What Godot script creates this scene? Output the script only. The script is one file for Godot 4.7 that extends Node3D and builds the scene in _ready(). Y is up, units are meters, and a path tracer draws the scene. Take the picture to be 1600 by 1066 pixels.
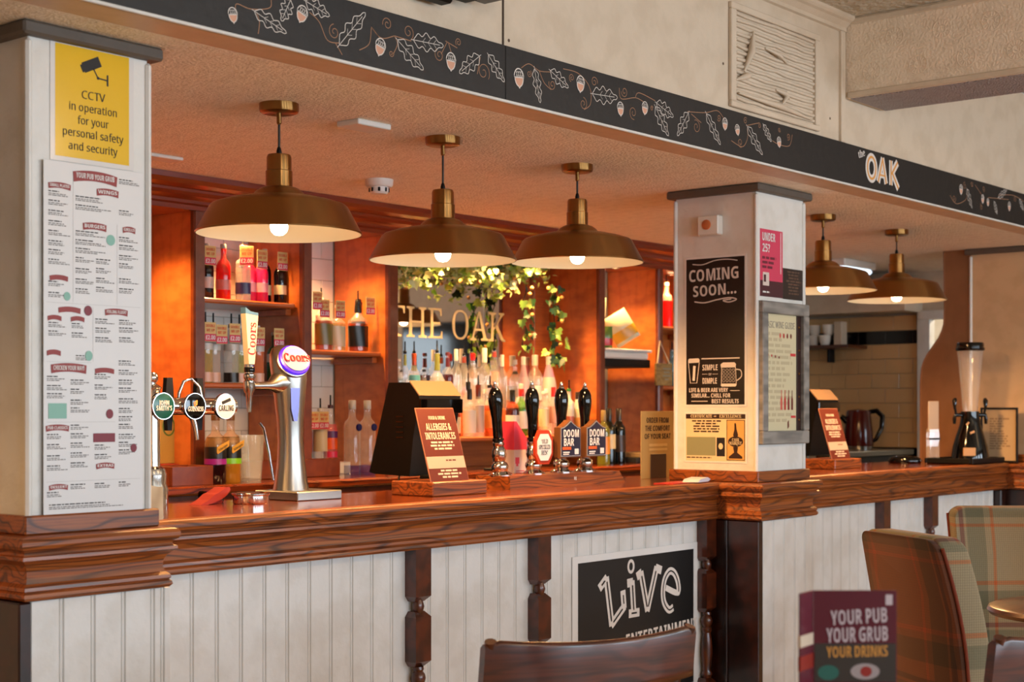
extends Node3D
# A pub bar. World: x runs along the bar to the right, y up, z towards the room (negative z = behind the bar). Metres.

var mats := {}
var names := {}
var fonts := {}

func _ready() -> void:
	setup_camera()
	setup_light()
	make_materials()
	build_room()
	build_beam()
	build_pillars()
	build_bar_front()
	build_back_bar()
	build_kitchen()
	build_pendants()
	build_counter_things()
	build_bottles()
	build_right_counter()
	build_signs()
	build_foreground()
	build_garland()

func setup_camera() -> void:
	var attr := CameraAttributesPhysical.new()
	attr.frustum_near = 0.05
	attr.frustum_far = 100.0
	attr.frustum_focal_length = 55.0
	attr.frustum_focus_distance = 4.9
	attr.exposure_aperture = 4.5
	var cam := Camera3D.new()
	cam.name = "camera"
	cam.attributes = attr
	cam.projection = Camera3D.PROJECTION_FRUSTUM
	cam.keep_aspect = Camera3D.KEEP_HEIGHT
	cam.near = 0.05
	cam.far = 100.0
	cam.size = 0.05 * 1066.0 / 2382.0
	cam.frustum_offset = Vector2(0.0, 0.05 * 107.0 / 2382.0)
	cam.position = Vector3(0, 1.42, 0)
	cam.rotation = Vector3(0, -(PI / 2 - atan2(1975.0, 2382.0)), 0)
	add_child(cam)
	cam.current = true

const GLOBES := [[1.6, 1.0], [4.6, 1.0], [7.6, 1.0]]

func setup_light() -> void:
	var env := Environment.new()
	env.background_mode = Environment.BG_SKY
	var sky := Sky.new()
	var sm := ProceduralSkyMaterial.new()
	sm.sky_top_color = Color(0.72, 0.80, 0.92)
	sm.sky_horizon_color = Color(0.88, 0.91, 0.95)
	sm.ground_bottom_color = Color(0.35, 0.34, 0.33)
	sm.ground_horizon_color = Color(0.6, 0.6, 0.6)
	sky.sky_material = sm
	env.sky = sky
	env.background_energy_multiplier = 1.0
	env.tonemap_mode = Environment.TONE_MAPPER_LINEAR
	env.tonemap_exposure = 1.0
	env.sdfgi_enabled = true
	env.ssao_enabled = true
	env.ssil_enabled = true
	var we := WorldEnvironment.new()
	we.name = "world_environment"
	we.environment = env
	add_child(we)
	# daylight: one soft area light in each window of the wall opposite the bar
	for wx in WINDOWS:
		var a := AreaLight3D.new()
		a.name = "window_daylight"
		a.area_size = Vector2(1.25, 1.45)
		a.light_color = Color(0.86, 0.935, 1.0)
		a.light_energy = 8.3
		a.shadow_enabled = true
		a.area_range = 30.0
		a.position = Vector3(wx, 1.75, ROOM_Z - 0.06)
		add_child(a, true)

const WINDOWS := [0.4, 2.5, 4.6, 6.7, 8.8]
const ROOM_Z := 4.2

# ---------------------------------------------------------------- helpers: meshes
func tool() -> SurfaceTool:
	var st := SurfaceTool.new()
	st.begin(Mesh.PRIMITIVE_TRIANGLES)
	return st

func tri(st: SurfaceTool, a: Vector3, b: Vector3, c: Vector3) -> void:
	st.add_vertex(a); st.add_vertex(c); st.add_vertex(b)

func quad(st: SurfaceTool, a: Vector3, b: Vector3, c: Vector3, d: Vector3) -> void:
	tri(st, a, b, c); tri(st, a, c, d)

func face_out(st: SurfaceTool, p: Array, center: Vector3, xf: Transform3D) -> void:
	var n: Vector3 = (p[1] - p[0]).cross(p[2] - p[0])
	var m := Vector3.ZERO
	for q in p: m += q
	m /= p.size()
	if n.dot(m - center) < 0.0:
		p = p.duplicate(); p.reverse()
	for i in range(1, p.size() - 1):
		tri(st, xf * p[0], xf * p[i], xf * p[i + 1])

# chamfered box between two corners
func box(st: SurfaceTool, lo: Vector3, hi: Vector3, b := 0.0, xf := Transform3D()) -> void:
	st.set_smooth_group(-1)
	var c := (lo + hi) / 2.0
	var h := (hi - lo).abs() / 2.0
	b = minf(b, minf(h.x, minf(h.y, h.z)) * 0.9)
	var v := func(axis: int, s: Vector3) -> Vector3:
		var r := h - Vector3(b, b, b)
		r[axis] = h[axis]
		return c + r * s
	for ax in 3:
		var u := (ax + 1) % 3
		var w := (ax + 2) % 3
		for s in [-1.0, 1.0]:
			var p := []
			for k in [[-1.0, -1.0], [1.0, -1.0], [1.0, 1.0], [-1.0, 1.0]]:
				var sg := Vector3()
				sg[ax] = s; sg[u] = k[0]; sg[w] = k[1]
				p.append(v.call(ax, sg))
			face_out(st, p, c, xf)
			if b > 0.0:
				for s2 in [-1.0, 1.0]:
					var e := []
					for k in [[ax, -1.0], [ax, 1.0], [u, 1.0], [u, -1.0]]:
						var sg := Vector3()
						sg[ax] = s; sg[u] = s2; sg[w] = k[1]
						e.append(v.call(k[0], sg))
					face_out(st, e, c, xf)
	if b > 0.0:
		for i in 8:
			var sg := Vector3(1.0 if i & 1 else -1.0, 1.0 if i & 2 else -1.0, 1.0 if i & 4 else -1.0)
			face_out(st, [v.call(0, sg), v.call(1, sg), v.call(2, sg)], c, xf)

# surface of revolution round y; profile of (radius, height), bottom to top for an outer skin
func lathe(st: SurfaceTool, prof: Array, seg := 24, xf := Transform3D(), sharp := 0.7) -> void:
	var group := 0
	var run := 0.0
	for i in range(prof.size() - 1):
		var p: Vector2 = prof[i]
		var q: Vector2 = prof[i + 1]
		if i > 0:
			var d0: Vector2 = (p - prof[i - 1]).normalized()
			if absf(d0.angle_to((q - p).normalized())) > sharp:
				group += 1
		st.set_smooth_group(group)
		var run2 := run + p.distance_to(q)
		for k in seg:
			var a := TAU * k / seg
			var b := TAU * (k + 1) / seg
			var v := [Vector3(p.x * cos(a), p.y, p.x * sin(a)), Vector3(q.x * cos(a), q.y, q.x * sin(a)), Vector3(q.x * cos(b), q.y, q.x * sin(b)), Vector3(p.x * cos(b), p.y, p.x * sin(b))]
			var uv := [Vector2(float(k) / seg, run), Vector2(float(k) / seg, run2), Vector2(float(k + 1) / seg, run2), Vector2(float(k + 1) / seg, run)]
			var order := [0, 2, 1, 0, 3, 2]
			if q.x < 1e-5: order = [0, 3, 1]
			elif p.x < 1e-5: order = [0, 2, 1]
			for j in order:
				st.set_uv(uv[j])
				st.add_vertex(xf * (v[j] as Vector3))
		run = run2

func tube(st: SurfaceTool, pts: Array, radii, seg := 10, caps := true, xf := Transform3D()) -> void:
	var n := pts.size()
	var rings := []
	var up := Vector3.UP
	for i in n:
		var t: Vector3 = ((pts[mini(i + 1, n - 1)] as Vector3) - (pts[maxi(i - 1, 0)] as Vector3)).normalized()
		var side := up.cross(t)
		if side.length() < 0.05:
			side = Vector3.RIGHT.cross(t)
			if side.length() < 0.05: side = Vector3.BACK.cross(t)
		side = side.normalized()
		up = t.cross(side).normalized()
		var r: float = radii if radii is float else radii[i]
		var ring := []
		for k in seg:
			var a := TAU * k / seg
			ring.append((pts[i] as Vector3) + (side * cos(a) + up * sin(a)) * r)
		rings.append(ring)
	st.set_smooth_group(0)
	for i in n - 1:
		for k in seg:
			var k2 := (k + 1) % seg
			quad(st, xf * rings[i][k], xf * rings[i][k2], xf * rings[i + 1][k2], xf * rings[i + 1][k])
	if caps:
		st.set_smooth_group(-1)
		for k in seg:
			var k2 := (k + 1) % seg
			tri(st, xf * (pts[0] as Vector3), xf * rings[0][k2], xf * rings[0][k])
			tri(st, xf * (pts[n - 1] as Vector3), xf * rings[n - 1][k], xf * rings[n - 1][k2])

# polygon in the xy plane extruded from z0 to z1
func prism(st: SurfaceTool, poly: Array, z0: float, z1: float, xf := Transform3D(), smooth := false) -> void:
	var pp := PackedVector2Array(poly)
	if Geometry2D.is_polygon_clockwise(pp): pp.reverse()
	# Geometry2D counts with y down, so a polygon it calls clockwise is counter-clockwise here
	var area := 0.0
	for i in pp.size(): area += pp[i].cross(pp[(i + 1) % pp.size()])
	if area < 0.0: pp.reverse()
	var idx := Geometry2D.triangulate_polygon(pp)
	st.set_smooth_group(-1)
	for i in range(0, idx.size(), 3):
		var a := pp[idx[i]]
		var b := pp[idx[i + 1]]
		var c := pp[idx[i + 2]]
		if (b - a).cross(c - a) < 0.0:
			var s := b; b = c; c = s
		tri(st, xf * Vector3(a.x, a.y, z1), xf * Vector3(b.x, b.y, z1), xf * Vector3(c.x, c.y, z1))
		tri(st, xf * Vector3(a.x, a.y, z0), xf * Vector3(c.x, c.y, z0), xf * Vector3(b.x, b.y, z0))
	st.set_smooth_group(7 if smooth else -1)
	for i in pp.size():
		var a := pp[i]
		var b := pp[(i + 1) % pp.size()]
		quad(st, xf * Vector3(a.x, a.y, z0), xf * Vector3(b.x, b.y, z0), xf * Vector3(b.x, b.y, z1), xf * Vector3(a.x, a.y, z1))

# flat painted stroke in the xy plane at height z
func ribbon(st: SurfaceTool, pts: Array, width: float, closed := false, z := 0.0) -> void:
	st.set_smooth_group(-1)
	var n := pts.size()
	var l := []
	var r := []
	for i in n:
		var a: Vector2 = pts[(i - 1 + n) % n] if closed else pts[maxi(i - 1, 0)]
		var b: Vector2 = pts[(i + 1) % n] if closed else pts[mini(i + 1, n - 1)]
		var t := (b - a).normalized()
		var nn := Vector2(-t.y, t.x) * width / 2.0
		l.append((pts[i] as Vector2) + nn)
		r.append((pts[i] as Vector2) - nn)
	for i in (n if closed else n - 1):
		var j := (i + 1) % n
		quad(st, Vector3(r[i].x, r[i].y, z), Vector3(r[j].x, r[j].y, z), Vector3(l[j].x, l[j].y, z), Vector3(l[i].x, l[i].y, z))

func flat_poly(st: SurfaceTool, poly: Array, z := 0.0) -> void:
	st.set_smooth_group(-1)
	var pp := PackedVector2Array(poly)
	var idx := Geometry2D.triangulate_polygon(pp)
	for i in range(0, idx.size(), 3):
		var a := pp[idx[i]]
		var b := pp[idx[i + 1]]
		var c := pp[idx[i + 2]]
		if (b - a).cross(c - a) < 0.0:
			var s := b; b = c; c = s
		tri(st, Vector3(a.x, a.y, z), Vector3(b.x, b.y, z), Vector3(c.x, c.y, z))

# rectangle with texture coordinates in the xy plane
func card(st: SurfaceTool, x0: float, y0: float, x1: float, y1: float, z := 0.0) -> void:
	st.set_smooth_group(-1)
	var v := [Vector3(x0, y0, z), Vector3(x1, y0, z), Vector3(x1, y1, z), Vector3(x0, y1, z)]
	pass
	for j in [0, 2, 1, 0, 3, 2]:
		st.add_vertex(v[j])

func done(st: SurfaceTool) -> ArrayMesh:
	st.generate_normals()
	return st.commit()

func box_mesh(lo: Vector3, hi: Vector3, b := 0.0) -> ArrayMesh:
	var st := tool()
	box(st, lo, hi, b)
	return done(st)

func lathe_mesh(prof: Array, seg := 24, sharp := 0.7) -> ArrayMesh:
	var st := tool()
	lathe(st, prof, seg, Transform3D(), sharp)
	return done(st)

func disc_pts(cx: float, cy: float, rx: float, ry: float, n := 24) -> Array:
	var p := []
	for i in n: p.append(Vector2(cx + rx * cos(TAU * i / n), cy + ry * sin(TAU * i / n)))
	return p

# ---------------------------------------------------------------- helpers: nodes
func numbered(called: String) -> String:
	var n: int = names.get(called, 0)
	names[called] = n + 1
	return called if n == 0 else "%s_%03d" % [called, n]

func meta(o: Node, label: String, category := "", group := "", kind := "") -> void:
	if label: o.set_meta("label", label)
	if category: o.set_meta("category", category)
	if group: o.set_meta("group", group)
	if kind: o.set_meta("kind", kind)

func thing(called: String, label: String, category: String, at := Vector3.ZERO, turn := 0.0, group := "") -> Node3D:
	var o := Node3D.new()
	o.name = numbered(called)
	add_child(o)
	o.position = at
	o.rotation.y = turn
	meta(o, label, category, group)
	return o

func part(parent: Node3D, called: String, m: Mesh, mat: Material, at := Vector3.ZERO, label := "") -> MeshInstance3D:
	var o := MeshInstance3D.new()
	o.name = called
	o.mesh = m
	o.material_override = mat
	parent.add_child(o, true)
	o.position = at
	if label: o.set_meta("label", label)
	return o

func solo(called: String, label: String, category: String, m: Mesh, mat: Material, at := Vector3.ZERO, turn := 0.0, group := "") -> MeshInstance3D:
	var o := MeshInstance3D.new()
	o.name = numbered(called)
	o.mesh = m
	o.material_override = mat
	add_child(o)
	o.position = at
	o.rotation.y = turn
	meta(o, label, category, group)
	return o

func struct(called: String, m: Mesh, mat: Material, at := Vector3.ZERO) -> MeshInstance3D:
	var o := MeshInstance3D.new()
	o.name = numbered(called)
	o.mesh = m
	o.material_override = mat
	add_child(o)
	o.position = at
	o.set_meta("kind", "structure")
	return o

func copy(o: Node3D, label: String, at: Vector3, turn := 0.0, called := "") -> Node3D:
	var c := o.duplicate() as Node3D
	c.name = numbered(called if called else String(o.name).rstrip("_0123456789"))
	add_child(c)
	c.position = at
	c.rotation.y = turn
	c.set_meta("label", label)
	return c

func font(kind: String) -> Font:
	if not fonts.has(kind):
		var f := SystemFont.new()
		f.font_names = PackedStringArray(["Droid Serif" if kind.begins_with("serif") else "Droid Sans"])
		f.font_weight = 700 if kind.ends_with("bold") else 400
		f.multichannel_signed_distance_field = false
		fonts[kind] = f
	return fonts[kind]

# lettering: centre at (x, y), capital height h, drawn in the parent's xy plane at z; fits width w if given
func text(parent: Node3D, s: String, x: float, y: float, h: float, mat: Material, z := 0.001, w := 0.0, kind := "sans_bold", tilt := 0.0, align := HORIZONTAL_ALIGNMENT_CENTER, called := "lettering", depth := 0.0004) -> MeshInstance3D:
	var t := TextMesh.new()
	t.font = font(kind)
	t.text = s
	t.font_size = 32
	t.pixel_size = h / (32.0 * 0.72)
	t.depth = depth
	t.curve_step = 2.0
	t.horizontal_alignment = align
	t.vertical_alignment = VERTICAL_ALIGNMENT_CENTER
	var o := part(parent, called, t, mat, Vector3(x, y, z))
	if w > 0.0:
		var got := t.get_aabb().size.x
		if got > 0.0: o.scale.x = w / got
	o.rotation.z = tilt
	return o

# ---------------------------------------------------------------- materials
func mat(key: String, c := Color.WHITE, rough := 0.6, metal := 0.0) -> StandardMaterial3D:
	if not mats.has(key):
		var m := StandardMaterial3D.new()
		m.resource_name = key
		m.albedo_color = c
		m.roughness = rough
		m.metallic = metal
		mats[key] = m
	return mats[key]

func noise_tex(freq: float, seed_: int, w := 512, h := 512, as_normal := false, strength := 4.0, ramp: Gradient = null, type := FastNoiseLite.TYPE_SIMPLEX_SMOOTH, octaves := 4) -> NoiseTexture2D:
	var n := FastNoiseLite.new()
	n.seed = seed_
	n.noise_type = type
	n.frequency = freq
	n.fractal_octaves = octaves
	var t := NoiseTexture2D.new()
	t.width = w
	t.height = h
	t.seamless = true
	t.as_normal_map = as_normal
	t.bump_strength = strength
	if ramp: t.color_ramp = ramp
	t.noise = n
	return t

func ramp(cols: Array, offs: Array) -> Gradient:
	var g := Gradient.new()
	g.colors = PackedColorArray(cols)
	g.offsets = PackedFloat32Array(offs)
	return g

# tileable timber: growth rings bent by noise, fine pores along the grain (grain runs along u)
func wood_tex(base: Color, dark: Color, seed_: int, rings: int, bend: float, ring_share: float, w := 512, h := 512, thin := 3.0) -> ImageTexture:
	var n := FastNoiseLite.new()
	n.seed = seed_
	n.frequency = 0.0045
	n.fractal_octaves = 2
	var warp := n.get_seamless_image(w, h)
	n.frequency = 0.05
	n.seed = seed_ + 5
	n.fractal_octaves = 3
	var fine := n.get_seamless_image(w / 8, h)
	fine.resize(w, h, Image.INTERPOLATE_BILINEAR)
	n.frequency = 0.01
	n.seed = seed_ + 9
	var blotch := n.get_seamless_image(w, h)
	var im := Image.create(w, h, false, Image.FORMAT_RGB8)
	for y in h:
		for x in w:
			var v := float(y) / h * rings + bend * warp.get_pixel(x, y).r
			var g := 0.5 + 0.5 * sin(TAU * v)
			g = pow(g, thin)
			var f := fine.get_pixel(x, y).r
			var t := clampf(g * ring_share * (0.55 + 0.9 * f) + (0.62 - f) * 0.75 + (blotch.get_pixel(x, y).r - 0.5) * 0.25, 0.0, 1.0)
			im.set_pixel(x, y, base.lerp(dark, t))
	return ImageTexture.create_from_image(im)

func wood_mat(key: String, tex: Texture2D, scale: Vector3, rough: float, coat: float, tint := Color.WHITE) -> StandardMaterial3D:
	var m := mat(key, tint, rough)
	m.albedo_texture = tex
	m.uv1_triplanar = true
	m.uv1_world_triplanar = true
	m.uv1_scale = scale
	m.uv1_triplanar_sharpness = 6.0
	if coat > 0.0:
		m.clearcoat_enabled = true
		m.clearcoat = coat
		m.clearcoat_roughness = 0.16
	return m

func glass_mat(key: String, c: Color, alpha: float, rough := 0.03) -> StandardMaterial3D:
	var m := mat(key, Color(c.r, c.g, c.b, alpha), rough)
	m.transparency = BaseMaterial3D.TRANSPARENCY_ALPHA
	return m

func painted(key: String, c: Color, rough: float, bump := 0.0, freq := 0.02, scale := 1.5) -> StandardMaterial3D:
	var m := mat(key, c, rough)
	m.uv1_triplanar = true
	m.uv1_world_triplanar = true
	m.uv1_scale = Vector3.ONE * scale
	var lo := Color(0.965, 0.96, 0.95)
	m.albedo_texture = noise_tex(0.008, key.hash() % 1000, 512, 512, false, 1.0, ramp([lo, Color.WHITE], [0.25, 0.6]))
	if bump > 0.0:
		m.normal_enabled = true
		m.normal_texture = noise_tex(freq, 7 + key.hash() % 1000, 512, 512, true, bump)
	return m

func make_materials() -> void:
	painted("white_paint", Color(0.84, 0.835, 0.815), 0.45, 1.0, 0.03)
	painted("cream_paint", Color(0.80, 0.735, 0.65), 0.55, 1.2, 0.02)
	painted("board_paint", Color(0.83, 0.83, 0.82), 0.38, 0.8, 0.02)
	painted("ceiling_paint", Color(0.95, 0.90, 0.82), 0.75, 7.0, 0.035, 3.6)
	painted("upper_ceiling_paint", Color(0.80, 0.76, 0.69), 0.8, 12.0, 0.03, 1.5)
	painted("pillar_cap_paint", Color(0.36, 0.32, 0.28), 0.6, 1.0)
	painted("black_board", Color(0.06, 0.05, 0.049), 0.55, 0.6, 0.02)
	painted("beam_edge_paint", Color(0.82, 0.70, 0.58), 0.5, 0.6, 0.02)
	var oak := wood_tex(Color(0.57, 0.295, 0.095), Color(0.19, 0.075, 0.027), 3, 12, 3.0, 0.62, 512, 512, 5.0)
	wood_mat("oak_along", oak, Vector3(0.5, 4.0, 4.0), 0.44, 0.2)
	wood_mat("oak_up", oak, Vector3(3.0, 0.55, 3.0), 0.33, 0.7, Color(0.45, 0.36, 0.33))
	wood_mat("plinth_oak", oak, Vector3(0.9, 3.4, 3.4), 0.4, 0.4)
	var mah := wood_tex(Color(0.80, 0.45, 0.20), Color(0.58, 0.26, 0.09), 21, 5, 2.0, 0.16)
	wood_mat("mahogany_panel", mah, Vector3(2.2, 0.6, 2.2), 0.34, 0.45)
	wood_mat("mahogany_along", mah, Vector3(0.6, 3.0, 3.0), 0.33, 0.5, Color(0.85, 0.8, 0.8))
	wood_mat("mahogany_post", mah, Vector3(4.0, 0.7, 4.0), 0.33, 0.5, Color(0.56, 0.47, 0.45))
	wood_mat("mahogany_cornice", mah, Vector3(0.6, 5.0, 5.0), 0.28, 0.6, Color(0.62, 0.40, 0.34))
	var wal := wood_tex(Color(0.34, 0.14, 0.052), Color(0.115, 0.045, 0.02), 33, 8, 1.4, 0.4)
	wood_mat("walnut_up", wal, Vector3(3.0, 0.7, 3.0), 0.3, 0.5)
	wood_mat("walnut_dark", wal, Vector3(3.0, 0.7, 3.0), 0.32, 0.4, Color(0.52, 0.46, 0.45))
	wood_mat("walnut_along", wal, Vector3(1.2, 3.5, 3.5), 0.3, 0.45)
	wood_mat("pale_wood", wood_tex(Color(0.80, 0.72, 0.58), Color(0.62, 0.52, 0.38), 51, 6, 1.5, 0.5, 256, 256), Vector3(4, 1, 4), 0.6, 0.0)
	mat("tile_white", Color(0.86, 0.84, 0.80), 0.12)
	mat("tile_cream", Color(0.80, 0.65, 0.45), 0.15)
	mat("tile_black", Color(0.02, 0.02, 0.022), 0.1)
	mat("grout", Color(0.62, 0.58, 0.52), 0.9)
	var br := mat("brass", Color(0.60, 0.44, 0.25), 0.31, 1.0)
	br.anisotropy_enabled = true
	br.anisotropy = -0.95
	mat("enamel", Color(0.88, 0.83, 0.72), 0.45)
	mat("chrome", Color(0.80, 0.80, 0.80), 0.1, 1.0)
	mat("steel_satin", Color(0.63, 0.62, 0.60), 0.28, 1.0)
	mat("black_gloss", Color(0.012, 0.012, 0.014), 0.07)
	mat("black_plastic", Color(0.016, 0.016, 0.018), 0.5).metallic_specular = 0.35
	mat("black_rubber", Color(0.02, 0.02, 0.02), 0.8)
	mat("cable_black", Color(0.015, 0.015, 0.015), 0.5)
	mat("white_plastic", Color(0.86, 0.85, 0.82), 0.4)
	mat("paper_white", Color(0.85, 0.845, 0.835), 0.5)
	mat("chalk_white", Color(0.83, 0.80, 0.77), 0.9)
	mat("chalk_copper", Color(0.62, 0.46, 0.35), 0.9)
	mat("acorn_pink", Color(0.80, 0.60, 0.50), 0.9)
	mat("ink_black", Color(0.03, 0.028, 0.028), 0.6)
	mat("mirror", Color(0.88, 0.87, 0.85), 0.02, 1.0)
	mat("lens_glass", Color(1, 1, 1), 0.1)
	glass_mat("clear_glass", Color(1, 1, 1), 0.06)
	var bulb := mat("bulb_glow", Color(1, 0.93, 0.8), 0.4)
	bulb.emission_enabled = true
	bulb.emission = Color(1.0, 0.9, 0.75)
	bulb.emission_energy_multiplier = 30.0
	var dl := mat("downlight_glow", Color(1, 0.93, 0.8), 0.4)
	dl.emission_enabled = true
	dl.emission = Color(1.0, 0.86, 0.66)
	dl.emission_energy_multiplier = 5.0

# ---------------------------------------------------------------- the room
const CEIL := 2.345
const TOP := 1.121

func build_room() -> void:
	var x0 := -3.2
	var x1 := 11.2
	var zb := -6.2
	struct("floor", box_mesh(Vector3(x0, -0.1, zb), Vector3(x1, 0, ROOM_Z + 0.2)), wood_mat("floor_boards", (mats["pale_wood"] as StandardMaterial3D).albedo_texture, Vector3(0.6, 3, 3), 0.45, 0.1, Color(0.82, 0.80, 0.78)))
	struct("ceiling", box_mesh(Vector3(x0, 3.03, -2.95), Vector3(x1, 3.15, ROOM_Z + 0.2)), mats["upper_ceiling_paint"])
	struct("ceiling", box_mesh(Vector3(x0, CEIL, zb), Vector3(x1, CEIL + 0.1, -3.07)), mats["ceiling_paint"])
	struct("wall_left", box_mesh(Vector3(x0 - 0.15, 0, zb), Vector3(x0, 3.15, ROOM_Z + 0.2)), mats["cream_paint"])
	struct("wall_right", box_mesh(Vector3(x1, 0, zb), Vector3(x1 + 0.15, 3.15, ROOM_Z + 0.2)), painted("tan_paint", Color(0.70, 0.56, 0.42), 0.6))
	room_lights()
	struct("wall_back", box_mesh(Vector3(x0, 0, -5.45), Vector3(x1, CEIL + 0.05, -5.27)), mats["cream_paint"])
	# wall with windows, opposite the bar
	var st := tool()
	var zs := [ROOM_Z, ROOM_Z + 0.2]
	box(st, Vector3(x0, 0, zs[0]), Vector3(x1, 0.95, zs[1]))
	box(st, Vector3(x0, 2.55, zs[0]), Vector3(x1, 3.15, zs[1]))
	var last := x0
	for wx in WINDOWS:
		box(st, Vector3(last, 0.95, zs[0]), Vector3(wx - 0.7, 2.55, zs[1]))
		last = wx + 0.7
	box(st, Vector3(last, 0.95, zs[0]), Vector3(x1, 2.55, zs[1]))
	struct("wall_front", done(st), mats["cream_paint"])
	for wx in WINDOWS:
		var f := tool()
		for s in [-1, 1]:
			box(f, Vector3(s * 0.665 - 0.035, 0.95, 0.06), Vector3(s * 0.665 + 0.035, 2.55, 0.12), 0.004)
		box(f, Vector3(-0.7, 0.95, 0.06), Vector3(0.7, 1.02, 0.12), 0.004)
		box(f, Vector3(-0.7, 2.48, 0.06), Vector3(0.7, 2.55, 0.12), 0.004)
		box(f, Vector3(-0.025, 0.95, 0.06), Vector3(0.025, 2.55, 0.12), 0.004)
		box(f, Vector3(-0.7, 2.0, 0.06), Vector3(0.7, 2.05, 0.12), 0.004)
		var w := struct("window_%d" % (WINDOWS.find(wx) + 1), done(f), mats["white_plastic"], Vector3(wx, 0, ROOM_Z))
		part(w, "pane", box_mesh(Vector3(-0.67, 0.98, 0.085), Vector3(0.67, 2.52, 0.091)), mats["clear_glass"])

# ---------------------------------------------------------------- beam over the bar, wall above it
func build_beam() -> void:
	# wall above the beam
	struct("wall_above_bar", box_mesh(Vector3(-3.2, 2.5, -3.07), Vector3(11.2, 3.03, -2.952)), mats["cream_paint"])
	var cs := tool()
	prism(cs, [Vector2(0, 0), Vector2(0.05, 0), Vector2(0.05, -0.012), Vector2(0.042, -0.02), Vector2(0.03, -0.026), Vector2(0.012, -0.044), Vector2(0.012, -0.058), Vector2(0, -0.062)], -3.2, 5.70, Transform3D(Basis(Vector3(0, 0, 1), Vector3(0, 1, 0), Vector3(1, 0, 0)), Vector3(0, 3.03, -2.952)))
	struct("trim_1", done(cs), mats["cream_paint"])
	var b := thing("ceiling_beam", "long black painted beam board with chalk oak leaves and acorns above bar", "beam", Vector3(0, 0, -2.94))
	part(b, "beam_soffit", box_mesh(Vector3(-3.2, 2.345, -0.13), Vector3(11.2, 2.52, -0.012), 0.002), mats["beam_edge_paint"])
	part(b, "painted_board", box_mesh(Vector3(-3.2, 2.352, -0.012), Vector3(3.515, 2.515, 0.0), 0.001), mats["black_board"])
	part(b, "painted_board", box_mesh(Vector3(3.5175, 2.352, -0.012), Vector3(11.2, 2.515, 0.0), 0.001), mats["black_board"])
	var bead := tool()
	tube(bead, [Vector3(-3.2, 2.348, -0.002), Vector3(11.2, 2.348, -0.002)], 0.005, 8)
	part(b, "bead", done(bead), mats["white_paint"])
	paint_vine(b)
	# joint strips and screws on the wall above
	struct("trim_2", box_mesh(Vector3(3.513, 2.515, -2.954), Vector3(3.521, 3.0, -2.9495), 0.001), mat("dark_gap", Color(0.25, 0.19, 0.14), 0.8))
	struct("trim_3", box_mesh(Vector3(5.655, 2.515, -2.956), Vector3(5.69, 2.97, -2.938), 0.003), mats["cream_paint"])
	var sc := tool()
	for p in [Vector2(3.545, 2.537), Vector2(4.765, 2.68), Vector2(5.58, 2.60)]:
		lathe(sc, [Vector2(0.0055, 0), Vector2(0.005, 0.002), Vector2(0, 0.0025)], 10, Transform3D(Basis(Vector3(1, 0, 0), PI / 2), Vector3(p.x, p.y, -2.953)))
	struct("trim_4", done(sc), mat("screw_brown", Color(0.32, 0.24, 0.17), 0.6))
	# painted-over ventilation grille
	var v := thing("wall_vent", "cream painted-over ventilation grille with torn slats above the black beam", "vent", Vector3(4.80, 2.53, -2.952))
	var fr := tool()
	box(fr, Vector3(0, 0, 0), Vector3(0.67, 0.022, 0.016), 0.003)
	box(fr, Vector3(0, 0.36, 0), Vector3(0.67, 0.385, 0.016), 0.003)
	box(fr, Vector3(0, 0.022, 0), Vector3(0.035, 0.36, 0.016), 0.003)
	box(fr, Vector3(0.635, 0.022, 0), Vector3(0.67, 0.36, 0.016), 0.003)
	part(v, "frame", done(fr), mats["cream_paint"])
	part(v, "backing", box_mesh(Vector3(0.03, 0.02, 0.0005), Vector3(0.64, 0.365, 0.002)), mats["cream_paint"])
	var rng := RandomNumberGenerator.new()
	rng.seed = 4
	for i in 14:
		var sl := tool()
		var pts := []
		for k in 9:
			pts.append(Vector3(0.04 + 0.59 * k / 8.0, 0.036 + i * 0.0242 + rng.randf_range(-0.0035, 0.0035), 0.006))
		tube(sl, pts, 0.0072, 6)
		part(v, "slat", done(sl), mats["cream_paint"])
	var tears := [[0.09, 0.14, 0.15, 0.30, 0.02], [0.03, 0.10, 0.14, 0.14, 0.018], [0.32, 0.11, 0.42, 0.09, 0.014], [0.24, 0.255, 0.40, 0.225, 0.01], [0.37, 0.06, 0.385, 0.115, 0.012], [0.05, 0.055, 0.6, 0.035, 0.016]]
	for t in tears:
		var a := Vector3(t[0], t[1], 0.014)
		var c := Vector3(t[2], t[3], 0.018)
		var ts := tool()
		tube(ts, [a, (a + c) / 2 + Vector3(0.012, 0.004, 0.006), c], [0.004, t[4] * 0.8, 0.003], 6)
		part(v, "paint_tear", done(ts), mats["cream_paint"])
	# cross beam running out into the room, embossed paper on its side
	var cb := thing("cross_beam", "cream cross beam with embossed flower wallpaper, meeting the wall above bar", "beam", Vector3(5.706, 2.70, -2.95))
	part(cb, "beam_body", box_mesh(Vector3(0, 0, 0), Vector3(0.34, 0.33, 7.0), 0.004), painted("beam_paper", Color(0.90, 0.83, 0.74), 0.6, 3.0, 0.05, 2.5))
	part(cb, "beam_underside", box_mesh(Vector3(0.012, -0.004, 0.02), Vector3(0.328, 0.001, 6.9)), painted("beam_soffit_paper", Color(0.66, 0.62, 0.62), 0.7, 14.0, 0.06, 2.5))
	for yy in [0.0, 0.30]:
		var ed := tool()
		box(ed, Vector3(-0.008, yy, 0.012), Vector3(0.002, yy + 0.024, 6.9), 0.004)
		part(cb, "edge_moulding", done(ed), mats["cream_paint"])
	# embossed rosettes
	var ro := tool()
	tube(ro, disc_ring(0.038, 20), 0.0013, 5, false)
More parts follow.
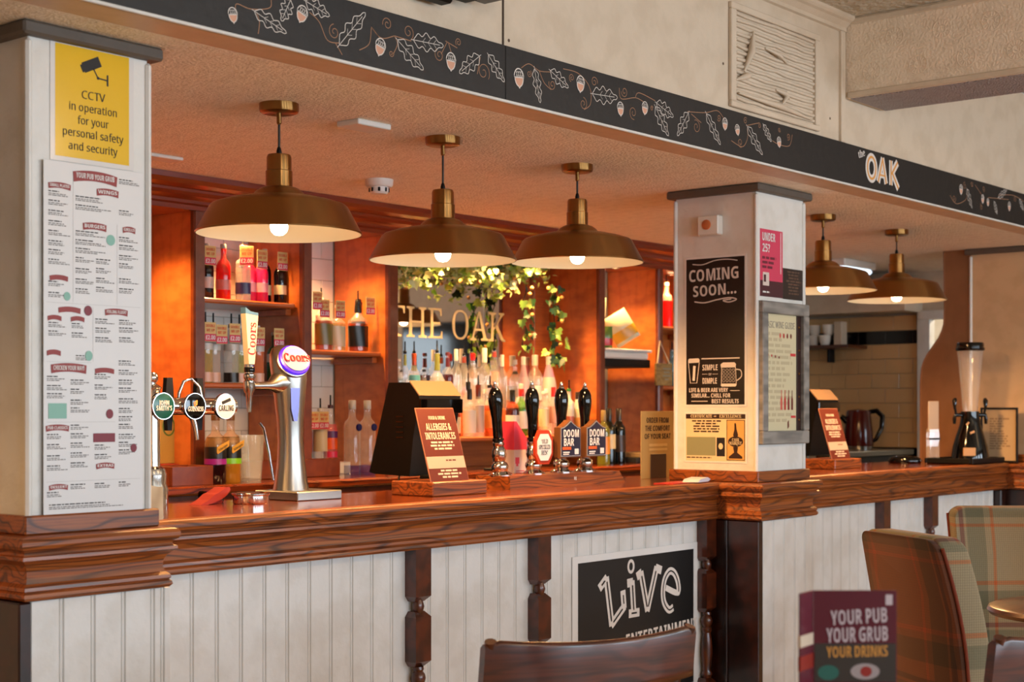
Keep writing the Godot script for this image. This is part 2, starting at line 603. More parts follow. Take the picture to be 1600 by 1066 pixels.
	tube(ro, disc_ring(0.016, 12), 0.0013, 5, false)
	for k in 16:
		var a := TAU * k / 16
		tube(ro, [Vector3(cos(a) * 0.018, sin(a) * 0.018, 0), Vector3(cos(a) * 0.036, sin(a) * 0.036, 0)], 0.0012, 4)
	var rm := done(ro)
	for i in 16:
		for j in 2:
			var r := part(cb, "embossed_flower", rm, mats["beam_paper"], Vector3(-0.0005, 0.095 + j * 0.125, 0.12 + i * 0.2 + j * 0.1))
			r.rotation.y = PI / 2
	# dark bracket of a speaker on the wall
	var sp := thing("wall_speaker", "dark brown box with a black bracket high on the wall above beam", "speaker", Vector3(3.1, 2.56, -2.952))
	part(sp, "bracket", box_mesh(Vector3(0.02, 0.02, 0), Vector3(0.09, 0.5, 0.035), 0.006), mats["black_plastic"])
	part(sp, "bracket_foot", box_mesh(Vector3(0.0, 0.01, 0.02), Vector3(0.12, 0.05, 0.07), 0.008), mats["black_plastic"])
	part(sp, "speaker_box", box_mesh(Vector3(0.03, 0.045, 0.035), Vector3(0.29, 0.42, 0.2), 0.012), mat("speaker_brown", Color(0.12, 0.085, 0.065), 0.35))
	part(sp, "mounting_arm", box_mesh(Vector3(0.09, 0.03, 0.04), Vector3(0.2, 0.05, 0.1), 0.008), mats["black_plastic"])

func disc_ring(r: float, n: int) -> Array:
	var p := []
	for i in n + 1: p.append(Vector3(r * cos(TAU * i / n), r * sin(TAU * i / n), 0))
	return p

# ---------------------------------------------------------------- pillars
func pillar(x0: float, x1: float, label: String, zb: float, paint := "white_paint") -> void:
	var p := thing("pillar", label, "pillar", Vector3(x0, TOP, -3.2075))
	var w := x1 - x0
	var d := zb - 3.2075
	part(p, "shaft", box_mesh(Vector3(0, 0.04, -d), Vector3(w, CEIL - TOP - 0.02, 0), 0.003), mats[paint])
	for c in [[0, 0], [w, 0], [0, -d], [w, -d]]:
		part(p, "corner_bead", box_mesh(Vector3(c[0] - 0.009, 0.04, c[1] - 0.009), Vector3(c[0] + 0.009, CEIL - TOP - 0.04, c[1] + 0.009), 0.006), mats["white_paint"])
	part(p, "cap", box_mesh(Vector3(-0.03, CEIL - TOP - 0.034, -d - 0.03), Vector3(w + 0.03, CEIL - TOP - 0.001, 0.03), 0.006), mats["pillar_cap_paint"])
	part(p, "plinth", box_mesh(Vector3(-0.022, 0.0, -d - 0.022), Vector3(w + 0.022, 0.046, 0.022), 0.004), mats["plinth_oak"])

func build_pillars() -> void:
	painted("tan_pillar_paint", Color(0.80, 0.68, 0.53), 0.5)
	pillar(2.061, 2.408, "white square pillar carrying the yellow camera sign and the long menu", 3.56)
	pillar(5.434, 5.823, "white square pillar with the coming soon board and wine guide", 3.601)
	pillar(8.47, 8.86, "cream pillar at the far right end of the counter", 3.58, "tan_pillar_paint")

# ---------------------------------------------------------------- bar front
func moulding() -> Array:
	# (outward, height) of the counter edge: nosing, bead, ogee frieze, lower bead
	return [Vector2(-0.06, 0), Vector2(-0.012, 0), Vector2(-0.005, -0.003), Vector2(0, -0.011), Vector2(0, -0.02), Vector2(-0.004, -0.028), Vector2(-0.012, -0.032), Vector2(-0.015, -0.038), Vector2(-0.013, -0.043), Vector2(-0.006, -0.046), Vector2(-0.005, -0.054), Vector2(-0.013, -0.059), Vector2(-0.024, -0.068), Vector2(-0.031, -0.082), Vector2(-0.032, -0.098), Vector2(-0.028, -0.111), Vector2(-0.018, -0.119), Vector2(-0.017, -0.127), Vector2(-0.021, -0.131), Vector2(-0.016, -0.135), Vector2(-0.014, -0.143), Vector2(-0.02, -0.15), Vector2(-0.06, -0.152)]

# mitred edge moulding along a path of (x, depth) corners, outside on the left hand of the run
func edge_moulding(path: Array) -> ArrayMesh:
	var st := tool()
	var prof := moulding()
	var n := path.size()
	var off := []
	for i in n:
		var t0: Vector2 = ((path[i] - path[maxi(i - 1, 0)]) as Vector2).normalized()
		var t1: Vector2 = ((path[mini(i + 1, n - 1)] - path[i]) as Vector2).normalized()
		if i == 0: t0 = t1
		if i == n - 1: t1 = t0
		var n0 := Vector2(t0.y, -t0.x)
		var n1 := Vector2(t1.y, -t1.x)
		var m := (n0 + n1)
		off.append(m / maxf(m.dot(n0), 0.1))
	for i in n - 1:
		for k in prof.size() - 1:
			st.set_smooth_group(100 * i + (k if k in [0, 6, 8, 11, 15, 17, 20] else 50) if false else -1)
			var a: Vector2 = path[i] + off[i] * prof[k].x
			var b: Vector2 = path[i + 1] + off[i + 1] * prof[k].x
			var c: Vector2 = path[i + 1] + off[i + 1] * prof[k + 1].x
			var d: Vector2 = path[i] + off[i] * prof[k + 1].x
			quad(st, Vector3(d.x, prof[k + 1].y, -d.y), Vector3(c.x, prof[k + 1].y, -c.y), Vector3(b.x, prof[k].y, -b.y), Vector3(a.x, prof[k].y, -a.y))
	# close the ends
	for e in [0, n - 1]:
		var pts := []
		for q in prof:
			var a: Vector2 = path[e] + off[e] * q.x
			pts.append(Vector3(a.x, q.y, -a.y))
		var mid := Vector3.ZERO
		for q in pts: mid += q
		mid /= pts.size()
		for k in pts.size():
			tri(st, mid, pts[k], pts[(k + 1) % pts.size()])
	return done(st)

func board_mesh(w: float, h: float) -> ArrayMesh:
	# tongue-and-groove board with a bead along its right edge
	var st := tool()
	var z := 0.009
	prism(st, [Vector2(0.0005, 0), Vector2(w - 0.0005, 0), Vector2(w - 0.0005, z - 0.005), Vector2(w - 0.002, z - 0.001), Vector2(w - 0.005, z), Vector2(w - 0.008, z - 0.001), Vector2(w - 0.0095, z - 0.004), Vector2(w - 0.011, z - 0.001), Vector2(w - 0.013, z), Vector2(0.003, z), Vector2(0.0005, z - 0.004)], 0.0, h, Transform3D(Basis(Vector3(1, 0, 0), Vector3(0, 0, 1), Vector3(0, 1, 0)), Vector3.ZERO))
	return done(st)

func boarded(label: String, x0: float, x1: float, depth: float, pitch: float, top: float) -> Node3D:
	var t := thing("bar_front_panel", label, "panel", Vector3(x0, 0.1, -depth))
	part(t, "backing_board", box_mesh(Vector3(0, 0, -0.02), Vector3(x1 - x0, top - 0.1, 0.0005)), mats["board_paint"])
	var n := int(ceil((x1 - x0) / pitch - 0.15))
	var m := board_mesh(pitch, top - 0.1)
	for i in n:
		var w := minf(pitch, x1 - x0 - i * pitch)
		part(t, "board", m if w > pitch * 0.999 else board_mesh(w, top - 0.1), mats["board_paint"], Vector3(i * pitch, 0, 0))
	return t

func half_post(x: float, label: String) -> void:
	var t := thing("bar_post", label, "post", Vector3(x, 0.1, -3.401), 0.0)
	var w := 0.036
	var zc := 0.0005
	var f := Transform3D(Basis(), Vector3(0, 0, zc))
	for seg in [[0.70, 0.89], [0.49, 0.668], [0.06, 0.22]]:
		var st := tool()
		st.set_smooth_group(-1)
		var y0: float = seg[0]
		var y1: float = seg[1]
		var c := 0.022
		var rings := [[y0 - c * 0.0, w * 0.62], [y0 + c * 0.8, w], [y1 - c * 0.8, w], [y1, w * 0.62]]
		if y1 > 0.85: rings = [[y0, w * 0.62], [y0 + c * 0.8, w], [y1, w]]
		for i in rings.size() - 1:
			var a: float = rings[i][1]
			var b: float = rings[i + 1][1]
			var ya: float = rings[i][0]
			var yb: float = rings[i + 1][0]
			var pa := [Vector3(-a, ya, -0.0), Vector3(a, ya, -0.0), Vector3(a, ya, a * 1.35), Vector3(-a, ya, a * 1.35)]
			var pb := [Vector3(-b, yb, -0.0), Vector3(b, yb, -0.0), Vector3(b, yb, b * 1.35), Vector3(-b, yb, b * 1.35)]
			for k in 4:
				face_out(st, [pa[k], pa[(k + 1) % 4], pb[(k + 1) % 4], pb[k]], Vector3(0, (ya + yb) / 2, w * 0.6), f)
			if i == 0: face_out(st, pa, Vector3(0, ya + 1, 0), f)
			if i == rings.size() - 2: face_out(st, pb, Vector3(0, yb - 1, 0), f)
		part(t, "square_block", done(st), mats["walnut_up"])
	var zf := Transform3D(Basis().scaled(Vector3(0.78, 1, 0.76)), Vector3(0, 0, 0.0255))
	var s2 := tool()
	lathe(s2, [Vector2(0.016, 0.66), Vector2(0.022, 0.672), Vector2(0.026, 0.684), Vector2(0.022, 0.696), Vector2(0.016, 0.708)], 16, zf)
	part(t, "turned_bead", done(s2), mats["walnut_up"])
	var s3 := tool()
	lathe(s3, [Vector2(0.022, 0.22), Vector2(0.03, 0.235), Vector2(0.02, 0.255), Vector2(0.026, 0.28), Vector2(0.031, 0.32), Vector2(0.028, 0.37), Vector2(0.02, 0.405), Vector2(0.026, 0.412), Vector2(0.027, 0.422), Vector2(0.02, 0.43), Vector2(0.028, 0.44), Vector2(0.032, 0.453), Vector2(0.028, 0.466), Vector2(0.02, 0.474), Vector2(0.024, 0.481), Vector2(0.022, 0.49)], 16, zf)
	part(t, "turned_spindle", done(s3), mats["walnut_up"])

func build_bar_front() -> void:
	# worktop with its moulded edge, stepping out round each pillar
	var w := thing("bar_worktop", "long polished brown oak bar counter top with carved moulded edge", "counter", Vector3(0, TOP, 0))
	var f := 3.325
	var p := 3.12
	var path := [Vector2(1.99, 4.3), Vector2(1.99, p), Vector2(2.445, p), Vector2(2.445, f), Vector2(5.336, f), Vector2(5.336, p), Vector2(5.835, p), Vector2(5.835, f), Vector2(8.40, f), Vector2(8.40, p), Vector2(9.3, p)]
	part(w, "edge_moulding", edge_moulding(path), mats["oak_along"])
	var st := tool()
	var inset := 0.05
	var poly := [Vector2(1.99 + inset, 4.3), Vector2(1.99 + inset, p + inset), Vector2(2.445 - inset, p + inset), Vector2(2.445 - inset, f + inset), Vector2(5.336 + inset, f + inset), Vector2(5.336 + inset, p + inset), Vector2(5.835 - inset, p + inset), Vector2(5.835 - inset, f + inset), Vector2(8.40 + inset, f + inset), Vector2(8.40 + inset, p + inset), Vector2(9.3, p + inset), Vector2(9.3, 3.93), Vector2(2.6, 3.93), Vector2(2.6, 4.3)]
	prism(st, poly, -0.035, -0.0003, Transform3D(Basis(Vector3(1, 0, 0), Vector3(0, 0, -1), Vector3(0, 1, 0)), Vector3.ZERO))
	part(w, "top_slab", done(st), wood_mat("oak_top", (mats["oak_along"] as StandardMaterial3D).albedo_texture, Vector3(0.5, 3.0, 3.0), 0.2, 0.9, Color(0.86, 0.72, 0.64)))
	# boarded fronts
	var top := TOP - 0.1535
	boarded("white tongue-and-groove boarding under the counter below the long menu", 2.035, 2.42, 3.165, 0.0885, top)
	boarded("white tongue-and-groove boarding along the middle of the bar front", 2.442, 5.358, 3.41, 0.0885, top)
	boarded("white tongue-and-groove boarding of the pedestal below the wine guide pillar", 5.395, 5.815, 3.165, 0.0885, top)
	boarded("white tongue-and-groove boarding at the right behind the tartan chairs", 5.832, 8.36, 3.41, 0.0885, top)
	# dark pedestal sides
	solo("pedestal_side", "dark stained wooden side panel at the left end of the bar", "panel", box_mesh(Vector3(2.0, 0.05, -4.25), Vector3(2.035, top, -3.15), 0.004), mats["walnut_dark"])
	solo("pedestal_side", "white painted return between the left pedestal and the bar front", "panel", box_mesh(Vector3(2.4205, 0.05, -3.40), Vector3(2.4405, top, -3.156), 0.002), mats["board_paint"])
	var ps := thing("pedestal_side", "dark stained wooden side of the pedestal under the wine guide pillar", "panel", Vector3(5.36, 0.05, -3.41))
	part(ps, "side_board", box_mesh(Vector3(0, 0, 0), Vector3(0.034, top - 0.05, 0.256), 0.003), mats["walnut_dark"])
	part(ps, "cover_strip", box_mesh(Vector3(-0.008, 0, 0.10), Vector3(0.001, top - 0.05, 0.112), 0.002), mats["walnut_dark"])
	solo("pedestal_side", "narrow painted return beside the pedestal at the right of pillar", "panel", box_mesh(Vector3(5.8155, 0.05, -3.40), Vector3(5.8305, top, -3.156), 0.002), mats["board_paint"])
	var pe := thing("end_pedestal", "dark stained wooden pedestal under the far right pillar", "panel", Vector3(8.44, 0.05, -3.44))
	part(pe, "side_board", box_mesh(Vector3(0, 0, 0), Vector3(0.03, top - 0.05, 0.29), 0.003), mats["walnut_dark"])
	part(pe, "front_board", box_mesh(Vector3(0.03, 0, 0.26), Vector3(0.9, top - 0.05, 0.29), 0.003), mats["walnut_dark"])
	part(pe, "corner_post", box_mesh(Vector3(-0.07, 0, 0.01), Vector3(0, top - 0.05, 0.08), 0.006), mats["walnut_dark"])
	half_post(3.597, "dark turned half post on bar front, leftmost of the posts")
	half_post(4.225, "dark turned half post on bar front, left of the live poster")
	half_post(5.322, "dark turned half post squeezed between live poster and pedestal")
	half_post(6.925, "dark turned half post behind the tartan chair's brown back")
	half_post(7.48, "dark turned half post on bar front, furthest right")
	solo("bar_carcass", "dark inside of the bar behind the front boarding", "cabinet", box_mesh(Vector3(2.62, 0.02, -3.9), Vector3(9.2, TOP - 0.05, -3.46)), mats["black_plastic"])

# ceiling globes of the room, behind the camera
func room_lights() -> void:
	var glow := mat("globe_glow", Color(1, 0.95, 0.85), 0.3)
	glow.emission_enabled = true
	glow.emission = Color(1.0, 0.84, 0.62)
	glow.emission_energy_multiplier = 2.5
	var n := 0
	for g in GLOBES:
		var t := thing("globe_lamp", ["left", "middle", "right"][n] + " white glass globe lamp on the ceiling of the room", "ceiling lamp", Vector3(g[0], 3.03, g[1]), 0.0, "globe lamps in the room")
		n += 1
		part(t, "globe_light", lathe_mesh([Vector2(0, -0.33), Vector2(0.06, -0.315), Vector2(0.105, -0.27), Vector2(0.12, -0.21), Vector2(0.105, -0.15), Vector2(0.06, -0.105), Vector2(0.04, -0.095)], 24), glow)
		part(t, "ceiling_rose", lathe_mesh([Vector2(0.04, -0.1), Vector2(0.045, -0.04), Vector2(0.07, -0.02), Vector2(0.07, 0)], 24), mats["brass"])
		var l := OmniLight3D.new()
		l.name = "globe_bulb"
		l.light_color = Color(1.0, 0.84, 0.66)
		l.light_energy = 1.35
		l.light_size = 0.11
		l.omni_range = 20.0
		l.omni_attenuation = 2.0
		l.shadow_enabled = true
		l.position = Vector3(0, -0.21, 0)
		t.add_child(l)
	# dark wall screen opposite, seen in the mirror
	var s := thing("wall_screen", "black switched-off screen on the far right wall of the room", "screen", Vector3(11.2, 1.72, -0.3), -PI / 2)
	part(s, "screen_case", box_mesh(Vector3(-0.4, 0, 0), Vector3(0.5, 0.56, 0.05), 0.006), mats["black_plastic"])
	part(s, "screen_face", box_mesh(Vector3(-0.38, 0.02, 0.05), Vector3(0.48, 0.54, 0.052)), mats["black_gloss"])

# ---------------------------------------------------------------- back bar
const BACK := 5.25
const FRONT := 4.9
const BACK_TOP := 1.126

func tiles(parent: Node3D, x0: float, x1: float, y0: float, y1: float, w: float, h: float, m: Material, skip_rows := []) -> void:
	# running-bond wall tiles in the parent's xy plane
	var full := box_mesh(Vector3(0.001, 0.001, 0), Vector3(w - 0.001, h - 0.001, 0.006), 0.002)
	var row := 0
	var y := y0
	while y < y1 - 0.01:
		if not row in skip_rows:
			var x := x0 - (w / 2.0 if row % 2 else 0.0)
			while x < x1 - 0.01:
				var a := maxf(x, x0)
				var b := minf(x + w, x1)
				if b - a > w * 0.99:
					part(parent, "tile", full, m, Vector3(x, y, 0))
				elif b - a > 0.015:
					part(parent, "tile", box_mesh(Vector3(0.001, 0.001, 0), Vector3(b - a - 0.001, h - 0.001, 0.006), 0.002), m, Vector3(a, y, 0))
				x += w
		y += h
		row += 1

func partition(x0: float, x1: float, label: String) -> void:
	var t := thing("back_bar_partition", label, "partition", Vector3(x0, BACK_TOP, -FRONT))
	var w := x1 - x0
	part(t, "side_panel", box_mesh(Vector3(0.006, 0.0, -(BACK - FRONT)), Vector3(w - 0.006, 2.22 - BACK_TOP, -0.01), 0.002), mats["mahogany_panel"])
	part(t, "front_post", box_mesh(Vector3(0, 0.0, -0.012), Vector3(w, 2.22 - BACK_TOP, 0.012), 0.003), mats["mahogany_post"])
	part(t, "post_bead", box_mesh(Vector3(0.004, 0.0, 0.012), Vector3(0.012, 2.22 - BACK_TOP, 0.016), 0.002), mats["mahogany_post"])

func shelf(x0: float, x1: float, y: float, label: String, z0 := 4.93) -> void:
	var t := thing("back_bar_shelf", label, "shelf", Vector3(x0, y, -BACK))
	part(t, "shelf_board", box_mesh(Vector3(0.0, -0.022, 0.008), Vector3(x1 - x0, 0, BACK - z0), 0.006), mats["mahogany_along"])
	part(t, "bearer", box_mesh(Vector3(x1 - x0 - 0.03, -0.05, 0.03), Vector3(x1 - x0, -0.022, BACK - z0 - 0.03), 0.003), mats["mahogany_along"])

func downlight(x: float, z: float, label: String, energy: float, angle := 62.0) -> void:
	var t := thing("recessed_downlight", label, "downlight", Vector3(x, 2.215, -z), 0.0, "back bar downlights")
	part(t, "bezel", lathe_mesh([Vector2(0.026, -0.001), Vector2(0.03, -0.006), Vector2(0.038, -0.005), Vector2(0.041, 0.0)], 24), mats["chrome"])
	part(t, "lamp_lens", lathe_mesh([Vector2(0.0, -0.003), Vector2(0.026, -0.002)], 24), mats["downlight_glow"])
	var s := SpotLight3D.new()
	s.name = "downlight_beam"
	s.light_color = Color(1.0, 0.76, 0.48)
	s.light_energy = energy
	s.light_size = 0.03
	s.spot_angle = angle
	s.spot_angle_attenuation = 1.0
	s.spot_range = 12.0
	s.shadow_enabled = true
	s.position = Vector3(0, -0.012, 0)
	s.rotation.x = -PI / 2
	t.add_child(s)

func build_back_bar() -> void:
	# cornice under the ceiling with soffit behind it
	var c := thing("back_bar_cornice", "dark red moulded wooden cornice running along the top of back bar", "cornice", Vector3(0, 2.22, -FRONT))
	var st := tool()
	prism(st, [Vector2(0, 0), Vector2(0.012, 0), Vector2(0.012, 0.018), Vector2(0.026, 0.024), Vector2(0.026, 0.036), Vector2(0.034, 0.042), Vector2(0.05, 0.05), Vector2(0.058, 0.064), Vector2(0.058, 0.074), Vector2(0.07, 0.078), Vector2(0.092, 0.088), Vector2(0.108, 0.104), Vector2(0.112, 0.124), Vector2(0, 0.124)], 2.4, 7.9, Transform3D(Basis(Vector3(0, 0, 1), Vector3(0, 1, 0), Vector3(1, 0, 0)), Vector3.ZERO))
	part(c, "crown_moulding", done(st), mats["mahogany_cornice"])
	part(c, "soffit", box_mesh(Vector3(2.4, 0.0, -(BACK - FRONT)), Vector3(7.9, 0.02, -0.001)), mats["mahogany_along"])
	# tiled and panelled wall behind
	var tb := thing("tiled_back_wall", "white metro tile wall behind the bottle shelves", "tiles", Vector3(0, BACK_TOP, -BACK - 0.008))
	part(tb, "grout_bed", box_mesh(Vector3(2.4, 0, -0.012), Vector3(7.9, 1.1, 0.003)), mats["grout"])
	tiles(tb, 3.95, 4.49, 0.0, 1.09, 0.2, 0.1, mats["tile_white"])
	tiles(tb, 4.535, 5.01, 0.0, 1.09, 0.2, 0.1, mats["tile_white"])
	tiles(tb, 6.68, 7.18, 0.0, 1.09, 0.2, 0.1, mats["tile_white"])
	for b in [[2.4, 3.9, "left_panel"], [7.22, 7.9, "right_panel"]]:
		part(tb, "wood_panel", box_mesh(Vector3(b[0], 0, 0.0), Vector3(b[1], 1.09, 0.012)), mats["mahogany_panel"])
	partition(3.895, 3.953, "mahogany partition between the left alcove and the pink bottle shelves")
	partition(4.482, 4.538, "mahogany partition between the pink bottle shelves and whiskey shelf")
	partition(5.009, 5.075, "mahogany partition left of the mirror")
	partition(6.636, 6.688, "mahogany partition right of the mirror")
	partition(7.20, 7.248, "mahogany partition right of the crisps basket")
	partition(7.84, 7.9, "mahogany partition at the right end of the back bar")
	shelf(3.953, 4.482, 1.878, "upper wooden shelf with the red and pink bottles")
	shelf(3.953, 4.482, 1.53, "lower wooden shelf with the pale flavoured bottles")
	shelf(4.538, 5.009, 1.683, "wooden shelf carrying the square whiskey bottles")
	shelf(7.222, 7.84, 1.90, "upper shelf with red bottle beside the wine guide pillar")
	shelf(7.222, 7.84, 1.557, "lower shelf with blue bottles beside the wine guide pillar")
	# mirror with frame and lettering
	var mi := thing("back_bar_mirror", "large mirror with gold serif lettering in the middle of the back bar", "mirror", Vector3(5.075, BACK_TOP + 0.26, -BACK + 0.002))
	part(mi, "mirror_glass", box_mesh(Vector3(0.0, 0, 0), Vector3(1.45, 0.83, 0.004)), mats["mirror"])
	part(mi, "frame_stile", box_mesh(Vector3(1.42, -0.02, 0), Vector3(1.555, 0.83, 0.022), 0.004), mats["mahogany_along"])
	part(mi, "frame_rail", box_mesh(Vector3(0.0, -0.03, 0), Vector3(1.42, 0.0, 0.02), 0.004), mats["mahogany_along"])
	text(mi, "THE OAK", 0.742, 0.466, 0.147, mat("frosted_letters", Color(0.78, 0.70, 0.52), 0.5), 0.0055, 0.89, "serif")
	# lower shelf in front of the mirror, back counter
	var d := thing("bottle_step", "wooden bottle shelf in front of the mirror", "shelf", Vector3(5.075, BACK_TOP, -BACK))
	part(d, "shelf_board", box_mesh(Vector3(0.0, 0.14, 0.02), Vector3(1.56, 0.16, 0.40), 0.004), mats["mahogany_along"])
	part(d, "riser", box_mesh(Vector3(0.0, 0.0, 0.05), Vector3(1.56, 0.14, 0.07), 0.003), mats["mahogany_along"])
	solo("bottle_riser", "raised wooden step for the rear row of bottles before the mirror", "shelf", box_mesh(Vector3(5.08, BACK_TOP + 0.161, -BACK + 0.028), Vector3(6.6, BACK_TOP + 0.30, -BACK + 0.15), 0.004), mats["mahogany_along"])
	var bc := thing("back_counter", "long polished wooden back counter under the bottle shelves", "counter", Vector3(0, BACK_TOP, 0))
	part(bc, "counter_top", box_mesh(Vector3(2.4, -0.035, -BACK), Vector3(7.9, 0, -4.65), 0.008), wood_mat("back_top_oak", (mats["oak_along"] as StandardMaterial3D).albedo_texture, Vector3(0.6, 2.4, 2.4), 0.22, 0.8, Color(0.9, 0.75, 0.68)))
	part(bc, "front_rail", box_mesh(Vector3(2.4, -0.075, -4.72), Vector3(7.9, -0.035, -4.69), 0.004), mats["mahogany_post"])
	solo("back_upstand", "low dark wooden upstand on the back counter below the bottle shelves", "upstand", box_mesh(Vector3(3.96, BACK_TOP, -4.92), Vector3(4.70, BACK_TOP + 0.08, -4.88), 0.004), mats["mahogany_post"])
	solo("bottle_fridge", "black fridge fronts under the back counter", "fridge", box_mesh(Vector3(2.4, 0.0, -5.2), Vector3(7.9, BACK_TOP - 0.08, -4.74), 0.004), mats["black_plastic"])
	for d2 in [[3.1, "in the left alcove"], [3.66, "above the left alcove near the first partition"], [4.22, "above the pink bottle shelves"], [4.78, "above the whiskey shelf"], [5.5, "above the left half of mirror"], [5.85, "above the middle of mirror"], [6.2, "above the right half of mirror"], [6.93, "above the crisps basket"], [7.5, "above the shelves right of the crisps basket"]]:
		downlight(d2[0], 4.945 if d2[0] > 5.1 and d2[0] < 6.6 else 5.0, "small chrome recessed downlight " + d2[1], 3.0 if d2[0] > 5.1 and d2[0] < 6.6 else 1.5)

# ---------------------------------------------------------------- pendants
func build_pendants() -> void:
	var outer := [Vector2(0.25, 0.0), Vector2(0.252, 0.004), Vector2(0.248, 0.008), Vector2(0.208, 0.082), Vector2(0.2, 0.089), Vector2(0.165, 0.1), Vector2(0.12, 0.11), Vector2(0.084, 0.115), Vector2(0.08, 0.117), Vector2(0.072, 0.127), Vector2(0.057, 0.138), Vector2(0.041, 0.143), Vector2(0.0405, 0.146), Vector2(0.0405, 0.19), Vector2(0.0375, 0.192), Vector2(0.0375, 0.232), Vector2(0.034, 0.24), Vector2(0.012, 0.242), Vector2(0.0, 0.242)]
	var inner := [Vector2(0.0, 0.135), Vector2(0.06, 0.125), Vector2(0.08, 0.112), Vector2(0.2, 0.084), Vector2(0.205, 0.08), Vector2(0.2475, 0.0)]
	var om := lathe_mesh(outer, 72, 0.5)
	var im := lathe_mesh(inner, 72, 0.9)
	var bulb := lathe_mesh([Vector2(0.0, -0.005), Vector2(0.014, -0.002), Vector2(0.024, 0.008), Vector2(0.028, 0.022), Vector2(0.024, 0.038), Vector2(0.014, 0.056), Vector2(0.013, 0.08)], 20)
	var sock := lathe_mesh([Vector2(0.016, 0.078), Vector2(0.018, 0.082), Vector2(0.018, 0.13), Vector2(0.0, 0.13)], 16)
	var can := lathe_mesh([Vector2(0.0, -0.028), Vector2(0.052, -0.028), Vector2(0.058, -0.025), Vector2(0.06, -0.018), Vector2(0.06, 0.0)], 40)
	var spots := [[0.55, 1.95, "brass dome pendant lamp left of the left pillar, outside the picture"], [3.104, 1.951, "brass dome pendant lamp, largest and leftmost, above the chrome beer taps"], [3.841, 1.926, "brass dome pendant lamp, second from the left, above the till"], [4.596, 1.974, "brass dome pendant lamp, third from left, next to the coming soon pillar"], [6.528, 1.983, "brass dome pendant lamp just right of the wine guide pillar"], [7.316, 1.981, "brass dome pendant lamp, furthest right, beside the curved screen"]]
	for s in spots:
		var rim: float = s[1]
		var t := thing("pendant_lamp", s[2], "pendant lamp", Vector3(s[0], rim, -3.49), 0.0, "brass pendant lamps over the bar")
		part(t, "shade", om, mats["brass"])
		part(t, "shade_lining", im, mats["enamel"])
		part(t, "bulb", bulb, mats["bulb_glow"])
		part(t, "lamp_holder", sock, mats["black_plastic"])
		var top := CEIL - rim
		var ct := tool()
		tube(ct, [Vector3(0, 0.24, 0), Vector3(0, top - 0.025, 0)], 0.0035, 8)
		part(t, "cord", done(ct), mats["cable_black"])
		part(t, "cord_grip", lathe_mesh([Vector2(0.008, 0.24), Vector2(0.008, 0.252), Vector2(0.0055, 0.262), Vector2(0.0035, 0.264)], 12), mats["black_plastic"])
		part(t, "ceiling_rose", can, mats["brass"], Vector3(0, top, 0))
		part(t, "rose_nipple", lathe_mesh([Vector2(0.004, -0.062), Vector2(0.0075, -0.058), Vector2(0.0075, -0.028)], 12), mats["brass"], Vector3(0, top, 0))
		var l := SpotLight3D.new()
		l.name = "bulb_light"
		l.light_color = Color(1.0, 0.74, 0.45)
		l.light_energy = 1.9
		l.light_size = 0.05
		l.spot_angle = 84.0
		l.spot_angle_attenuation = 0.6
		l.spot_range = 20.0
		l.spot_attenuation = 2.0
		l.rotation.x = -PI / 2
		l.shadow_enabled = true
		l.position = Vector3(0, -0.012, 0)
		t.add_child(l)

# ---------------------------------------------------------------- chalk vine on the beam (x, height)
const VINE_LEAVES := [[2.532, 2.420, 2.639, 2.385, 0.018], [2.653, 2.473, 2.622, 2.413, 0.019], [2.705, 2.481, 2.790, 2.459, 0.020], [2.826, 2.389, 2.923, 2.494, 0.022], [3.048, 2.444, 3.153, 2.379, 0.023], [3.112, 2.456, 3.237, 2.462, 0.024], [3.395, 2.461, 3.306, 2.396, 0.022], [3.435, 2.472, 3.509, 2.404, 0.020], [3.653, 2.468, 3.682, 2.368, 0.018], [3.732, 2.476, 3.824, 2.438, 0.020], [3.951, 2.439, 4.089, 2.448, 0.027], [4.316, 2.466, 4.420, 2.434, 0.023], [4.310, 2.452, 4.390, 2.364, 0.023], [4.515, 2.462, 4.445, 2.372, 0.022], [4.632, 2.476, 4.726, 2.378, 0.020], [4.914, 2.470, 5.023, 2.380, 0.021], [5.030, 2.494, 5.089, 2.438, 0.015], [6.907, 2.460, 6.968, 2.377, 0.018], [7.233, 2.435, 7.272, 2.378, 0.015], [7.286, 2.461, 7.392, 2.509, 0.015], [7.556, 2.480, 7.611, 2.432, 0.015]]
const VINE_ACORNS := [[2.463, 2.394, 0.044, 10.000], [2.691, 2.442, 0.054, -20.000], [2.979, 2.409, 0.057, -15.000], [3.269, 2.420, 0.060, 0.000], [3.578, 2.424, 0.067, 5.000], [3.887, 2.457, 0.061, -5.000], [4.106, 2.411, 0.053, 5.000], [4.247, 2.435, 0.051, -5.000], [4.756, 2.455, 0.051, 0.000], [4.843, 2.446, 0.046, 15.000], [5.147, 2.442, 0.046, 10.000], [6.840, 2.448, 0.054, 0.000], [7.093, 2.431, 0.049, 0.000], [7.156, 2.422, 0.043, 5.000], [7.424, 2.429, 0.052, 0.000]]
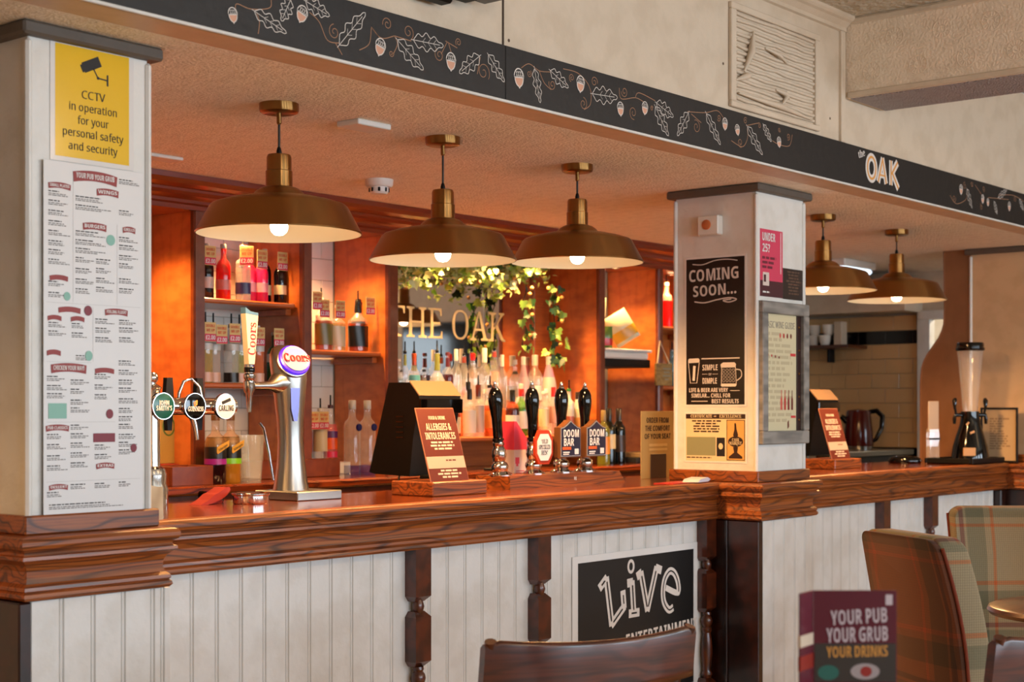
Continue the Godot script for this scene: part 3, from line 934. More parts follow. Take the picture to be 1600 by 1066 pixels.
const VINE_SPIRALS := [[2.808, 2.420, 0.021], [3.008, 2.480, 0.019], [3.092, 2.474, 0.022], [3.024, 2.402, 0.010], [3.220, 2.433, 0.020], [3.302, 2.484, 0.013], [3.413, 2.417, 0.029], [3.628, 2.449, 0.012], [3.742, 2.434, 0.018], [3.842, 2.472, 0.014], [3.962, 2.479, 0.018], [3.903, 2.399, 0.021], [4.129, 2.474, 0.019], [4.180, 2.412, 0.023], [4.289, 2.443, 0.009], [4.567, 2.420, 0.025], [4.716, 2.474, 0.013], [4.864, 2.404, 0.018], [4.900, 2.490, 0.013], [5.001, 2.486, 0.011], [5.219, 2.475, 0.014], [5.150, 2.492, 0.009], [6.883, 2.473, 0.018], [6.968, 2.487, 0.014], [7.105, 2.483, 0.014], [6.764, 2.401, 0.019], [7.080, 2.394, 0.016], [7.500, 2.474, 0.016]]
const VINE_STEMS := [[2.719, 2.455, 2.754, 2.436, 2.783, 2.394, 2.826, 2.394], [2.812, 2.392, 2.837, 2.365], [2.946, 2.460, 2.985, 2.437, 3.036, 2.453], [2.946, 2.457, 2.938, 2.413, 2.901, 2.389], [3.036, 2.453, 3.104, 2.451], [3.036, 2.453, 3.048, 2.433, 3.032, 2.402], [3.254, 2.477, 3.228, 2.437], [3.246, 2.478, 3.297, 2.467], [3.258, 2.477, 3.271, 2.448], [2.973, 2.441, 2.950, 2.458], [2.471, 2.413, 2.477, 2.427, 2.522, 2.423, 2.582, 2.438, 2.588, 2.460], [3.399, 2.459, 3.386, 2.407], [2.539, 2.419, 2.549, 2.396, 2.545, 2.365], [3.590, 2.460, 3.628, 2.479, 3.677, 2.466, 3.732, 2.472], [3.677, 2.466, 3.702, 2.433, 3.737, 2.417], [3.798, 2.493, 3.871, 2.493, 3.924, 2.470, 3.946, 2.441], [3.946, 2.441, 3.940, 2.402, 3.908, 2.381], [4.100, 2.482, 4.112, 2.448, 4.192, 2.464, 4.239, 2.458], [4.192, 2.464, 4.215, 2.484, 4.310, 2.472], [4.509, 2.465, 4.625, 2.479, 4.705, 2.498, 4.746, 2.479], [4.534, 2.461, 4.599, 2.439], [4.907, 2.473, 5.001, 2.497], [4.914, 2.466, 4.914, 2.425, 4.878, 2.391, 4.801, 2.403], [5.097, 2.443, 5.150, 2.435, 5.227, 2.441, 5.250, 2.487], [6.717, 2.410, 6.787, 2.379, 6.895, 2.410, 6.919, 2.462], [7.005, 2.491, 7.105, 2.442], [7.156, 2.447, 7.419, 2.465], [7.286, 2.472, 7.473, 2.492, 7.620, 2.476]]

func leaf_shape(base: Vector2, tip: Vector2, hw: float) -> Array:
	var ax := tip - base
	var n := Vector2(-ax.y, ax.x).normalized()
	var up := []
	var dn := []
	for i in 29:
		var t := i / 28.0
		var w := hw * pow(sin(PI * pow(t, 0.8)), 0.7) * (0.86 + 0.26 * cos(TAU * (t * 3.6 + 0.45)))
		up.append(base + ax * t + n * w)
		if i > 0 and i < 28: dn.push_front(base + ax * t - n * w)
	return up + dn

func spiral(c: Vector2, r: float, dir: float, start: float) -> Array:
	var p := []
	for i in 26:
		var t := i / 25.0
		var a := start + dir * t * TAU * 1.45
		p.append(c + Vector2(cos(a), sin(a)) * r * (1.0 - 0.82 * t))
	return p

func smooth_line(pts: Array, step := 6) -> Array:
	var out := []
	var n := pts.size()
	for i in n - 1:
		var p0: Vector2 = pts[maxi(i - 1, 0)]
		var p1: Vector2 = pts[i]
		var p2: Vector2 = pts[i + 1]
		var p3: Vector2 = pts[mini(i + 2, n - 1)]
		for k in step:
			out.append(p1.cubic_interpolate(p2, p0, p3, float(k) / step))
	out.append(pts[n - 1])
	return out

func paint_vine(b: Node3D) -> void:
	var z := 0.0009
	for l in VINE_LEAVES:
		var st := tool()
		var base := Vector2(l[0], l[1])
		var tip := Vector2(l[2], l[3])
		var wd := 0.0021 if l[4] > 0.012 else 0.0014
		ribbon(st, leaf_shape(base, tip, l[4]), wd, true, z)
		ribbon(st, [base - (tip - base) * 0.08, base.lerp(tip, 0.5), base.lerp(tip, 0.88)], wd * 0.8, false, z)
		var n := Vector2(-(tip - base).y, (tip - base).x).normalized()
		for k in 3:
			var q := base.lerp(tip, 0.3 + 0.18 * k)
			for s in [-1.0, 1.0]:
				ribbon(st, [q, q + n * s * l[4] * 0.5 + (tip - base) * 0.1], wd * 0.5, false, z)
		part(b, "painted_leaf", done(st), mats["chalk_white"])
	for a in VINE_ACORNS:
		var o := Vector2(a[0], a[1])
		var h: float = a[2]
		var rot := Transform2D(deg_to_rad(a[3]), o)
		var nut := []
		for i in 17:
			var t := PI + PI * i / 16.0
			nut.append(rot * Vector2(cos(t) * h * 0.3, sin(t) * h * 0.42 - (h * 0.08 if i == 8 else 0.0) + h * 0.08))
		var cup := []
		for i in 13:
			var t := PI * i / 12.0
			cup.append(rot * Vector2(cos(t) * h * 0.34, sin(t) * h * 0.40 + h * 0.07))
		var st := tool()
		var wd := h * 0.055
		ribbon(st, nut, wd, false, z + 0.0006)
		ribbon(st, cup, wd, true, z + 0.0006)
		for k in 4:
			var q := -0.2 + 0.13 * k
			ribbon(st, [rot * Vector2(q * h, h * 0.1), rot * Vector2((q + 0.1) * h, h * 0.36)], wd * 0.5, false, z + 0.0003)
			ribbon(st, [rot * Vector2((q + 0.1) * h, h * 0.1), rot * Vector2(q * h, h * 0.36)], wd * 0.5, false, z + 0.0003)
		var pa := part(b, "painted_acorn", done(st), mats["chalk_white"])
		var f := tool()
		flat_poly(f, nut, z + 0.0002)
		part(pa, "acorn_nut", done(f), mats["acorn_pink"])
	var k := 0
	for s in VINE_SPIRALS:
		var st := tool()
		k += 1
		ribbon(st, spiral(Vector2(s[0], s[1]), s[2], 1.0 if k % 2 else -1.0, k * 1.7), 0.002 if s[2] > 0.008 else 0.0014, false, z - 0.0003)
		part(b, "painted_tendril", done(st), mats["chalk_copper"])
	for s in VINE_STEMS:
		var pts := []
		for i in range(0, s.size(), 2): pts.append(Vector2(s[i], s[i + 1]))
		var st := tool()
		ribbon(st, smooth_line(pts), 0.0023, false, z - 0.0005)
		part(b, "painted_stem", done(st), mats["chalk_copper"])
	# the painted name
	var gold := mat("name_gold", Color(0.83, 0.58, 0.28), 0.8)
	var xs := [5.868, 5.972, 6.07]
	for pass_ in 2:
		var st := tool()
		var wd := 0.034 if pass_ == 0 else 0.010
		var zz := z + pass_ * 0.0008
		ribbon(st, disc_pts(xs[0] + 0.055, 2.44, 0.038, 0.046, 28), wd, true, zz)
		ribbon(st, [Vector2(xs[1] + 0.012, 2.388), Vector2(xs[1] + 0.055, 2.494)], wd, false, zz)
		ribbon(st, [Vector2(xs[1] + 0.052, 2.494), Vector2(xs[1] + 0.088, 2.388)], wd, false, zz + 0.0001)
		ribbon(st, [Vector2(xs[1] + 0.03, 2.42), Vector2(xs[1] + 0.08, 2.42)], wd * 0.7, false, zz + 0.0002)
		ribbon(st, [Vector2(xs[2] + 0.036, 2.388), Vector2(xs[2] + 0.036, 2.494)], wd, false, zz)
		ribbon(st, [Vector2(xs[2] + 0.04, 2.435), Vector2(xs[2] + 0.1, 2.494)], wd, false, zz + 0.0001)
		ribbon(st, [Vector2(xs[2] + 0.045, 2.445), Vector2(xs[2] + 0.108, 2.38)], wd, false, zz + 0.0002)
		part(b, "painted_name", done(st), mats["chalk_white"] if pass_ == 0 else gold)
	text(b, "the", 5.832, 2.488, 0.028, mats["chalk_white"], z, 0.06, "serif_bold", 0.3, HORIZONTAL_ALIGNMENT_CENTER, "painted_name")

# ---------------------------------------------------------------- signs, posters and boards
func plate(parent: Node3D, called: String, x0: float, y0: float, x1: float, y1: float, z0: float, z1: float, m: Material) -> MeshInstance3D:
	return part(parent, called, box_mesh(Vector3(x0, y0, z0), Vector3(x1, y1, z1), minf(0.0006, (z1 - z0) * 0.3)), m)

func inks(parent: Node3D, called: String, m: Material, rects: Array, z: float) -> void:
	# many small printed bars (unreadable small print) as one printed layer
	var st := tool()
	for r in rects: card(st, r[0], r[1], r[2], r[3], z)
	var o := part(parent, called, done(st), m)
	o.set_meta("kind", "stuff")

func small_print(rng: RandomNumberGenerator, x0: float, x1: float, y0: float, y1: float, lh: float, centred := false) -> Array:
	var out := []
	var y := y1
	while y > y0 + lh:
		var w := (x1 - x0) * rng.randf_range(0.55, 1.0)
		var a := (x0 + x1 - w) / 2.0 if centred else x0
		var x := a
		while x < a + w:
			var l := rng.randf_range(0.9, 3.2) * lh
			out.append([x, y - lh * 0.55, minf(x + l, a + w), y])
			x += l + lh * 0.45
		y -= lh
	return out

func arched(st: SurfaceTool, cx: float, cy: float, w: float, h: float, rise: float, z: float) -> void:
	var p := []
	for i in 9:
		var t := i / 8.0 * 2.0 - 1.0
		p.append(Vector2(cx + t * w / 2, cy + h / 2 + rise * (1 - t * t) - rise * 0.5))
	for i in 9:
		var t := 1.0 - i / 8.0 * 2.0
		p.append(Vector2(cx + t * w / 2 * 0.97, cy - h / 2 + rise * (1 - t * t) - rise * 0.5))
	flat_poly(st, p, z)

func build_signs() -> void:
	var rng := RandomNumberGenerator.new()
	rng.seed = 77
	var ink := mats["ink_black"] as Material
	var grey := mat("print_grey", Color(0.45, 0.43, 0.42), 0.6)
	var dark := mat("print_dark", Color(0.22, 0.20, 0.20), 0.6)
	var red := mat("menu_red", Color(0.55, 0.16, 0.15), 0.5)
	var white := mats["paper_white"] as Material
	# --- camera sign
	var gloss := mat("laminate_white", Color(0.84, 0.83, 0.82), 0.12)
	var c := thing("camera_sign", "yellow laminated camera warning sign at the top of the left pillar", "sign", Vector3(2.12, 2.024, -3.2070))
	plate(c, "laminated_sheet", 0, 0, 0.243, 0.297, 0, 0.0015, gloss)
	plate(c, "yellow_field", 0.014, 0.012, 0.229, 0.285, 0.0015, 0.002, mat("sign_yellow", Color(0.87, 0.70, 0.14), 0.14))
	var cm := tool()
	var R := Transform2D(deg_to_rad(26), Vector2(0.115, 0.246))
	var bodyp := []
	for q in [Vector2(-0.024, -0.012), Vector2(0.03, -0.012), Vector2(0.03, 0.014), Vector2(-0.024, 0.014)]: bodyp.append(R * q)
	flat_poly(cm, bodyp, 0.0026)
	bodyp = []
	for q in [Vector2(-0.03, -0.009), Vector2(-0.024, -0.009), Vector2(-0.024, 0.01), Vector2(-0.03, 0.01)]: bodyp.append(R * q)
	flat_poly(cm, bodyp, 0.0026)
	ribbon(cm, [Vector2(0.122, 0.240), Vector2(0.136, 0.218), Vector2(0.162, 0.216)], 0.0035, false, 0.0026)
	flat_poly(cm, disc_pts(0.136, 0.218, 0.004, 0.004, 12), 0.0027)
	ribbon(cm, [Vector2(0.164, 0.202), Vector2(0.164, 0.23)], 0.005, false, 0.0026)
	part(c, "camera_symbol", done(cm), ink)
	var yl := [["CCTV", 0.170, 0.068], ["in operation", 0.138, 0.138], ["for your", 0.106, 0.09], ["personal safety", 0.074, 0.176], ["and security", 0.041, 0.142]]
	for l in yl: text(c, l[0], 0.122, l[1], 0.019, ink, 0.0028, l[2], "sans")
	# --- long menu
	var mn := thing("food_menu", "tall white food menu sheet with red headings on the left pillar", "menu", Vector3(2.096, 1.163, -3.1985))
	plate(mn, "menu_sheet", 0, 0, 0.289, 0.858, 0, 0.002, mat("menu_paper", Color(0.83, 0.825, 0.82), 0.35))
	var W := 0.289
	var bars := []
	var heavy := []
	# four columns of dishes: (x0, x1, y0, y1)
	for blk in [[0.013, 0.074, 0.586, 0.785], [0.013, 0.06, 0.52, 0.567], [0.013, 0.066, 0.41, 0.468], [0.089, 0.205, 0.72, 0.78], [0.089, 0.18, 0.636, 0.695], [0.089, 0.143, 0.525, 0.63], [0.148, 0.205, 0.525, 0.63], [0.216, 0.276, 0.725, 0.757], [0.216, 0.276, 0.595, 0.69], [0.216, 0.276, 0.53, 0.586], [0.078, 0.132, 0.412, 0.468], [0.146, 0.205, 0.41, 0.482], [0.216, 0.276, 0.405, 0.482], [0.009, 0.066, 0.28, 0.338], [0.075, 0.132, 0.243, 0.33], [0.144, 0.2, 0.262, 0.345], [0.215, 0.273, 0.137, 0.38], [0.009, 0.068, 0.09, 0.198], [0.075, 0.132, 0.09, 0.22], [0.144, 0.2, 0.202, 0.217], [0.144, 0.2, 0.13, 0.17], [0.009, 0.06, 0.034, 0.058], [0.075, 0.132, 0.04, 0.075], [0.144, 0.2, 0.04, 0.075], [0.215, 0.265, 0.055, 0.076], [0.015, 0.27, 0.004, 0.028], [0.216, 0.278, 0.80, 0.835], [0.09, 0.14, 0.365, 0.39]]:
		var y: float = blk[3]
		while y > blk[2] + 0.016:
			for r in small_print(rng, blk[0], blk[0] + (blk[1] - blk[0]) * 0.75, y - 0.0066, y, 0.005): heavy.append(r)
			for r in small_print(rng, blk[0], blk[1], y - 0.0165, y - 0.006, 0.004): bars.append(r)
			y -= rng.randf_range(0.019, 0.027)
	inks(mn, "small_print", grey, bars, 0.0025)
	inks(mn, "dish_names", dark, heavy, 0.0026)
	var rules := []
	for q in [[0.082, 0.52, 0.0826, 0.82], [0.21, 0.52, 0.2106, 0.72], [0.008, 0.515, 0.28, 0.5156], [0.139, 0.375, 0.1396, 0.51], [0.008, 0.372, 0.135, 0.3726], [0.008, 0.226, 0.205, 0.2266], [0.008, 0.082, 0.28, 0.0826]]: rules.append(q)
	inks(mn, "ruled_lines", mat("rule_grey", Color(0.66, 0.65, 0.64), 0.6), rules, 0.0025)
	var heads := [["YOUR PUB YOUR GRUB", 0.146, 0.829, 0.129, 0.025, 0.012], ["SMALL PLATES", 0.044, 0.798, 0.063, 0.014, 0.006], ["WINGS", 0.182, 0.796, 0.065, 0.017, 0.006], ["BURGERS", 0.144, 0.708, 0.069, 0.017, 0.006], ["GRILLS", 0.246, 0.709, 0.038, 0.014, 0.006], ["", 0.042, 0.575, 0.052, 0.012, 0.006], ["", 0.072, 0.499, 0.063, 0.013, 0.006], ["FEELING FLUSH?", 0.208, 0.5, 0.068, 0.015, 0.006], ["", 0.03, 0.478, 0.039, 0.011, 0.006], ["", 0.095, 0.478, 0.039, 0.011, 0.006], ["", 0.028, 0.394, 0.039, 0.012, 0.006], ["CHICKEN YOUR WAY!", 0.07, 0.357, 0.101, 0.021, 0.008], ["", 0.173, 0.353, 0.057, 0.012, 0.006], ["PUB CLASSICS", 0.038, 0.212, 0.065, 0.014, 0.006], ["EXTRAS", 0.175, 0.117, 0.054, 0.013, 0.006], ["DESSERT", 0.041, 0.069, 0.053, 0.012, 0.006]]
	for h in heads:
		var st := tool()
		arched(st, h[1], h[2], h[3], h[4], h[5] * 0.6, 0.0032)
		var hb := part(mn, "heading_banner", done(st), red)
		if h[0]: text(hb, h[0], h[1], h[2] + h[5] * 0.12, h[4] * 0.52, white, 0.0036, h[3] * 0.86)
	for q in [[0.191, 0.679, 0.013, 0.0135], [0.065, 0.532, 0.0095, 0.0105], [0.127, 0.389, 0.0105, 0.0125]]:
		var dots := tool()
		flat_poly(dots, disc_pts(q[0], q[1], q[2], q[3], 20), 0.0032)
		part(mn, "green_badge", done(dots), mat("menu_teal", Color(0.50, 0.70, 0.64), 0.5))
	plate(mn, "green_panel", 0.013, 0.235, 0.064, 0.272, 0.0021, 0.0032, mat("menu_teal"))
	for q in [[0.125, 0.5, 0.0115, 0.0125], [0.188, 0.246, 0.0105, 0.012], [0.26, 0.16, 0.0095, 0.0105]]:
		var dr := tool()
		flat_poly(dr, disc_pts(q[0], q[1], q[2], q[3], 20), 0.0032)
		part(mn, "maroon_badge", done(dr), mat("menu_maroon", Color(0.47, 0.10, 0.17), 0.5))
	plate(mn, "maroon_panel", 0.14, 0.176, 0.204, 0.198, 0.0021, 0.0032, mat("menu_maroon"))
	# --- coming soon board on the pillar's left side
	var chalk := mats["chalk_white"] as Material
	var cs := thing("chalk_board", "tall dark COMING SOON chalk poster on the pillar beside the lamps", "poster", Vector3(5.4335, 1.431, -3.555), -PI / 2)
	plate(cs, "poster_margin", 0, 0, 0.302, 0.63, 0, 0.002, white)
	plate(cs, "black_field", 0.009, 0.009, 0.293, 0.621, 0.002, 0.0025, mat("poster_black", Color(0.06, 0.045, 0.04), 0.35))
	text(cs, "COMING", 0.145, 0.552, 0.05, chalk, 0.003, 0.24, "sans_bold", 0.02)
	text(cs, "SOON...", 0.150, 0.487, 0.046, chalk, 0.003, 0.21, "sans_bold", 0.03)
	var sw := tool()
	ribbon(sw, smooth_line([Vector2(0.04, 0.6), Vector2(0.09, 0.596), Vector2(0.15, 0.61), Vector2(0.21, 0.612), Vector2(0.26, 0.604)]), 0.004, false, 0.003)
	ribbon(sw, smooth_line([Vector2(0.05, 0.442), Vector2(0.1, 0.436), Vector2(0.16, 0.446), Vector2(0.22, 0.452), Vector2(0.255, 0.444), Vector2(0.22, 0.434), Vector2(0.19, 0.442), Vector2(0.23, 0.446)]), 0.005, false, 0.003)
	part(cs, "chalk_flourish", done(sw), chalk)
	var gl := tool()
	flat_poly(gl, [Vector2(0.018, 0.196), Vector2(0.024, 0.203), Vector2(0.07, 0.204), Vector2(0.076, 0.197), Vector2(0.074, 0.186), Vector2(0.02, 0.184)], 0.003)
	ribbon(gl, [Vector2(0.02, 0.184), Vector2(0.03, 0.1), Vector2(0.062, 0.1), Vector2(0.074, 0.186)], 0.003, false, 0.003)
	ribbon(gl, [Vector2(0.046, 0.11), Vector2(0.05, 0.172)], 0.012, false, 0.003)
	part(cs, "chalk_pint_glass", done(gl), chalk)
	var mg := tool()
	flat_poly(mg, [Vector2(0.178, 0.176), Vector2(0.19, 0.184), Vector2(0.245, 0.184), Vector2(0.253, 0.176), Vector2(0.25, 0.163), Vector2(0.18, 0.163)], 0.003)
	flat_poly(mg, [Vector2(0.178, 0.09), Vector2(0.184, 0.084), Vector2(0.25, 0.084), Vector2(0.256, 0.09), Vector2(0.25, 0.096), Vector2(0.184, 0.096)], 0.003)
	ribbon(mg, [Vector2(0.184, 0.165), Vector2(0.182, 0.092)], 0.003, false, 0.003)
	ribbon(mg, [Vector2(0.25, 0.165), Vector2(0.254, 0.092)], 0.003, false, 0.003)
	ribbon(mg, smooth_line([Vector2(0.252, 0.155), Vector2(0.275, 0.15), Vector2(0.278, 0.125), Vector2(0.256, 0.108)]), 0.004, false, 0.003)
	for i in 4:
		for j in 4:
			ribbon(mg, disc_pts(0.194 + 0.0155 * i, 0.108 + 0.0145 * j, 0.006, 0.0055, 8), 0.0012, true, 0.003)
	part(cs, "chalk_dimple_mug", done(mg), chalk)
	text(cs, "SIMPLE", 0.127, 0.164, 0.024, chalk, 0.003, 0.074)
	text(cs, "or", 0.127, 0.137, 0.012, chalk, 0.003, 0.014, "sans")
	text(cs, "DIMPLE", 0.125, 0.108, 0.024, chalk, 0.003, 0.07)
	text(cs, "LIFE & BEER ARE VERY", 0.118, 0.070, 0.017, chalk, 0.003, 0.19)
	text(cs, "SIMILAR... CHILL FOR", 0.13, 0.047, 0.017, chalk, 0.003, 0.19)
	text(cs, "BEST RESULTS", 0.2, 0.023, 0.017, chalk, 0.003, 0.13)
	var rl := tool()
	for q in [[0.085, 0.199, 0.27, 0.204], [0.225, 0.066, 0.27, 0.068], [0.035, 0.022, 0.115, 0.025], [0.088, 0.136, 0.115, 0.1375], [0.138, 0.136, 0.165, 0.1375]]: card(rl, q[0], q[1], q[2], q[3], 0.003)
	part(cs, "chalk_rules", done(rl), chalk)
	# --- certificate
	var ce := thing("certificate", "cream certificate of excellence for cask beer at the foot of pillar", "certificate", Vector3(5.4335, 1.197, -3.556), -PI / 2)
	var cream := mat("certificate_cream", Color(0.85, 0.78, 0.62), 0.3)
	plate(ce, "certificate_sheet", 0, 0, 0.306, 0.212, 0, 0.002, white)
	plate(ce, "cream_field", 0.008, 0.008, 0.298, 0.204, 0.002, 0.0024, cream)
	var brown := mat("certificate_brown", Color(0.17, 0.09, 0.06), 0.4)
	plate(ce, "title_band", 0.008, 0.184, 0.298, 0.204, 0.0024, 0.0028, brown)
	text(ce, "CERTIFICATE", 0.085, 0.1945, 0.012, cream, 0.0032, 0.105, "serif_bold")
	text(ce, "OF", 0.153, 0.194, 0.006, cream, 0.0032, 0.012, "serif_bold")
	text(ce, "EXCELLENCE", 0.226, 0.1945, 0.012, cream, 0.0032, 0.105, "serif_bold")
	plate(ce, "badge_panel", 0.208, 0.012, 0.296, 0.18, 0.0024, 0.0028, brown)
	plate(ce, "badge_field", 0.211, 0.015, 0.293, 0.177, 0.0028, 0.003, mat("badge_gold", Color(0.80, 0.62, 0.34), 0.35))
	var pm := tool()
	flat_poly(pm, [Vector2(0.249, 0.168), Vector2(0.254, 0.164), Vector2(0.257, 0.14), Vector2(0.264, 0.118), Vector2(0.26, 0.105), Vector2(0.244, 0.105), Vector2(0.24, 0.118), Vector2(0.246, 0.14), Vector2(0.246, 0.164)], 0.0034)
	flat_poly(pm, disc_pts(0.252, 0.09, 0.036, 0.022, 28), 0.0036)
	flat_poly(pm, [Vector2(0.24, 0.068), Vector2(0.264, 0.068), Vector2(0.26, 0.045), Vector2(0.284, 0.028), Vector2(0.284, 0.02), Vector2(0.22, 0.02), Vector2(0.22, 0.028), Vector2(0.244, 0.045)], 0.0034)
	part(ce, "hand_pump_emblem", done(pm), brown)
	text(ce, "CASK", 0.252, 0.097, 0.012, cream, 0.004, 0.034, "serif_bold")
	text(ce, "MARQUE", 0.252, 0.083, 0.012, cream, 0.004, 0.06, "serif_bold")
	plate(ce, "green_coupon", 0.012, 0.03, 0.155, 0.108, 0.0024, 0.0028, mat("coupon_green", Color(0.52, 0.53, 0.40), 0.5))
	plate(ce, "phone_picture", 0.16, 0.028, 0.2, 0.106, 0.0024, 0.0028, mat("phone_dark", Color(0.1, 0.1, 0.12), 0.4))
	var disc := tool()
	flat_poly(disc, disc_pts(0.18, 0.07, 0.011, 0.013, 16), 0.0032)
	part(ce, "phone_emblem", done(disc), cream)
	inks(ce, "small_print", brown, small_print(rng, 0.02, 0.2, 0.118, 0.178, 0.011, true) + small_print(rng, 0.012, 0.2, 0.012, 0.024, 0.008), 0.0031)
	# --- alarm sounder box on the pillar
	var al := thing("sounder_box", "small white wall box with an orange button high on pillar", "alarm", Vector3(5.434, 2.146, -3.467), -PI / 2)
	part(al, "case", box_mesh(Vector3(0, 0, 0), Vector3(0.1, 0.08, 0.04), 0.004), mats["white_plastic"])
	var bt := part(al, "button", lathe_mesh([Vector2(0.021, 0), Vector2(0.021, 0.004), Vector2(0.017, 0.006), Vector2(0, 0.007)], 20), mat("button_orange", Color(0.75, 0.42, 0.24), 0.4), Vector3(0.045, 0.042, 0.04))
	bt.rotation.x = PI / 2
	# --- under 25 poster and the dark notice
	var u := thing("age_poster", "pink UNDER 25 poster on the front of the right pillar", "poster", Vector3(5.46, 1.886, -3.2070))
	plate(u, "poster_sheet", 0, 0, 0.184, 0.278, 0, 0.0015, mat("poster_pink", Color(0.80, 0.24, 0.36), 0.4))
	plate(u, "dark_strip", 0, 0, 0.184, 0.066, 0.0015, 0.002, mat("poster_maroon", Color(0.27, 0.10, 0.14), 0.4))
	text(u, "UNDER", 0.066, 0.246, 0.034, white, 0.003, 0.105)
	text(u, "25?", 0.046, 0.2, 0.034, white, 0.003, 0.06)
	inks(u, "small_print", mat("poster_dark_pink", Color(0.42, 0.10, 0.18), 0.5), small_print(rng, 0.016, 0.13, 0.1, 0.165, 0.019), 0.0026)
	inks(u, "caption", white, small_print(rng, 0.02, 0.1, 0.008, 0.022, 0.012), 0.0026)
	plate(u, "white_bar", 0.165, 0.1, 0.1695, 0.272, 0.0015, 0.0022, white)
	var idc := plate(u, "card_picture", 0.02, 0.045, 0.07, 0.1, 0.002, 0.003, mat("card_pale", Color(0.82, 0.76, 0.72), 0.4))
	plate(idc, "card_photo", 0.026, 0.06, 0.044, 0.09, 0.003, 0.0034, mat("poster_maroon"))
	var nb := thing("dark_notice", "small dark brown notice beside the pink poster", "notice", Vector3(5.644, 1.884, -3.2070))
	plate(nb, "notice_sheet", 0, 0, 0.178, 0.13, 0, 0.002, mat("notice_brown", Color(0.15, 0.10, 0.085), 0.4))
	inks(nb, "small_print", mat("notice_tan", Color(0.36, 0.26, 0.20), 0.5), small_print(rng, 0.02, 0.16, 0.008, 0.12, 0.013, true), 0.0026)
	# --- wine guide in a distressed frame
	var wf := thing("wine_guide", "framed BASIC WINE GUIDE chart in a distressed grey wooden frame", "chart", Vector3(5.437, 1.276, -3.2055))
	var grain := wood_mat("distressed_grey", wood_tex(Color(0.56, 0.54, 0.51), Color(0.22, 0.21, 0.205), 91, 6, 1.2, 0.25, 256, 256), Vector3(2.0, 1.4, 2.0), 0.7, 0.0)
	var fw := 0.388
	var fh := 0.59
	for q in [[0, 0, fw, 0.055], [0, fh - 0.05, fw, fh], [0, 0.055, 0.045, fh - 0.05], [fw - 0.045, 0.055, fw, fh - 0.05]]:
		part(wf, "frame_rail", box_mesh(Vector3(q[0], q[1], 0), Vector3(q[2], q[3], 0.028), 0.004), grain)
	var chart := mat("chart_cream", Color(0.80, 0.76, 0.62), 0.45)
	plate(wf, "chart_sheet", 0.043, 0.05, fw - 0.043, fh - 0.045, 0.002, 0.006, chart)
	plate(wf, "leather_strip", fw - 0.078, 0.05, fw - 0.044, fh - 0.05, 0.006, 0.010, mat("strip_brown", Color(0.17, 0.065, 0.05), 0.4))
	for k in 5:
		var rv := part(wf, "rivet", lathe_mesh([Vector2(0.005, 0), Vector2(0.004, 0.003), Vector2(0, 0.004)], 10), mats["brass"], Vector3(fw - 0.061, 0.1 + 0.098 * k, 0.010))
		rv.rotation.x = PI / 2
	text(wf, "BASIC WINE GUIDE", 0.175, 0.495, 0.026, grey, 0.0064, 0.24, "sans")
	inks(wf, "table_print", mat("chart_tan", Color(0.72, 0.67, 0.54), 0.6), small_print(rng, 0.06, 0.29, 0.07, 0.465, 0.024), 0.0064)
	var icons := [[Color(0.78, 0.33, 0.28), 0.185], [Color(0.70, 0.20, 0.18), 0.215], [Color(0.5, 0.12, 0.12), 0.245], [Color(0.42, 0.15, 0.1), 0.275]]
	for i in 4:
		var im := mat("wine_tone_%d" % i, icons[i][0], 0.5)
		var ic := tool()
		var x: float = icons[i][1]
		flat_poly(ic, [Vector2(x - 0.008, 0.142), Vector2(x + 0.008, 0.142), Vector2(x + 0.008, 0.185), Vector2(x + 0.003, 0.2), Vector2(x + 0.003, 0.225), Vector2(x - 0.003, 0.225), Vector2(x - 0.003, 0.2), Vector2(x - 0.008, 0.185)], 0.0066)
		part(wf, "wine_bottle_icon", done(ic), im)
		ic = tool()
		flat_poly(ic, disc_pts(x - 0.01, 0.452, 0.007, 0.011, 10), 0.0066)
		part(wf, "wine_drop_icon", done(ic), im)
		ic = tool()
		flat_poly(ic, disc_pts(x - 0.11, 0.37 - 0.003 * i, 0.006, 0.006, 8), 0.0066)
		part(wf, "grape_icon", done(ic), im)
	var rb := tool()
	card(rb, 0.26, 0.368, 0.305, 0.38, 0.0066)
	card(rb, 0.265, 0.108, 0.305, 0.118, 0.0066)
	part(wf, "red_tabs", done(rb), mat("tab_red", Color(0.78, 0.22, 0.22), 0.5))
	var dg := tool()
	flat_poly(dg, [Vector2(0.236, 0.062), Vector2(0.25, 0.072), Vector2(0.246, 0.1), Vector2(0.236, 0.09)], 0.0066)
	part(wf, "dark_glass_icon", done(dg), mat("wine_tone_3"))
	# --- live poster
	var lv := thing("live_poster", "black chalk poster reading Live with white border on bar front", "poster", Vector3(4.443, 0.28, -3.3995))
	plate(lv, "poster_margin", 0, 0, 0.842, 0.598, 0, 0.003, white)
	plate(lv, "black_field", 0.034, 0.03, 0.812, 0.572, 0.003, 0.0036, painted("chalkboard", Color(0.075, 0.072, 0.072), 0.4))
	var off := Vector2(-4.443, -0.28)
	var letters := [
		[Vector2(4.612, 0.752), Vector2(4.652, 0.782), Vector2(4.686, 0.606), Vector2(4.765, 0.664), Vector2(4.758, 0.722)],
		[Vector2(4.794, 0.752), Vector2(4.820, 0.754), Vector2(4.831, 0.634), Vector2(4.803, 0.634), Vector2(4.862, 0.634)],
		[Vector2(4.857, 0.774), Vector2(4.88, 0.784), Vector2(4.923, 0.638), Vector2(4.985, 0.795), Vector2(5.015, 0.785)],
		[Vector2(5.05, 0.712), Vector2(5.135, 0.684), Vector2(5.14, 0.722), Vector2(5.115, 0.763), Vector2(5.08, 0.775), Vector2(5.046, 0.748), Vector2(5.032, 0.7), Vector2(5.04, 0.655), Vector2(5.073, 0.622), Vector2(5.105, 0.628)]]
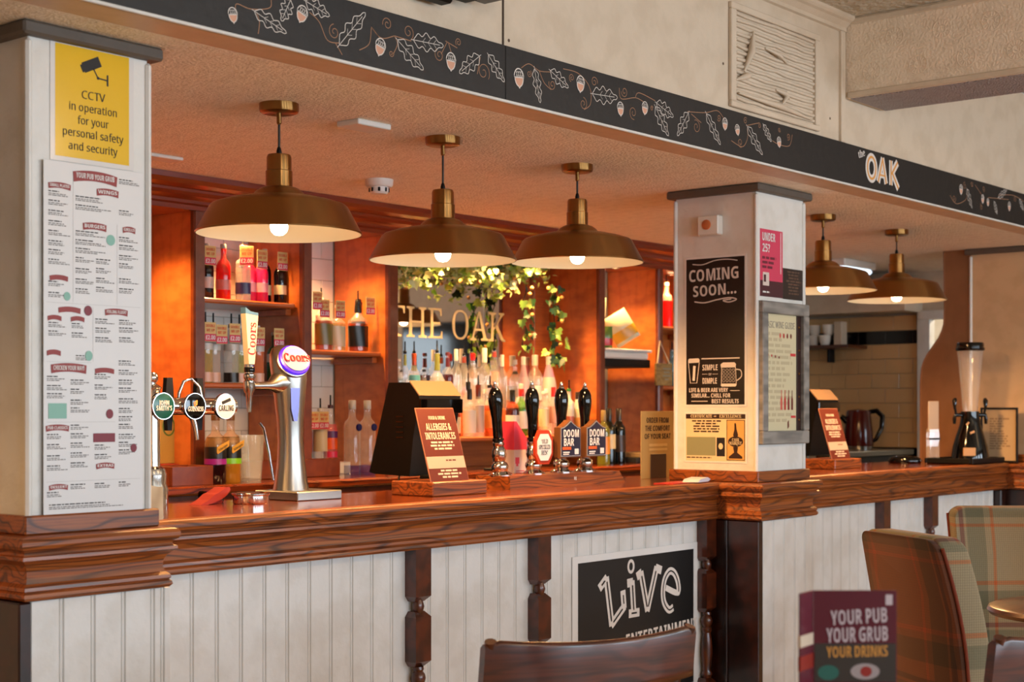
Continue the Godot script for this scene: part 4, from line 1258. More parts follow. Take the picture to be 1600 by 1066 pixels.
	for i in letters.size():
		var wst := tool()
		var pts := []
		for q in letters[i]: pts.append(q + off)
		if i == 3: pts = smooth_line(pts, 5)
		var wd := 0.033 if i != 3 else 0.03
		if i == 3:
			ribbon(wst, pts.slice(5), wd, false, 0.0044)
			ribbon(wst, pts.slice(0, 7), wd * 0.8, false, 0.0054)
		else:
			for k in pts.size() - 1:
				var dd: Vector2 = ((pts[k + 1] - pts[k]) as Vector2).normalized() * 0.006
				ribbon(wst, [pts[k] - dd, pts[k + 1] + dd], wd, false, 0.0044 + 0.0004 * k)
		var lt := part(lv, "chalk_letter", done(wst), chalk)
		if i == 3:
			wst = tool()
			ribbon(wst, pts.slice(6), wd * 0.2, false, 0.0050)
			part(lt, "letter_line", done(wst), mats["chalkboard"])
		else:
			for k in pts.size() - 1:
				if (pts[k] as Vector2).distance_to(pts[k + 1]) < 0.04: continue
				var dd: Vector2 = ((pts[k + 1] - pts[k]) as Vector2).normalized() * 0.012
				wst = tool()
				ribbon(wst, [pts[k] + dd, pts[k + 1] - dd], wd * 0.2, false, 0.0066)
				part(lt, "letter_line", done(wst), mats["chalkboard"])
	var dot := tool()
	ribbon(dot, disc_pts(4.813 + off.x, 0.815 + off.y, 0.018, 0.022, 20), 0.012, true, 0.0044)
	part(lv, "letter_dot", done(dot), chalk)
	text(lv, "ENTERTAINMENT", 0.585, 0.255, 0.055, chalk, 0.0044, 0.5, "sans_bold", 0.03)

# ---------------------------------------------------------------- things on the front counter
func ellipse_loft(st: SurfaceTool, rings: Array, seg := 28, xf := Transform3D()) -> void:
	# rings of [height, centre x, centre z, rx, rz]
	st.set_smooth_group(0)
	for i in rings.size() - 1:
		for k in seg:
			var v := []
			for q in [[i, k], [i + 1, k], [i + 1, k + 1], [i, k + 1]]:
				var r: Array = rings[q[0]]
				var a: float = TAU * q[1] / seg
				v.append(xf * Vector3(r[1] + r[3] * cos(a), r[0], r[2] + r[4] * sin(a)))
			quad(st, v[0], v[1], v[2], v[3])
	st.set_smooth_group(-1)
	for e in [0, rings.size() - 1]:
		var r: Array = rings[e]
		for k in seg:
			var a := TAU * k / seg
			var b := TAU * (k + 1) / seg
			tri(st, xf * Vector3(r[1], r[0], r[2]), xf * Vector3(r[1] + r[3] * cos(b), r[0], r[2] + r[4] * sin(b)), xf * Vector3(r[1] + r[3] * cos(a), r[0], r[2] + r[4] * sin(a)))

func badge(parent: Node3D, x: float, y: float, z: float, m: Material) -> MeshInstance3D:
	var rim := part(parent, "tap_badge", lathe_mesh([Vector2(0.0, 0.0), Vector2(0.04, 0.0), Vector2(0.0415, 0.006), Vector2(0.0405, 0.013), Vector2(0.039, 0.013)], 32), mats["chrome"], Vector3(x, y, z))
	rim.rotation.x = PI / 2
	part(rim, "badge_face", lathe_mesh([Vector2(0.0395, 0.0125), Vector2(0.025, 0.0145), Vector2(0.0, 0.0152)], 32), m)
	return rim

func build_counter_things() -> void:
	var T := TOP
	# pale wooden corner bracket beside the pillar
	var pb := thing("wooden_block", "pale unvarnished wooden corner block on the counter beside the left pillar", "block", Vector3(2.435, T, -3.47))
	var st := tool()
	prism(st, [Vector2(0, 0), Vector2(0.15, 0), Vector2(0.15, 0.088), Vector2(0.128, 0.09), Vector2(0.10, 0.096), Vector2(0.07, 0.108), Vector2(0.04, 0.126), Vector2(0.015, 0.148), Vector2(0.0, 0.165)], 0.0, 0.095)
	part(pb, "block_body", done(st), mats["pale_wood"])
	part(pb, "brass_catch", box_mesh(Vector3(0.012, 0.04, 0.095), Vector3(0.034, 0.072, 0.1), 0.002), mats["brass"])
	# T-bar beer font with three badges
	var f := thing("beer_font", "chrome T-bar beer font with three round beer badges beside the left pillar", "beer tap", Vector3(2.83, T, -3.78))
	var pt := part(f, "pillar_tube", lathe_mesh([Vector2(0.0, 0), Vector2(0.05, 0), Vector2(0.05, 0.06), Vector2(0.044, 0.075), Vector2(0.046, 0.1), Vector2(0.04, 0.12), Vector2(0.026, 0.128), Vector2(0.024, 0.29), Vector2(0.026, 0.36), Vector2(0.03, 0.365), Vector2(0.022, 0.372), Vector2(0.012, 0.378), Vector2(0.019, 0.388), Vector2(0.02, 0.4), Vector2(0.014, 0.41), Vector2(0, 0.413)], 28), mats["chrome"])
	pt.position.x = 0.022
	st = tool()
	tube(st, [Vector3(-0.09, 0.309, 0), Vector3(0.335, 0.309, 0)], 0.027, 20)
	part(f, "cross_bar", done(st), mats["chrome"])
	var y := 0.309
	var b1 := badge(f, 0.036, y, 0.028, mat("badge_green", Color(0.06, 0.28, 0.25), 0.2))
	var b2 := badge(f, 0.155, y, 0.028, mats["black_gloss"])
	var b3 := badge(f, 0.275, y, 0.028, mat("badge_white", Color(0.85, 0.85, 0.85), 0.2))
	for q in [[b1, "JOHN", 0.010, 0.038, 0.014], [b1, "SMITH'S", -0.006, 0.058, 0.015], [b2, "GUINNESS", -0.009, 0.06, 0.014], [b3, "CARLING", -0.006, 0.058, 0.018]]:
		var t := text(q[0], q[1], 0, 0, q[4], mats["ink_black"] if q[0] == b3 else mats["paper_white"], 0.0, q[3], "serif_bold" if q[0] == b2 else "sans_bold")
		t.rotation.x = -PI / 2
		t.position = Vector3(0, 0.0158, -q[2])
	var sl := part(b3, "badge_slash", box_mesh(Vector3(-0.018, 0.015, -0.005), Vector3(0.018, 0.0158, 0.005)), mats["ink_black"])
	sl.position = Vector3(0, 0, -0.016)
	sl.rotation.y = 0.35
	var hp := tool()
	tube(hp, [Vector3(-0.006, 0, 0.028), Vector3(0.002, 0, 0.02), Vector3(0.006, 0, 0.008)], [0.001, 0.004, 0.001], 6)
	tube(hp, [Vector3(-0.006, 0, 0.028), Vector3(-0.007, 0, 0.016), Vector3(0.005, 0, 0.008)], [0.001, 0.0025, 0.001], 6)
	var harp := part(b2, "badge_harp", done(hp), mat("harp_gold", Color(0.75, 0.55, 0.25), 0.4), Vector3(0, 0.0152, -0.026))
	harp.scale.z = 1.0
	for hx in [0.004, 0.108, 0.225]:
		var hl := tool()
		prism(hl, [Vector2(-0.008, -0.075), Vector2(0.008, -0.075), Vector2(0.012, -0.02), Vector2(0.016, 0.02), Vector2(0.011, 0.088), Vector2(-0.011, 0.088), Vector2(-0.016, 0.02), Vector2(-0.012, -0.02)], -0.009, 0.009)
		part(f, "tap_handle", done(hl), mats["black_plastic"], Vector3(hx, y, -0.032))
	st = tool()
	tube(st, [Vector3(0.13, 0.31, -0.01), Vector3(0.133, 0.35, -0.01), Vector3(0.15, 0.385, -0.01), Vector3(0.18, 0.395, -0.01), Vector3(0.21, 0.37, -0.01), Vector3(0.222, 0.335, -0.01), Vector3(0.225, 0.30, -0.01)], 0.005, 8)
	part(f, "pipe_loop", done(st), mats["chrome"])
	st = tool()
	tube(st, [Vector3(0.165, 0.29, 0.005), Vector3(0.178, 0.25, 0.01), Vector3(0.186, 0.205, 0.012)], [0.012, 0.009, 0.006], 12)
	part(f, "spout", done(st), mats["chrome"])
	# red cloth and chrome dish
	var rc := tool()
	prism(rc, [Vector2(0, 0), Vector2(0.05, 0.0), Vector2(0.10, 0.012), Vector2(0.15, 0.03), Vector2(0.19, 0.055), Vector2(0.21, 0.085), Vector2(0.205, 0.102), Vector2(0.185, 0.104), Vector2(0.15, 0.085), Vector2(0.125, 0.07), Vector2(0.10, 0.062), Vector2(0.06, 0.03)], -0.03, 0.03)
	var rth := thing("folded_cloth", "folded red cloth lying on the counter beside the chrome dish", "cloth", Vector3(3.03, T, -3.80), 0.15)
	rth.scale = Vector3(0.66, 0.5, 0.85)
	part(rth, "cloth_fold", done(rc), mat("cloth_red", Color(0.48, 0.05, 0.03), 0.7))
	rc = tool()
	prism(rc, [Vector2(0.07, 0.002), Vector2(0.16, 0.0), Vector2(0.17, 0.02), Vector2(0.12, 0.03)], -0.045, 0.02)
	part(rth, "cloth_under_fold", done(rc), mat("cloth_red"))
	var di := thing("chrome_dish", "low round chrome dish on the counter left of the silver beer font", "dish", Vector3(3.20, T, -3.73))
	part(di, "dish_body", lathe_mesh([Vector2(0, 0), Vector2(0.056, 0), Vector2(0.058, 0.004), Vector2(0.058, 0.026), Vector2(0.062, 0.03), Vector2(0.062, 0.034), Vector2(0.058, 0.035), Vector2(0.046, 0.028), Vector2(0.0, 0.024)], 40), mats["chrome"])
	solo("dark_box", "small dark box behind the chrome dish on the counter", "box", box_mesh(Vector3(0, 0, 0), Vector3(0.07, 0.036, 0.05), 0.004), mats["black_gloss"], Vector3(3.13, T, -3.91))
	build_silver_font()
	build_till(4.2, 3.937, "black till with a sloped glossy top behind the allergy sign", T)
	allergy_sign(Vector3(3.835, T, -3.53), "brown ALLERGIES sign in a wooden holder in front of the black till")
	build_pumps()
	# pink straw box
	var pk := thing("straw_box", "pink and white slanted carton standing behind the hand pumps", "carton", Vector3(4.62, T, -3.88))
	pk.scale.x = 0.72
	st = tool()
	prism(st, [Vector2(0, 0.14), Vector2(0.11, 0.14), Vector2(0.11, 0.185), Vector2(0.02, 0.252), Vector2(0, 0.252)], 0, 0.06)
	part(pk, "carton_top", done(st), mat("carton_pink", Color(0.83, 0.22, 0.33), 0.5))
	part(pk, "carton_body", box_mesh(Vector3(0, 0.03, 0), Vector3(0.11, 0.14, 0.06), 0.001), mat("carton_pale", Color(0.82, 0.74, 0.73), 0.5))
	part(pk, "carton_foot", box_mesh(Vector3(0, 0, 0), Vector3(0.11, 0.03, 0.06), 0.001), mat("carton_pink"))
	inks(pk, "carton_print", mat("carton_pink"), [[0.01, 0.085, 0.045, 0.11], [0.018, 0.075, 0.036, 0.085], [0.015, 0.055, 0.09, 0.058], [0.015, 0.047, 0.08, 0.05]], 0.0606)
	# order card
	var oc := thing("order_card", "tan ORDER card standing on the counter behind the right pillar", "card", Vector3(5.40, T, -3.76))
	plate(oc, "card_sheet", 0, 0, 0.26, 0.292, 0, 0.004, mat("card_tan", Color(0.66, 0.55, 0.34), 0.5))
	var brown := mat("card_brown", Color(0.20, 0.11, 0.07), 0.5)
	text(oc, "ORDER FROM", 0.125, 0.252, 0.023, brown, 0.0045, 0.17)
	text(oc, "THE COMFORT", 0.125, 0.217, 0.023, brown, 0.0045, 0.19)
	text(oc, "OF YOUR SEAT", 0.125, 0.182, 0.023, brown, 0.0045, 0.2)
	plate(oc, "phone_panel", 0.07, 0.0, 0.19, 0.105, 0.004, 0.006, brown)
	inks(oc, "card_print", mat("card_pale_tan", Color(0.76, 0.66, 0.46), 0.5), [[0.06, 0.138, 0.2, 0.15], [0.06, 0.12, 0.2, 0.13]], 0.0046)
	# leaflets
	solo("red_leaflet", "red leaflet lying flat on the counter beside the right pillar", "leaflet", box_mesh(Vector3(0, 0, 0), Vector3(0.24, 0.004, 0.09), 0.001), mat("leaflet_red", Color(0.62, 0.10, 0.08), 0.5), Vector3(5.06, T, -3.46), 0.12)
	var wl := tool()
	prism(wl, [Vector2(0, 0), Vector2(0.11, 0.0), Vector2(0.14, 0.008), Vector2(0.105, 0.018), Vector2(0.02, 0.012)], 0, 0.07)
	solo("white_leaflet", "folded white leaflet beside the red leaflet on the counter", "leaflet", done(wl), mat("leaflet_white", Color(0.78, 0.78, 0.82), 0.5), Vector3(5.20, T + 0.004, -3.415), 0.2)

func build_silver_font() -> void:
	var t := thing("silver_beer_font", "tall curved silver lager font with glowing purple badge on the counter", "beer tap", Vector3(3.46, TOP, -3.82))
	part(t, "base_plate", box_mesh(Vector3(-0.09, 0, -0.09), Vector3(0.11, 0.03, 0.12), 0.003), mats["steel_satin"])
	var st := tool()
	ellipse_loft(st, [[0.03, -0.01, 0, 0.062, 0.058], [0.06, -0.01, 0, 0.056, 0.053], [0.12, -0.01, 0, 0.048, 0.046], [0.19, -0.012, 0, 0.043, 0.042], [0.26, -0.014, 0, 0.045, 0.044], [0.33, -0.016, 0, 0.052, 0.05], [0.40, -0.018, 0, 0.06, 0.056], [0.45, -0.02, -0.004, 0.063, 0.057], [0.48, -0.022, -0.012, 0.058, 0.05], [0.502, -0.022, -0.02, 0.045, 0.036], [0.514, -0.022, -0.026, 0.02, 0.016]], 36)
	part(t, "font_column", done(st), mats["steel_satin"])
	# inset window
	st = tool()
	prism(st, [Vector2(-0.018, 0.37), Vector2(0.016, 0.37), Vector2(0.012, 0.30), Vector2(0.006, 0.26), Vector2(-0.006, 0.26), Vector2(-0.016, 0.30)], 0.03, 0.0525, Transform3D(Basis(Vector3.UP, -0.25), Vector3(-0.022, 0, 0)))
	part(t, "inset_window", done(st), mat("inset_blue", Color(0.33, 0.36, 0.55), 0.25, 0.6))
	# badge
	var n := Vector3(-0.24, 0.5, 0.88).normalized()
	var xax := Vector3.UP.cross(n).normalized()
	var bas := Basis(xax, n, xax.cross(n))
	var glow := mat("purple_light", Color(0.25, 0.12, 0.7), 0.3)
	glow.emission_enabled = true
	glow.emission = Color(0.22, 0.1, 0.8)
	glow.emission_energy_multiplier = 1.2
	var head := part(t, "badge_ring", lathe_mesh([Vector2(0.046, -0.02), Vector2(0.056, 0.0), Vector2(0.057, 0.012), Vector2(0.05, 0.016), Vector2(0.0, 0.016)], 36), mats["steel_satin"])
	head.transform = Transform3D(bas, Vector3(-0.03, 0.452, 0.026))
	part(head, "light_ring", lathe_mesh([Vector2(0.053, 0.014), Vector2(0.0555, 0.02), Vector2(0.0535, 0.027), Vector2(0.046, 0.03)], 36), glow)
	part(head, "badge_face", lathe_mesh([Vector2(0.047, 0.027), Vector2(0.047, 0.034), Vector2(0.03, 0.038), Vector2(0.0, 0.039)], 36), mat("badge_pale", Color(0.62, 0.60, 0.70), 0.25))
	var sky := part(head, "badge_mountain", lathe_mesh([Vector2(0.0, 0.0393), Vector2(0.03, 0.0385)], 24), mat("badge_blue", Color(0.42, 0.50, 0.80), 0.3))
	sky.scale = Vector3(1.2, 1.0, 0.45)
	sky.position = Vector3(0, 0.0006, -0.022)
	var tx := text(head, "Coors", 0, 0, 0.028, mat("beer_red", Color(0.75, 0.07, 0.09), 0.4), 0.0, 0.094, "serif_bold", 0.0, HORIZONTAL_ALIGNMENT_CENTER, "lettering", 0.003)
	tx.transform = Transform3D(Basis(Vector3(1, 0, 0), -PI / 2).scaled(Vector3(1, 1, 1)) * Basis().scaled(Vector3(tx.scale.x, 1, 1)), Vector3(0.0, 0.0415, 0.002))
	# tap and handle
	st = tool()
	tube(st, [Vector3(-0.04, 0.39, 0.0), Vector3(-0.075, 0.385, 0.0), Vector3(-0.105, 0.378, 0.0), Vector3(-0.19, 0.375, 0.0)], [0.05, 0.034, 0.014, 0.011], 14)
	part(t, "tap_shank", done(st), mats["steel_satin"])
	var tap := lathe_mesh([Vector2(0, -0.07), Vector2(0.007, -0.07), Vector2(0.012, -0.01), Vector2(0.018, 0.0), Vector2(0.019, 0.03), Vector2(0.015, 0.034), Vector2(0.02, 0.042), Vector2(0.02, 0.052), Vector2(0.014, 0.056), Vector2(0.016, 0.085), Vector2(0.0, 0.087)], 20)
	part(t, "tap_body", tap, mats["chrome"], Vector3(-0.19, 0.36, 0))
	part(t, "tap_collar", lathe_mesh([Vector2(0.0165, 0), Vector2(0.018, 0.004), Vector2(0.018, 0.012), Vector2(0.0165, 0.016)], 20), mats["black_gloss"], Vector3(-0.19, 0.42, 0))
	st = tool()
	prism(st, [Vector2(-0.012, 0), Vector2(0.012, 0), Vector2(0.026, 0.155), Vector2(0.027, 0.172), Vector2(-0.026, 0.178), Vector2(-0.024, 0.155)], -0.012, 0.012)
	var hd := part(t, "handle", done(st), mat("handle_cream", Color(0.70, 0.67, 0.60), 0.25), Vector3(-0.19, 0.446, 0))
	hd.scale.y = 0.92
	st = tool()
	prism(st, [Vector2(-0.026, 0.178), Vector2(0.027, 0.172), Vector2(0.027, 0.182), Vector2(-0.004, 0.186), Vector2(-0.027, 0.2)], -0.0125, 0.0125)
	part(hd, "handle_top", done(st), mat("handle_blue", Color(0.25, 0.40, 0.55), 0.3))
	text(hd, "Coors", 0.002, 0.09, 0.03, mat("beer_red"), 0.0128, 0.115, "serif_bold", PI / 2 - 0.04)

func build_till(x: float, z: float, label: String, base: float) -> void:
	var t := thing("till", label, "till", Vector3(x, base, -z))
	var to_side := Transform3D(Basis(Vector3(0, 0, -1), Vector3(0, 1, 0), Vector3(1, 0, 0)), Vector3.ZERO)
	var st := tool()
	prism(st, [Vector2(0.05, 0.402), Vector2(0.16, 0.402), Vector2(0.265, 0.056), Vector2(0.24, 0.05), Vector2(0.05, 0.045), Vector2(0.03, 0.2), Vector2(0.0, 0.33), Vector2(0.0, 0.348)], 0.0, 0.235, to_side)
	part(t, "housing", done(st), mats["black_plastic"])
	st = tool()
	prism(st, [Vector2(0.0, 0.35), Vector2(0.05, 0.4035), Vector2(0.05, 0.409), Vector2(-0.004, 0.352)], 0.0, 0.235, to_side)
	part(t, "glossy_top", done(st), mat("till_gloss", Color(0.58, 0.47, 0.36), 0.25, 0.0))
	part(t, "display_bezel", box_mesh(Vector3(-0.002, 0.285, 0.0), Vector3(0.237, 0.34, 0.012), 0.003), mats["black_gloss"])
	for k in 5:
		part(t, "vent_slot", box_mesh(Vector3(-0.002, 0.19 + k * 0.02, -0.12), Vector3(0.001, 0.195 + k * 0.02, -0.08)), mats["black_gloss"])
	part(t, "foot", box_mesh(Vector3(0.03, 0.0, -0.03), Vector3(0.2, 0.05, 0.06), 0.006), mats["black_plastic"])
	st = tool()
	tube(st, [Vector3(0.02, 0.06, -0.12), Vector3(-0.02, 0.02, -0.09), Vector3(0.0, 0.008, -0.04), Vector3(0.06, 0.03, 0.0)], 0.004, 8)
	part(t, "cable", done(st), mats["cable_black"])

var allergy_made: Node3D

func allergy_sign(at: Vector3, label: String) -> void:
	if allergy_made:
		copy(allergy_made, label, at, 0.0, "allergy_sign")
		return
	var rng := RandomNumberGenerator.new()
	rng.seed = 5
	var t := thing("allergy_sign", label, "sign", at, 0.0, "allergy signs on the counter")
	allergy_made = t
	var st := tool()
	prism(st, [Vector2(0, 0), Vector2(0.285, 0), Vector2(0.285, 0.048), Vector2(0.0, 0.048)], -0.2, 0)
	part(t, "wooden_holder", box_mesh(Vector3(0, 0, -0.2), Vector3(0.285, 0.05, 0), 0.004), mats["oak_along"])
	var s := part(t, "sign_sheet", box_mesh(Vector3(0, 0, 0), Vector3(0.2, 0.275, 0.004), 0.001), mat("sheet_edge", Color(0.58, 0.38, 0.28), 0.4), Vector3(0.02, 0.04, -0.03))
	s.rotation.x = -0.29
	var white := mat("sign_cream", Color(0.78, 0.71, 0.63), 0.5)
	plate(s, "brown_field", 0.003, 0.003, 0.197, 0.272, 0.004, 0.0045, mat("sign_brown", Color(0.35, 0.13, 0.075), 0.4))
	text(s, "FOOD & DRINK", 0.1, 0.238, 0.013, white, 0.0048, 0.085)
	text(s, "ALLERGIES &", 0.1, 0.205, 0.025, white, 0.0048, 0.13)
	text(s, "INTOLERANCES", 0.1, 0.172, 0.025, white, 0.0048, 0.155)
	plate(s, "pale_band", 0.003, 0.055, 0.197, 0.098, 0.0045, 0.005, mat("sign_pale", Color(0.66, 0.60, 0.53), 0.5))
	inks(s, "small_print", white, small_print(rng, 0.03, 0.17, 0.106, 0.152, 0.0115, true) + small_print(rng, 0.04, 0.17, 0.008, 0.05, 0.0115, true), 0.0048)
	inks(s, "band_print", mat("sign_brown"), small_print(rng, 0.1, 0.17, 0.068, 0.086, 0.009), 0.0053)

func build_pumps() -> void:
	var p := thing("pump_plinth", "long low wooden plinth under the four black hand pumps", "plinth", Vector3(4.385, TOP, -3.645))
	var st := tool()
	prism(st, [Vector2(0, 0), Vector2(0.74, 0), Vector2(0.70, 0.048), Vector2(0, 0.048)], -0.17, 0)
	part(p, "plinth_block", done(st), mats["oak_along"])
	inks(p, "maker_mark", mats["paper_white"], [[0.395, 0.022, 0.399, 0.034], [0.404, 0.02, 0.408, 0.034]], 0.0006)
	var base := TOP + 0.048
	var spots := [[4.43, "leaning black hand pump without a clip, first from left", 0.10], [4.63, "black hand pump carrying the red octagonal beer clip", 0.03], [4.807, "black hand pump behind the left blue shield clip", 0.0], [4.963, "black hand pump behind the right blue shield clip", 0.0]]
	var first: Node3D = null
	for s in spots:
		if first:
			var c := copy(first, s[1], Vector3(s[0], base, -3.73), 0.0, "hand_pump")
			c.rotation.z = s[2]
			continue
		var t := thing("hand_pump", s[1], "hand pump", Vector3(s[0], base, -3.73), 0.0, "hand pumps on the bar")
		t.rotation.z = s[2]
		first = t
		part(t, "chrome_base", lathe_mesh([Vector2(0, 0), Vector2(0.046, 0), Vector2(0.046, 0.005), Vector2(0.036, 0.01), Vector2(0.028, 0.016), Vector2(0.03, 0.022), Vector2(0.034, 0.034), Vector2(0.03, 0.046), Vector2(0.02, 0.054), Vector2(0.024, 0.06), Vector2(0.029, 0.078), Vector2(0.026, 0.098), Vector2(0.019, 0.112), Vector2(0.022, 0.118), Vector2(0.022, 0.126), Vector2(0.018, 0.13)], 28), mats["chrome"])
		part(t, "black_handle", lathe_mesh([Vector2(0.018, 0.13), Vector2(0.0225, 0.134), Vector2(0.0225, 0.14), Vector2(0.018, 0.144), Vector2(0.0195, 0.155), Vector2(0.019, 0.19), Vector2(0.02, 0.22), Vector2(0.026, 0.26), Vector2(0.0285, 0.285), Vector2(0.026, 0.31), Vector2(0.019, 0.328), Vector2(0.011, 0.335)], 28), mats["black_gloss"])
		part(t, "chrome_finial", lathe_mesh([Vector2(0.011, 0.334), Vector2(0.012, 0.34), Vector2(0.006, 0.346), Vector2(0.007, 0.352), Vector2(0.005, 0.36), Vector2(0, 0.363)], 16), mats["chrome"])
	# pump clips
	var oc := thing("beer_clip", "red and white octagonal beer clip on the second hand pump", "beer clip", Vector3(4.615, base + 0.105, -3.675), 0.0, "beer clips on the hand pumps")
	var oct := []
	for q in [[-0.03, -0.066], [0.03, -0.066], [0.055, -0.03], [0.055, 0.03], [0.03, 0.066], [-0.03, 0.066], [-0.055, 0.03], [-0.055, -0.03]]: oct.append(Vector2(q[0], q[1]))
	var st2 := tool()
	prism(st2, oct, 0, 0.01)
	part(oc, "clip_board", done(st2), mat("clip_red", Color(0.66, 0.20, 0.09), 0.3))
	var inner := []
	for q in oct: inner.append((q as Vector2) * 0.78)
	st2 = tool()
	prism(st2, inner, 0.01, 0.012)
	part(oc, "clip_face", done(st2), mats["paper_white"])
	for q in [["'OLD", 0.022, 0.04], ["SPECKLED", 0.0, 0.07], ["HEN'", -0.022, 0.04]]: text(oc, q[0], 0, q[1], 0.016, mats["ink_black"], 0.0125, q[2], "serif_bold")
	for q in [[4.775, "left of the two navy shield-shaped beer clips with white letters"], [4.945, "right of the two navy shield-shaped beer clips with white letters"]]:
		var d := thing("beer_clip", q[1], "beer clip", Vector3(q[0], base + 0.062, -3.66), 0.0, "beer clips on the hand pumps")
		var sh := [Vector2(-0.066, 0), Vector2(0.066, 0), Vector2(0.066, 0.118), Vector2(0.045, 0.122), Vector2(0.022, 0.134), Vector2(0, 0.148), Vector2(-0.022, 0.134), Vector2(-0.045, 0.122), Vector2(-0.066, 0.118)]
		var s3 := tool()
		prism(s3, sh, -0.03, 0)
		part(d, "clip_board", done(s3), mat("clip_brown", Color(0.40, 0.25, 0.14), 0.4))
		var s4 := tool()
		var sh2 := []
		for v in sh: sh2.append(Vector2(v.x * 0.95, 0.004 + v.y * 0.945))
		prism(s4, sh2, 0, 0.0025)
		part(d, "silver_edge", done(s4), mat("clip_silver", Color(0.66, 0.68, 0.72), 0.3, 0.6))
		s4 = tool()
		sh2 = []
		for v in sh: sh2.append(Vector2(v.x * 0.90, 0.008 + v.y * 0.89))
		prism(s4, sh2, 0.0025, 0.004)
		part(d, "clip_face", done(s4), mat("clip_navy", Color(0.07, 0.12, 0.24), 0.25))
		part(d, "clip_stripe", box_mesh(Vector3(-0.056, 0.03, 0.004), Vector3(0.0, 0.042, 0.0045)), mat("clip_orange", Color(0.75, 0.33, 0.12), 0.4))
		text(d, "DOOM", 0.0, 0.094, 0.03, mats["paper_white"], 0.0046, 0.098)
		text(d, "BAR", -0.016, 0.06, 0.03, mats["paper_white"], 0.0046, 0.066)
		inks(d, "clip_print", mats["paper_white"], [[-0.052, 0.018, -0.01, 0.023], [-0.052, 0.011, -0.015, 0.015], [0.022, 0.012, 0.048, 0.034]], 0.0046)

# ---------------------------------------------------------------- bottles
func tint(c: Color, a: float) -> Material:
	var key := "drink_%s_%.2f" % [c.to_html(false), a]
	if not mats.has(key): glass_mat(key, c, a, 0.04)
	return mats[key]

func shade(c: Color, rough := 0.35) -> Material:
	return mat("tone_%s_%.2f" % [c.to_html(false), rough], c, rough)

var CLEAR := Color(0.92, 0.93, 0.9)

# profile of (radius share, height share) of a bottle
func bottle_profile(style: String, r: float, h: float) -> Array:
	var s := {
		"round": [[0.9, 0.0], [1.0, 0.02], [1.0, 0.56], [0.95, 0.62], [0.75, 0.68], [0.42, 0.73], [0.36, 0.78], [0.36, 0.95], [0.40, 0.96]],
		"tall": [[0.9, 0.0], [1.0, 0.015], [1.0, 0.66], [0.9, 0.71], [0.55, 0.75], [0.42, 0.78], [0.40, 0.94], [0.44, 0.95]],
		"wine": [[0.9, 0.0], [1.0, 0.01], [1.0, 0.60], [0.93, 0.66], [0.62, 0.72], [0.40, 0.78], [0.37, 0.96], [0.41, 0.97]],
		"slope": [[0.92, 0.0], [1.0, 0.02], [1.0, 0.42], [0.9, 0.52], [0.66, 0.66], [0.42, 0.80], [0.36, 0.86], [0.36, 0.95]],
		"globe": [[0.7, 0.0], [0.9, 0.02], [1.0, 0.15], [1.0, 0.38], [0.88, 0.48], [0.6, 0.56], [0.34, 0.63], [0.3, 0.70], [0.3, 0.94]],
	}
	var out := [Vector2(0, 0)]
	for q in s[style]: out.append(Vector2(q[0] * r, q[1] * h))
	return out

func at_height(prof: Array, y: float) -> float:
	for i in range(1, prof.size()):
		if prof[i].y >= y:
			var a: Vector2 = prof[i - 1]
			var b: Vector2 = prof[i]
			return lerpf(a.x, b.x, clampf((y - a.y) / maxf(b.y - a.y, 1e-5), 0, 1))
	return prof[prof.size() - 1].x

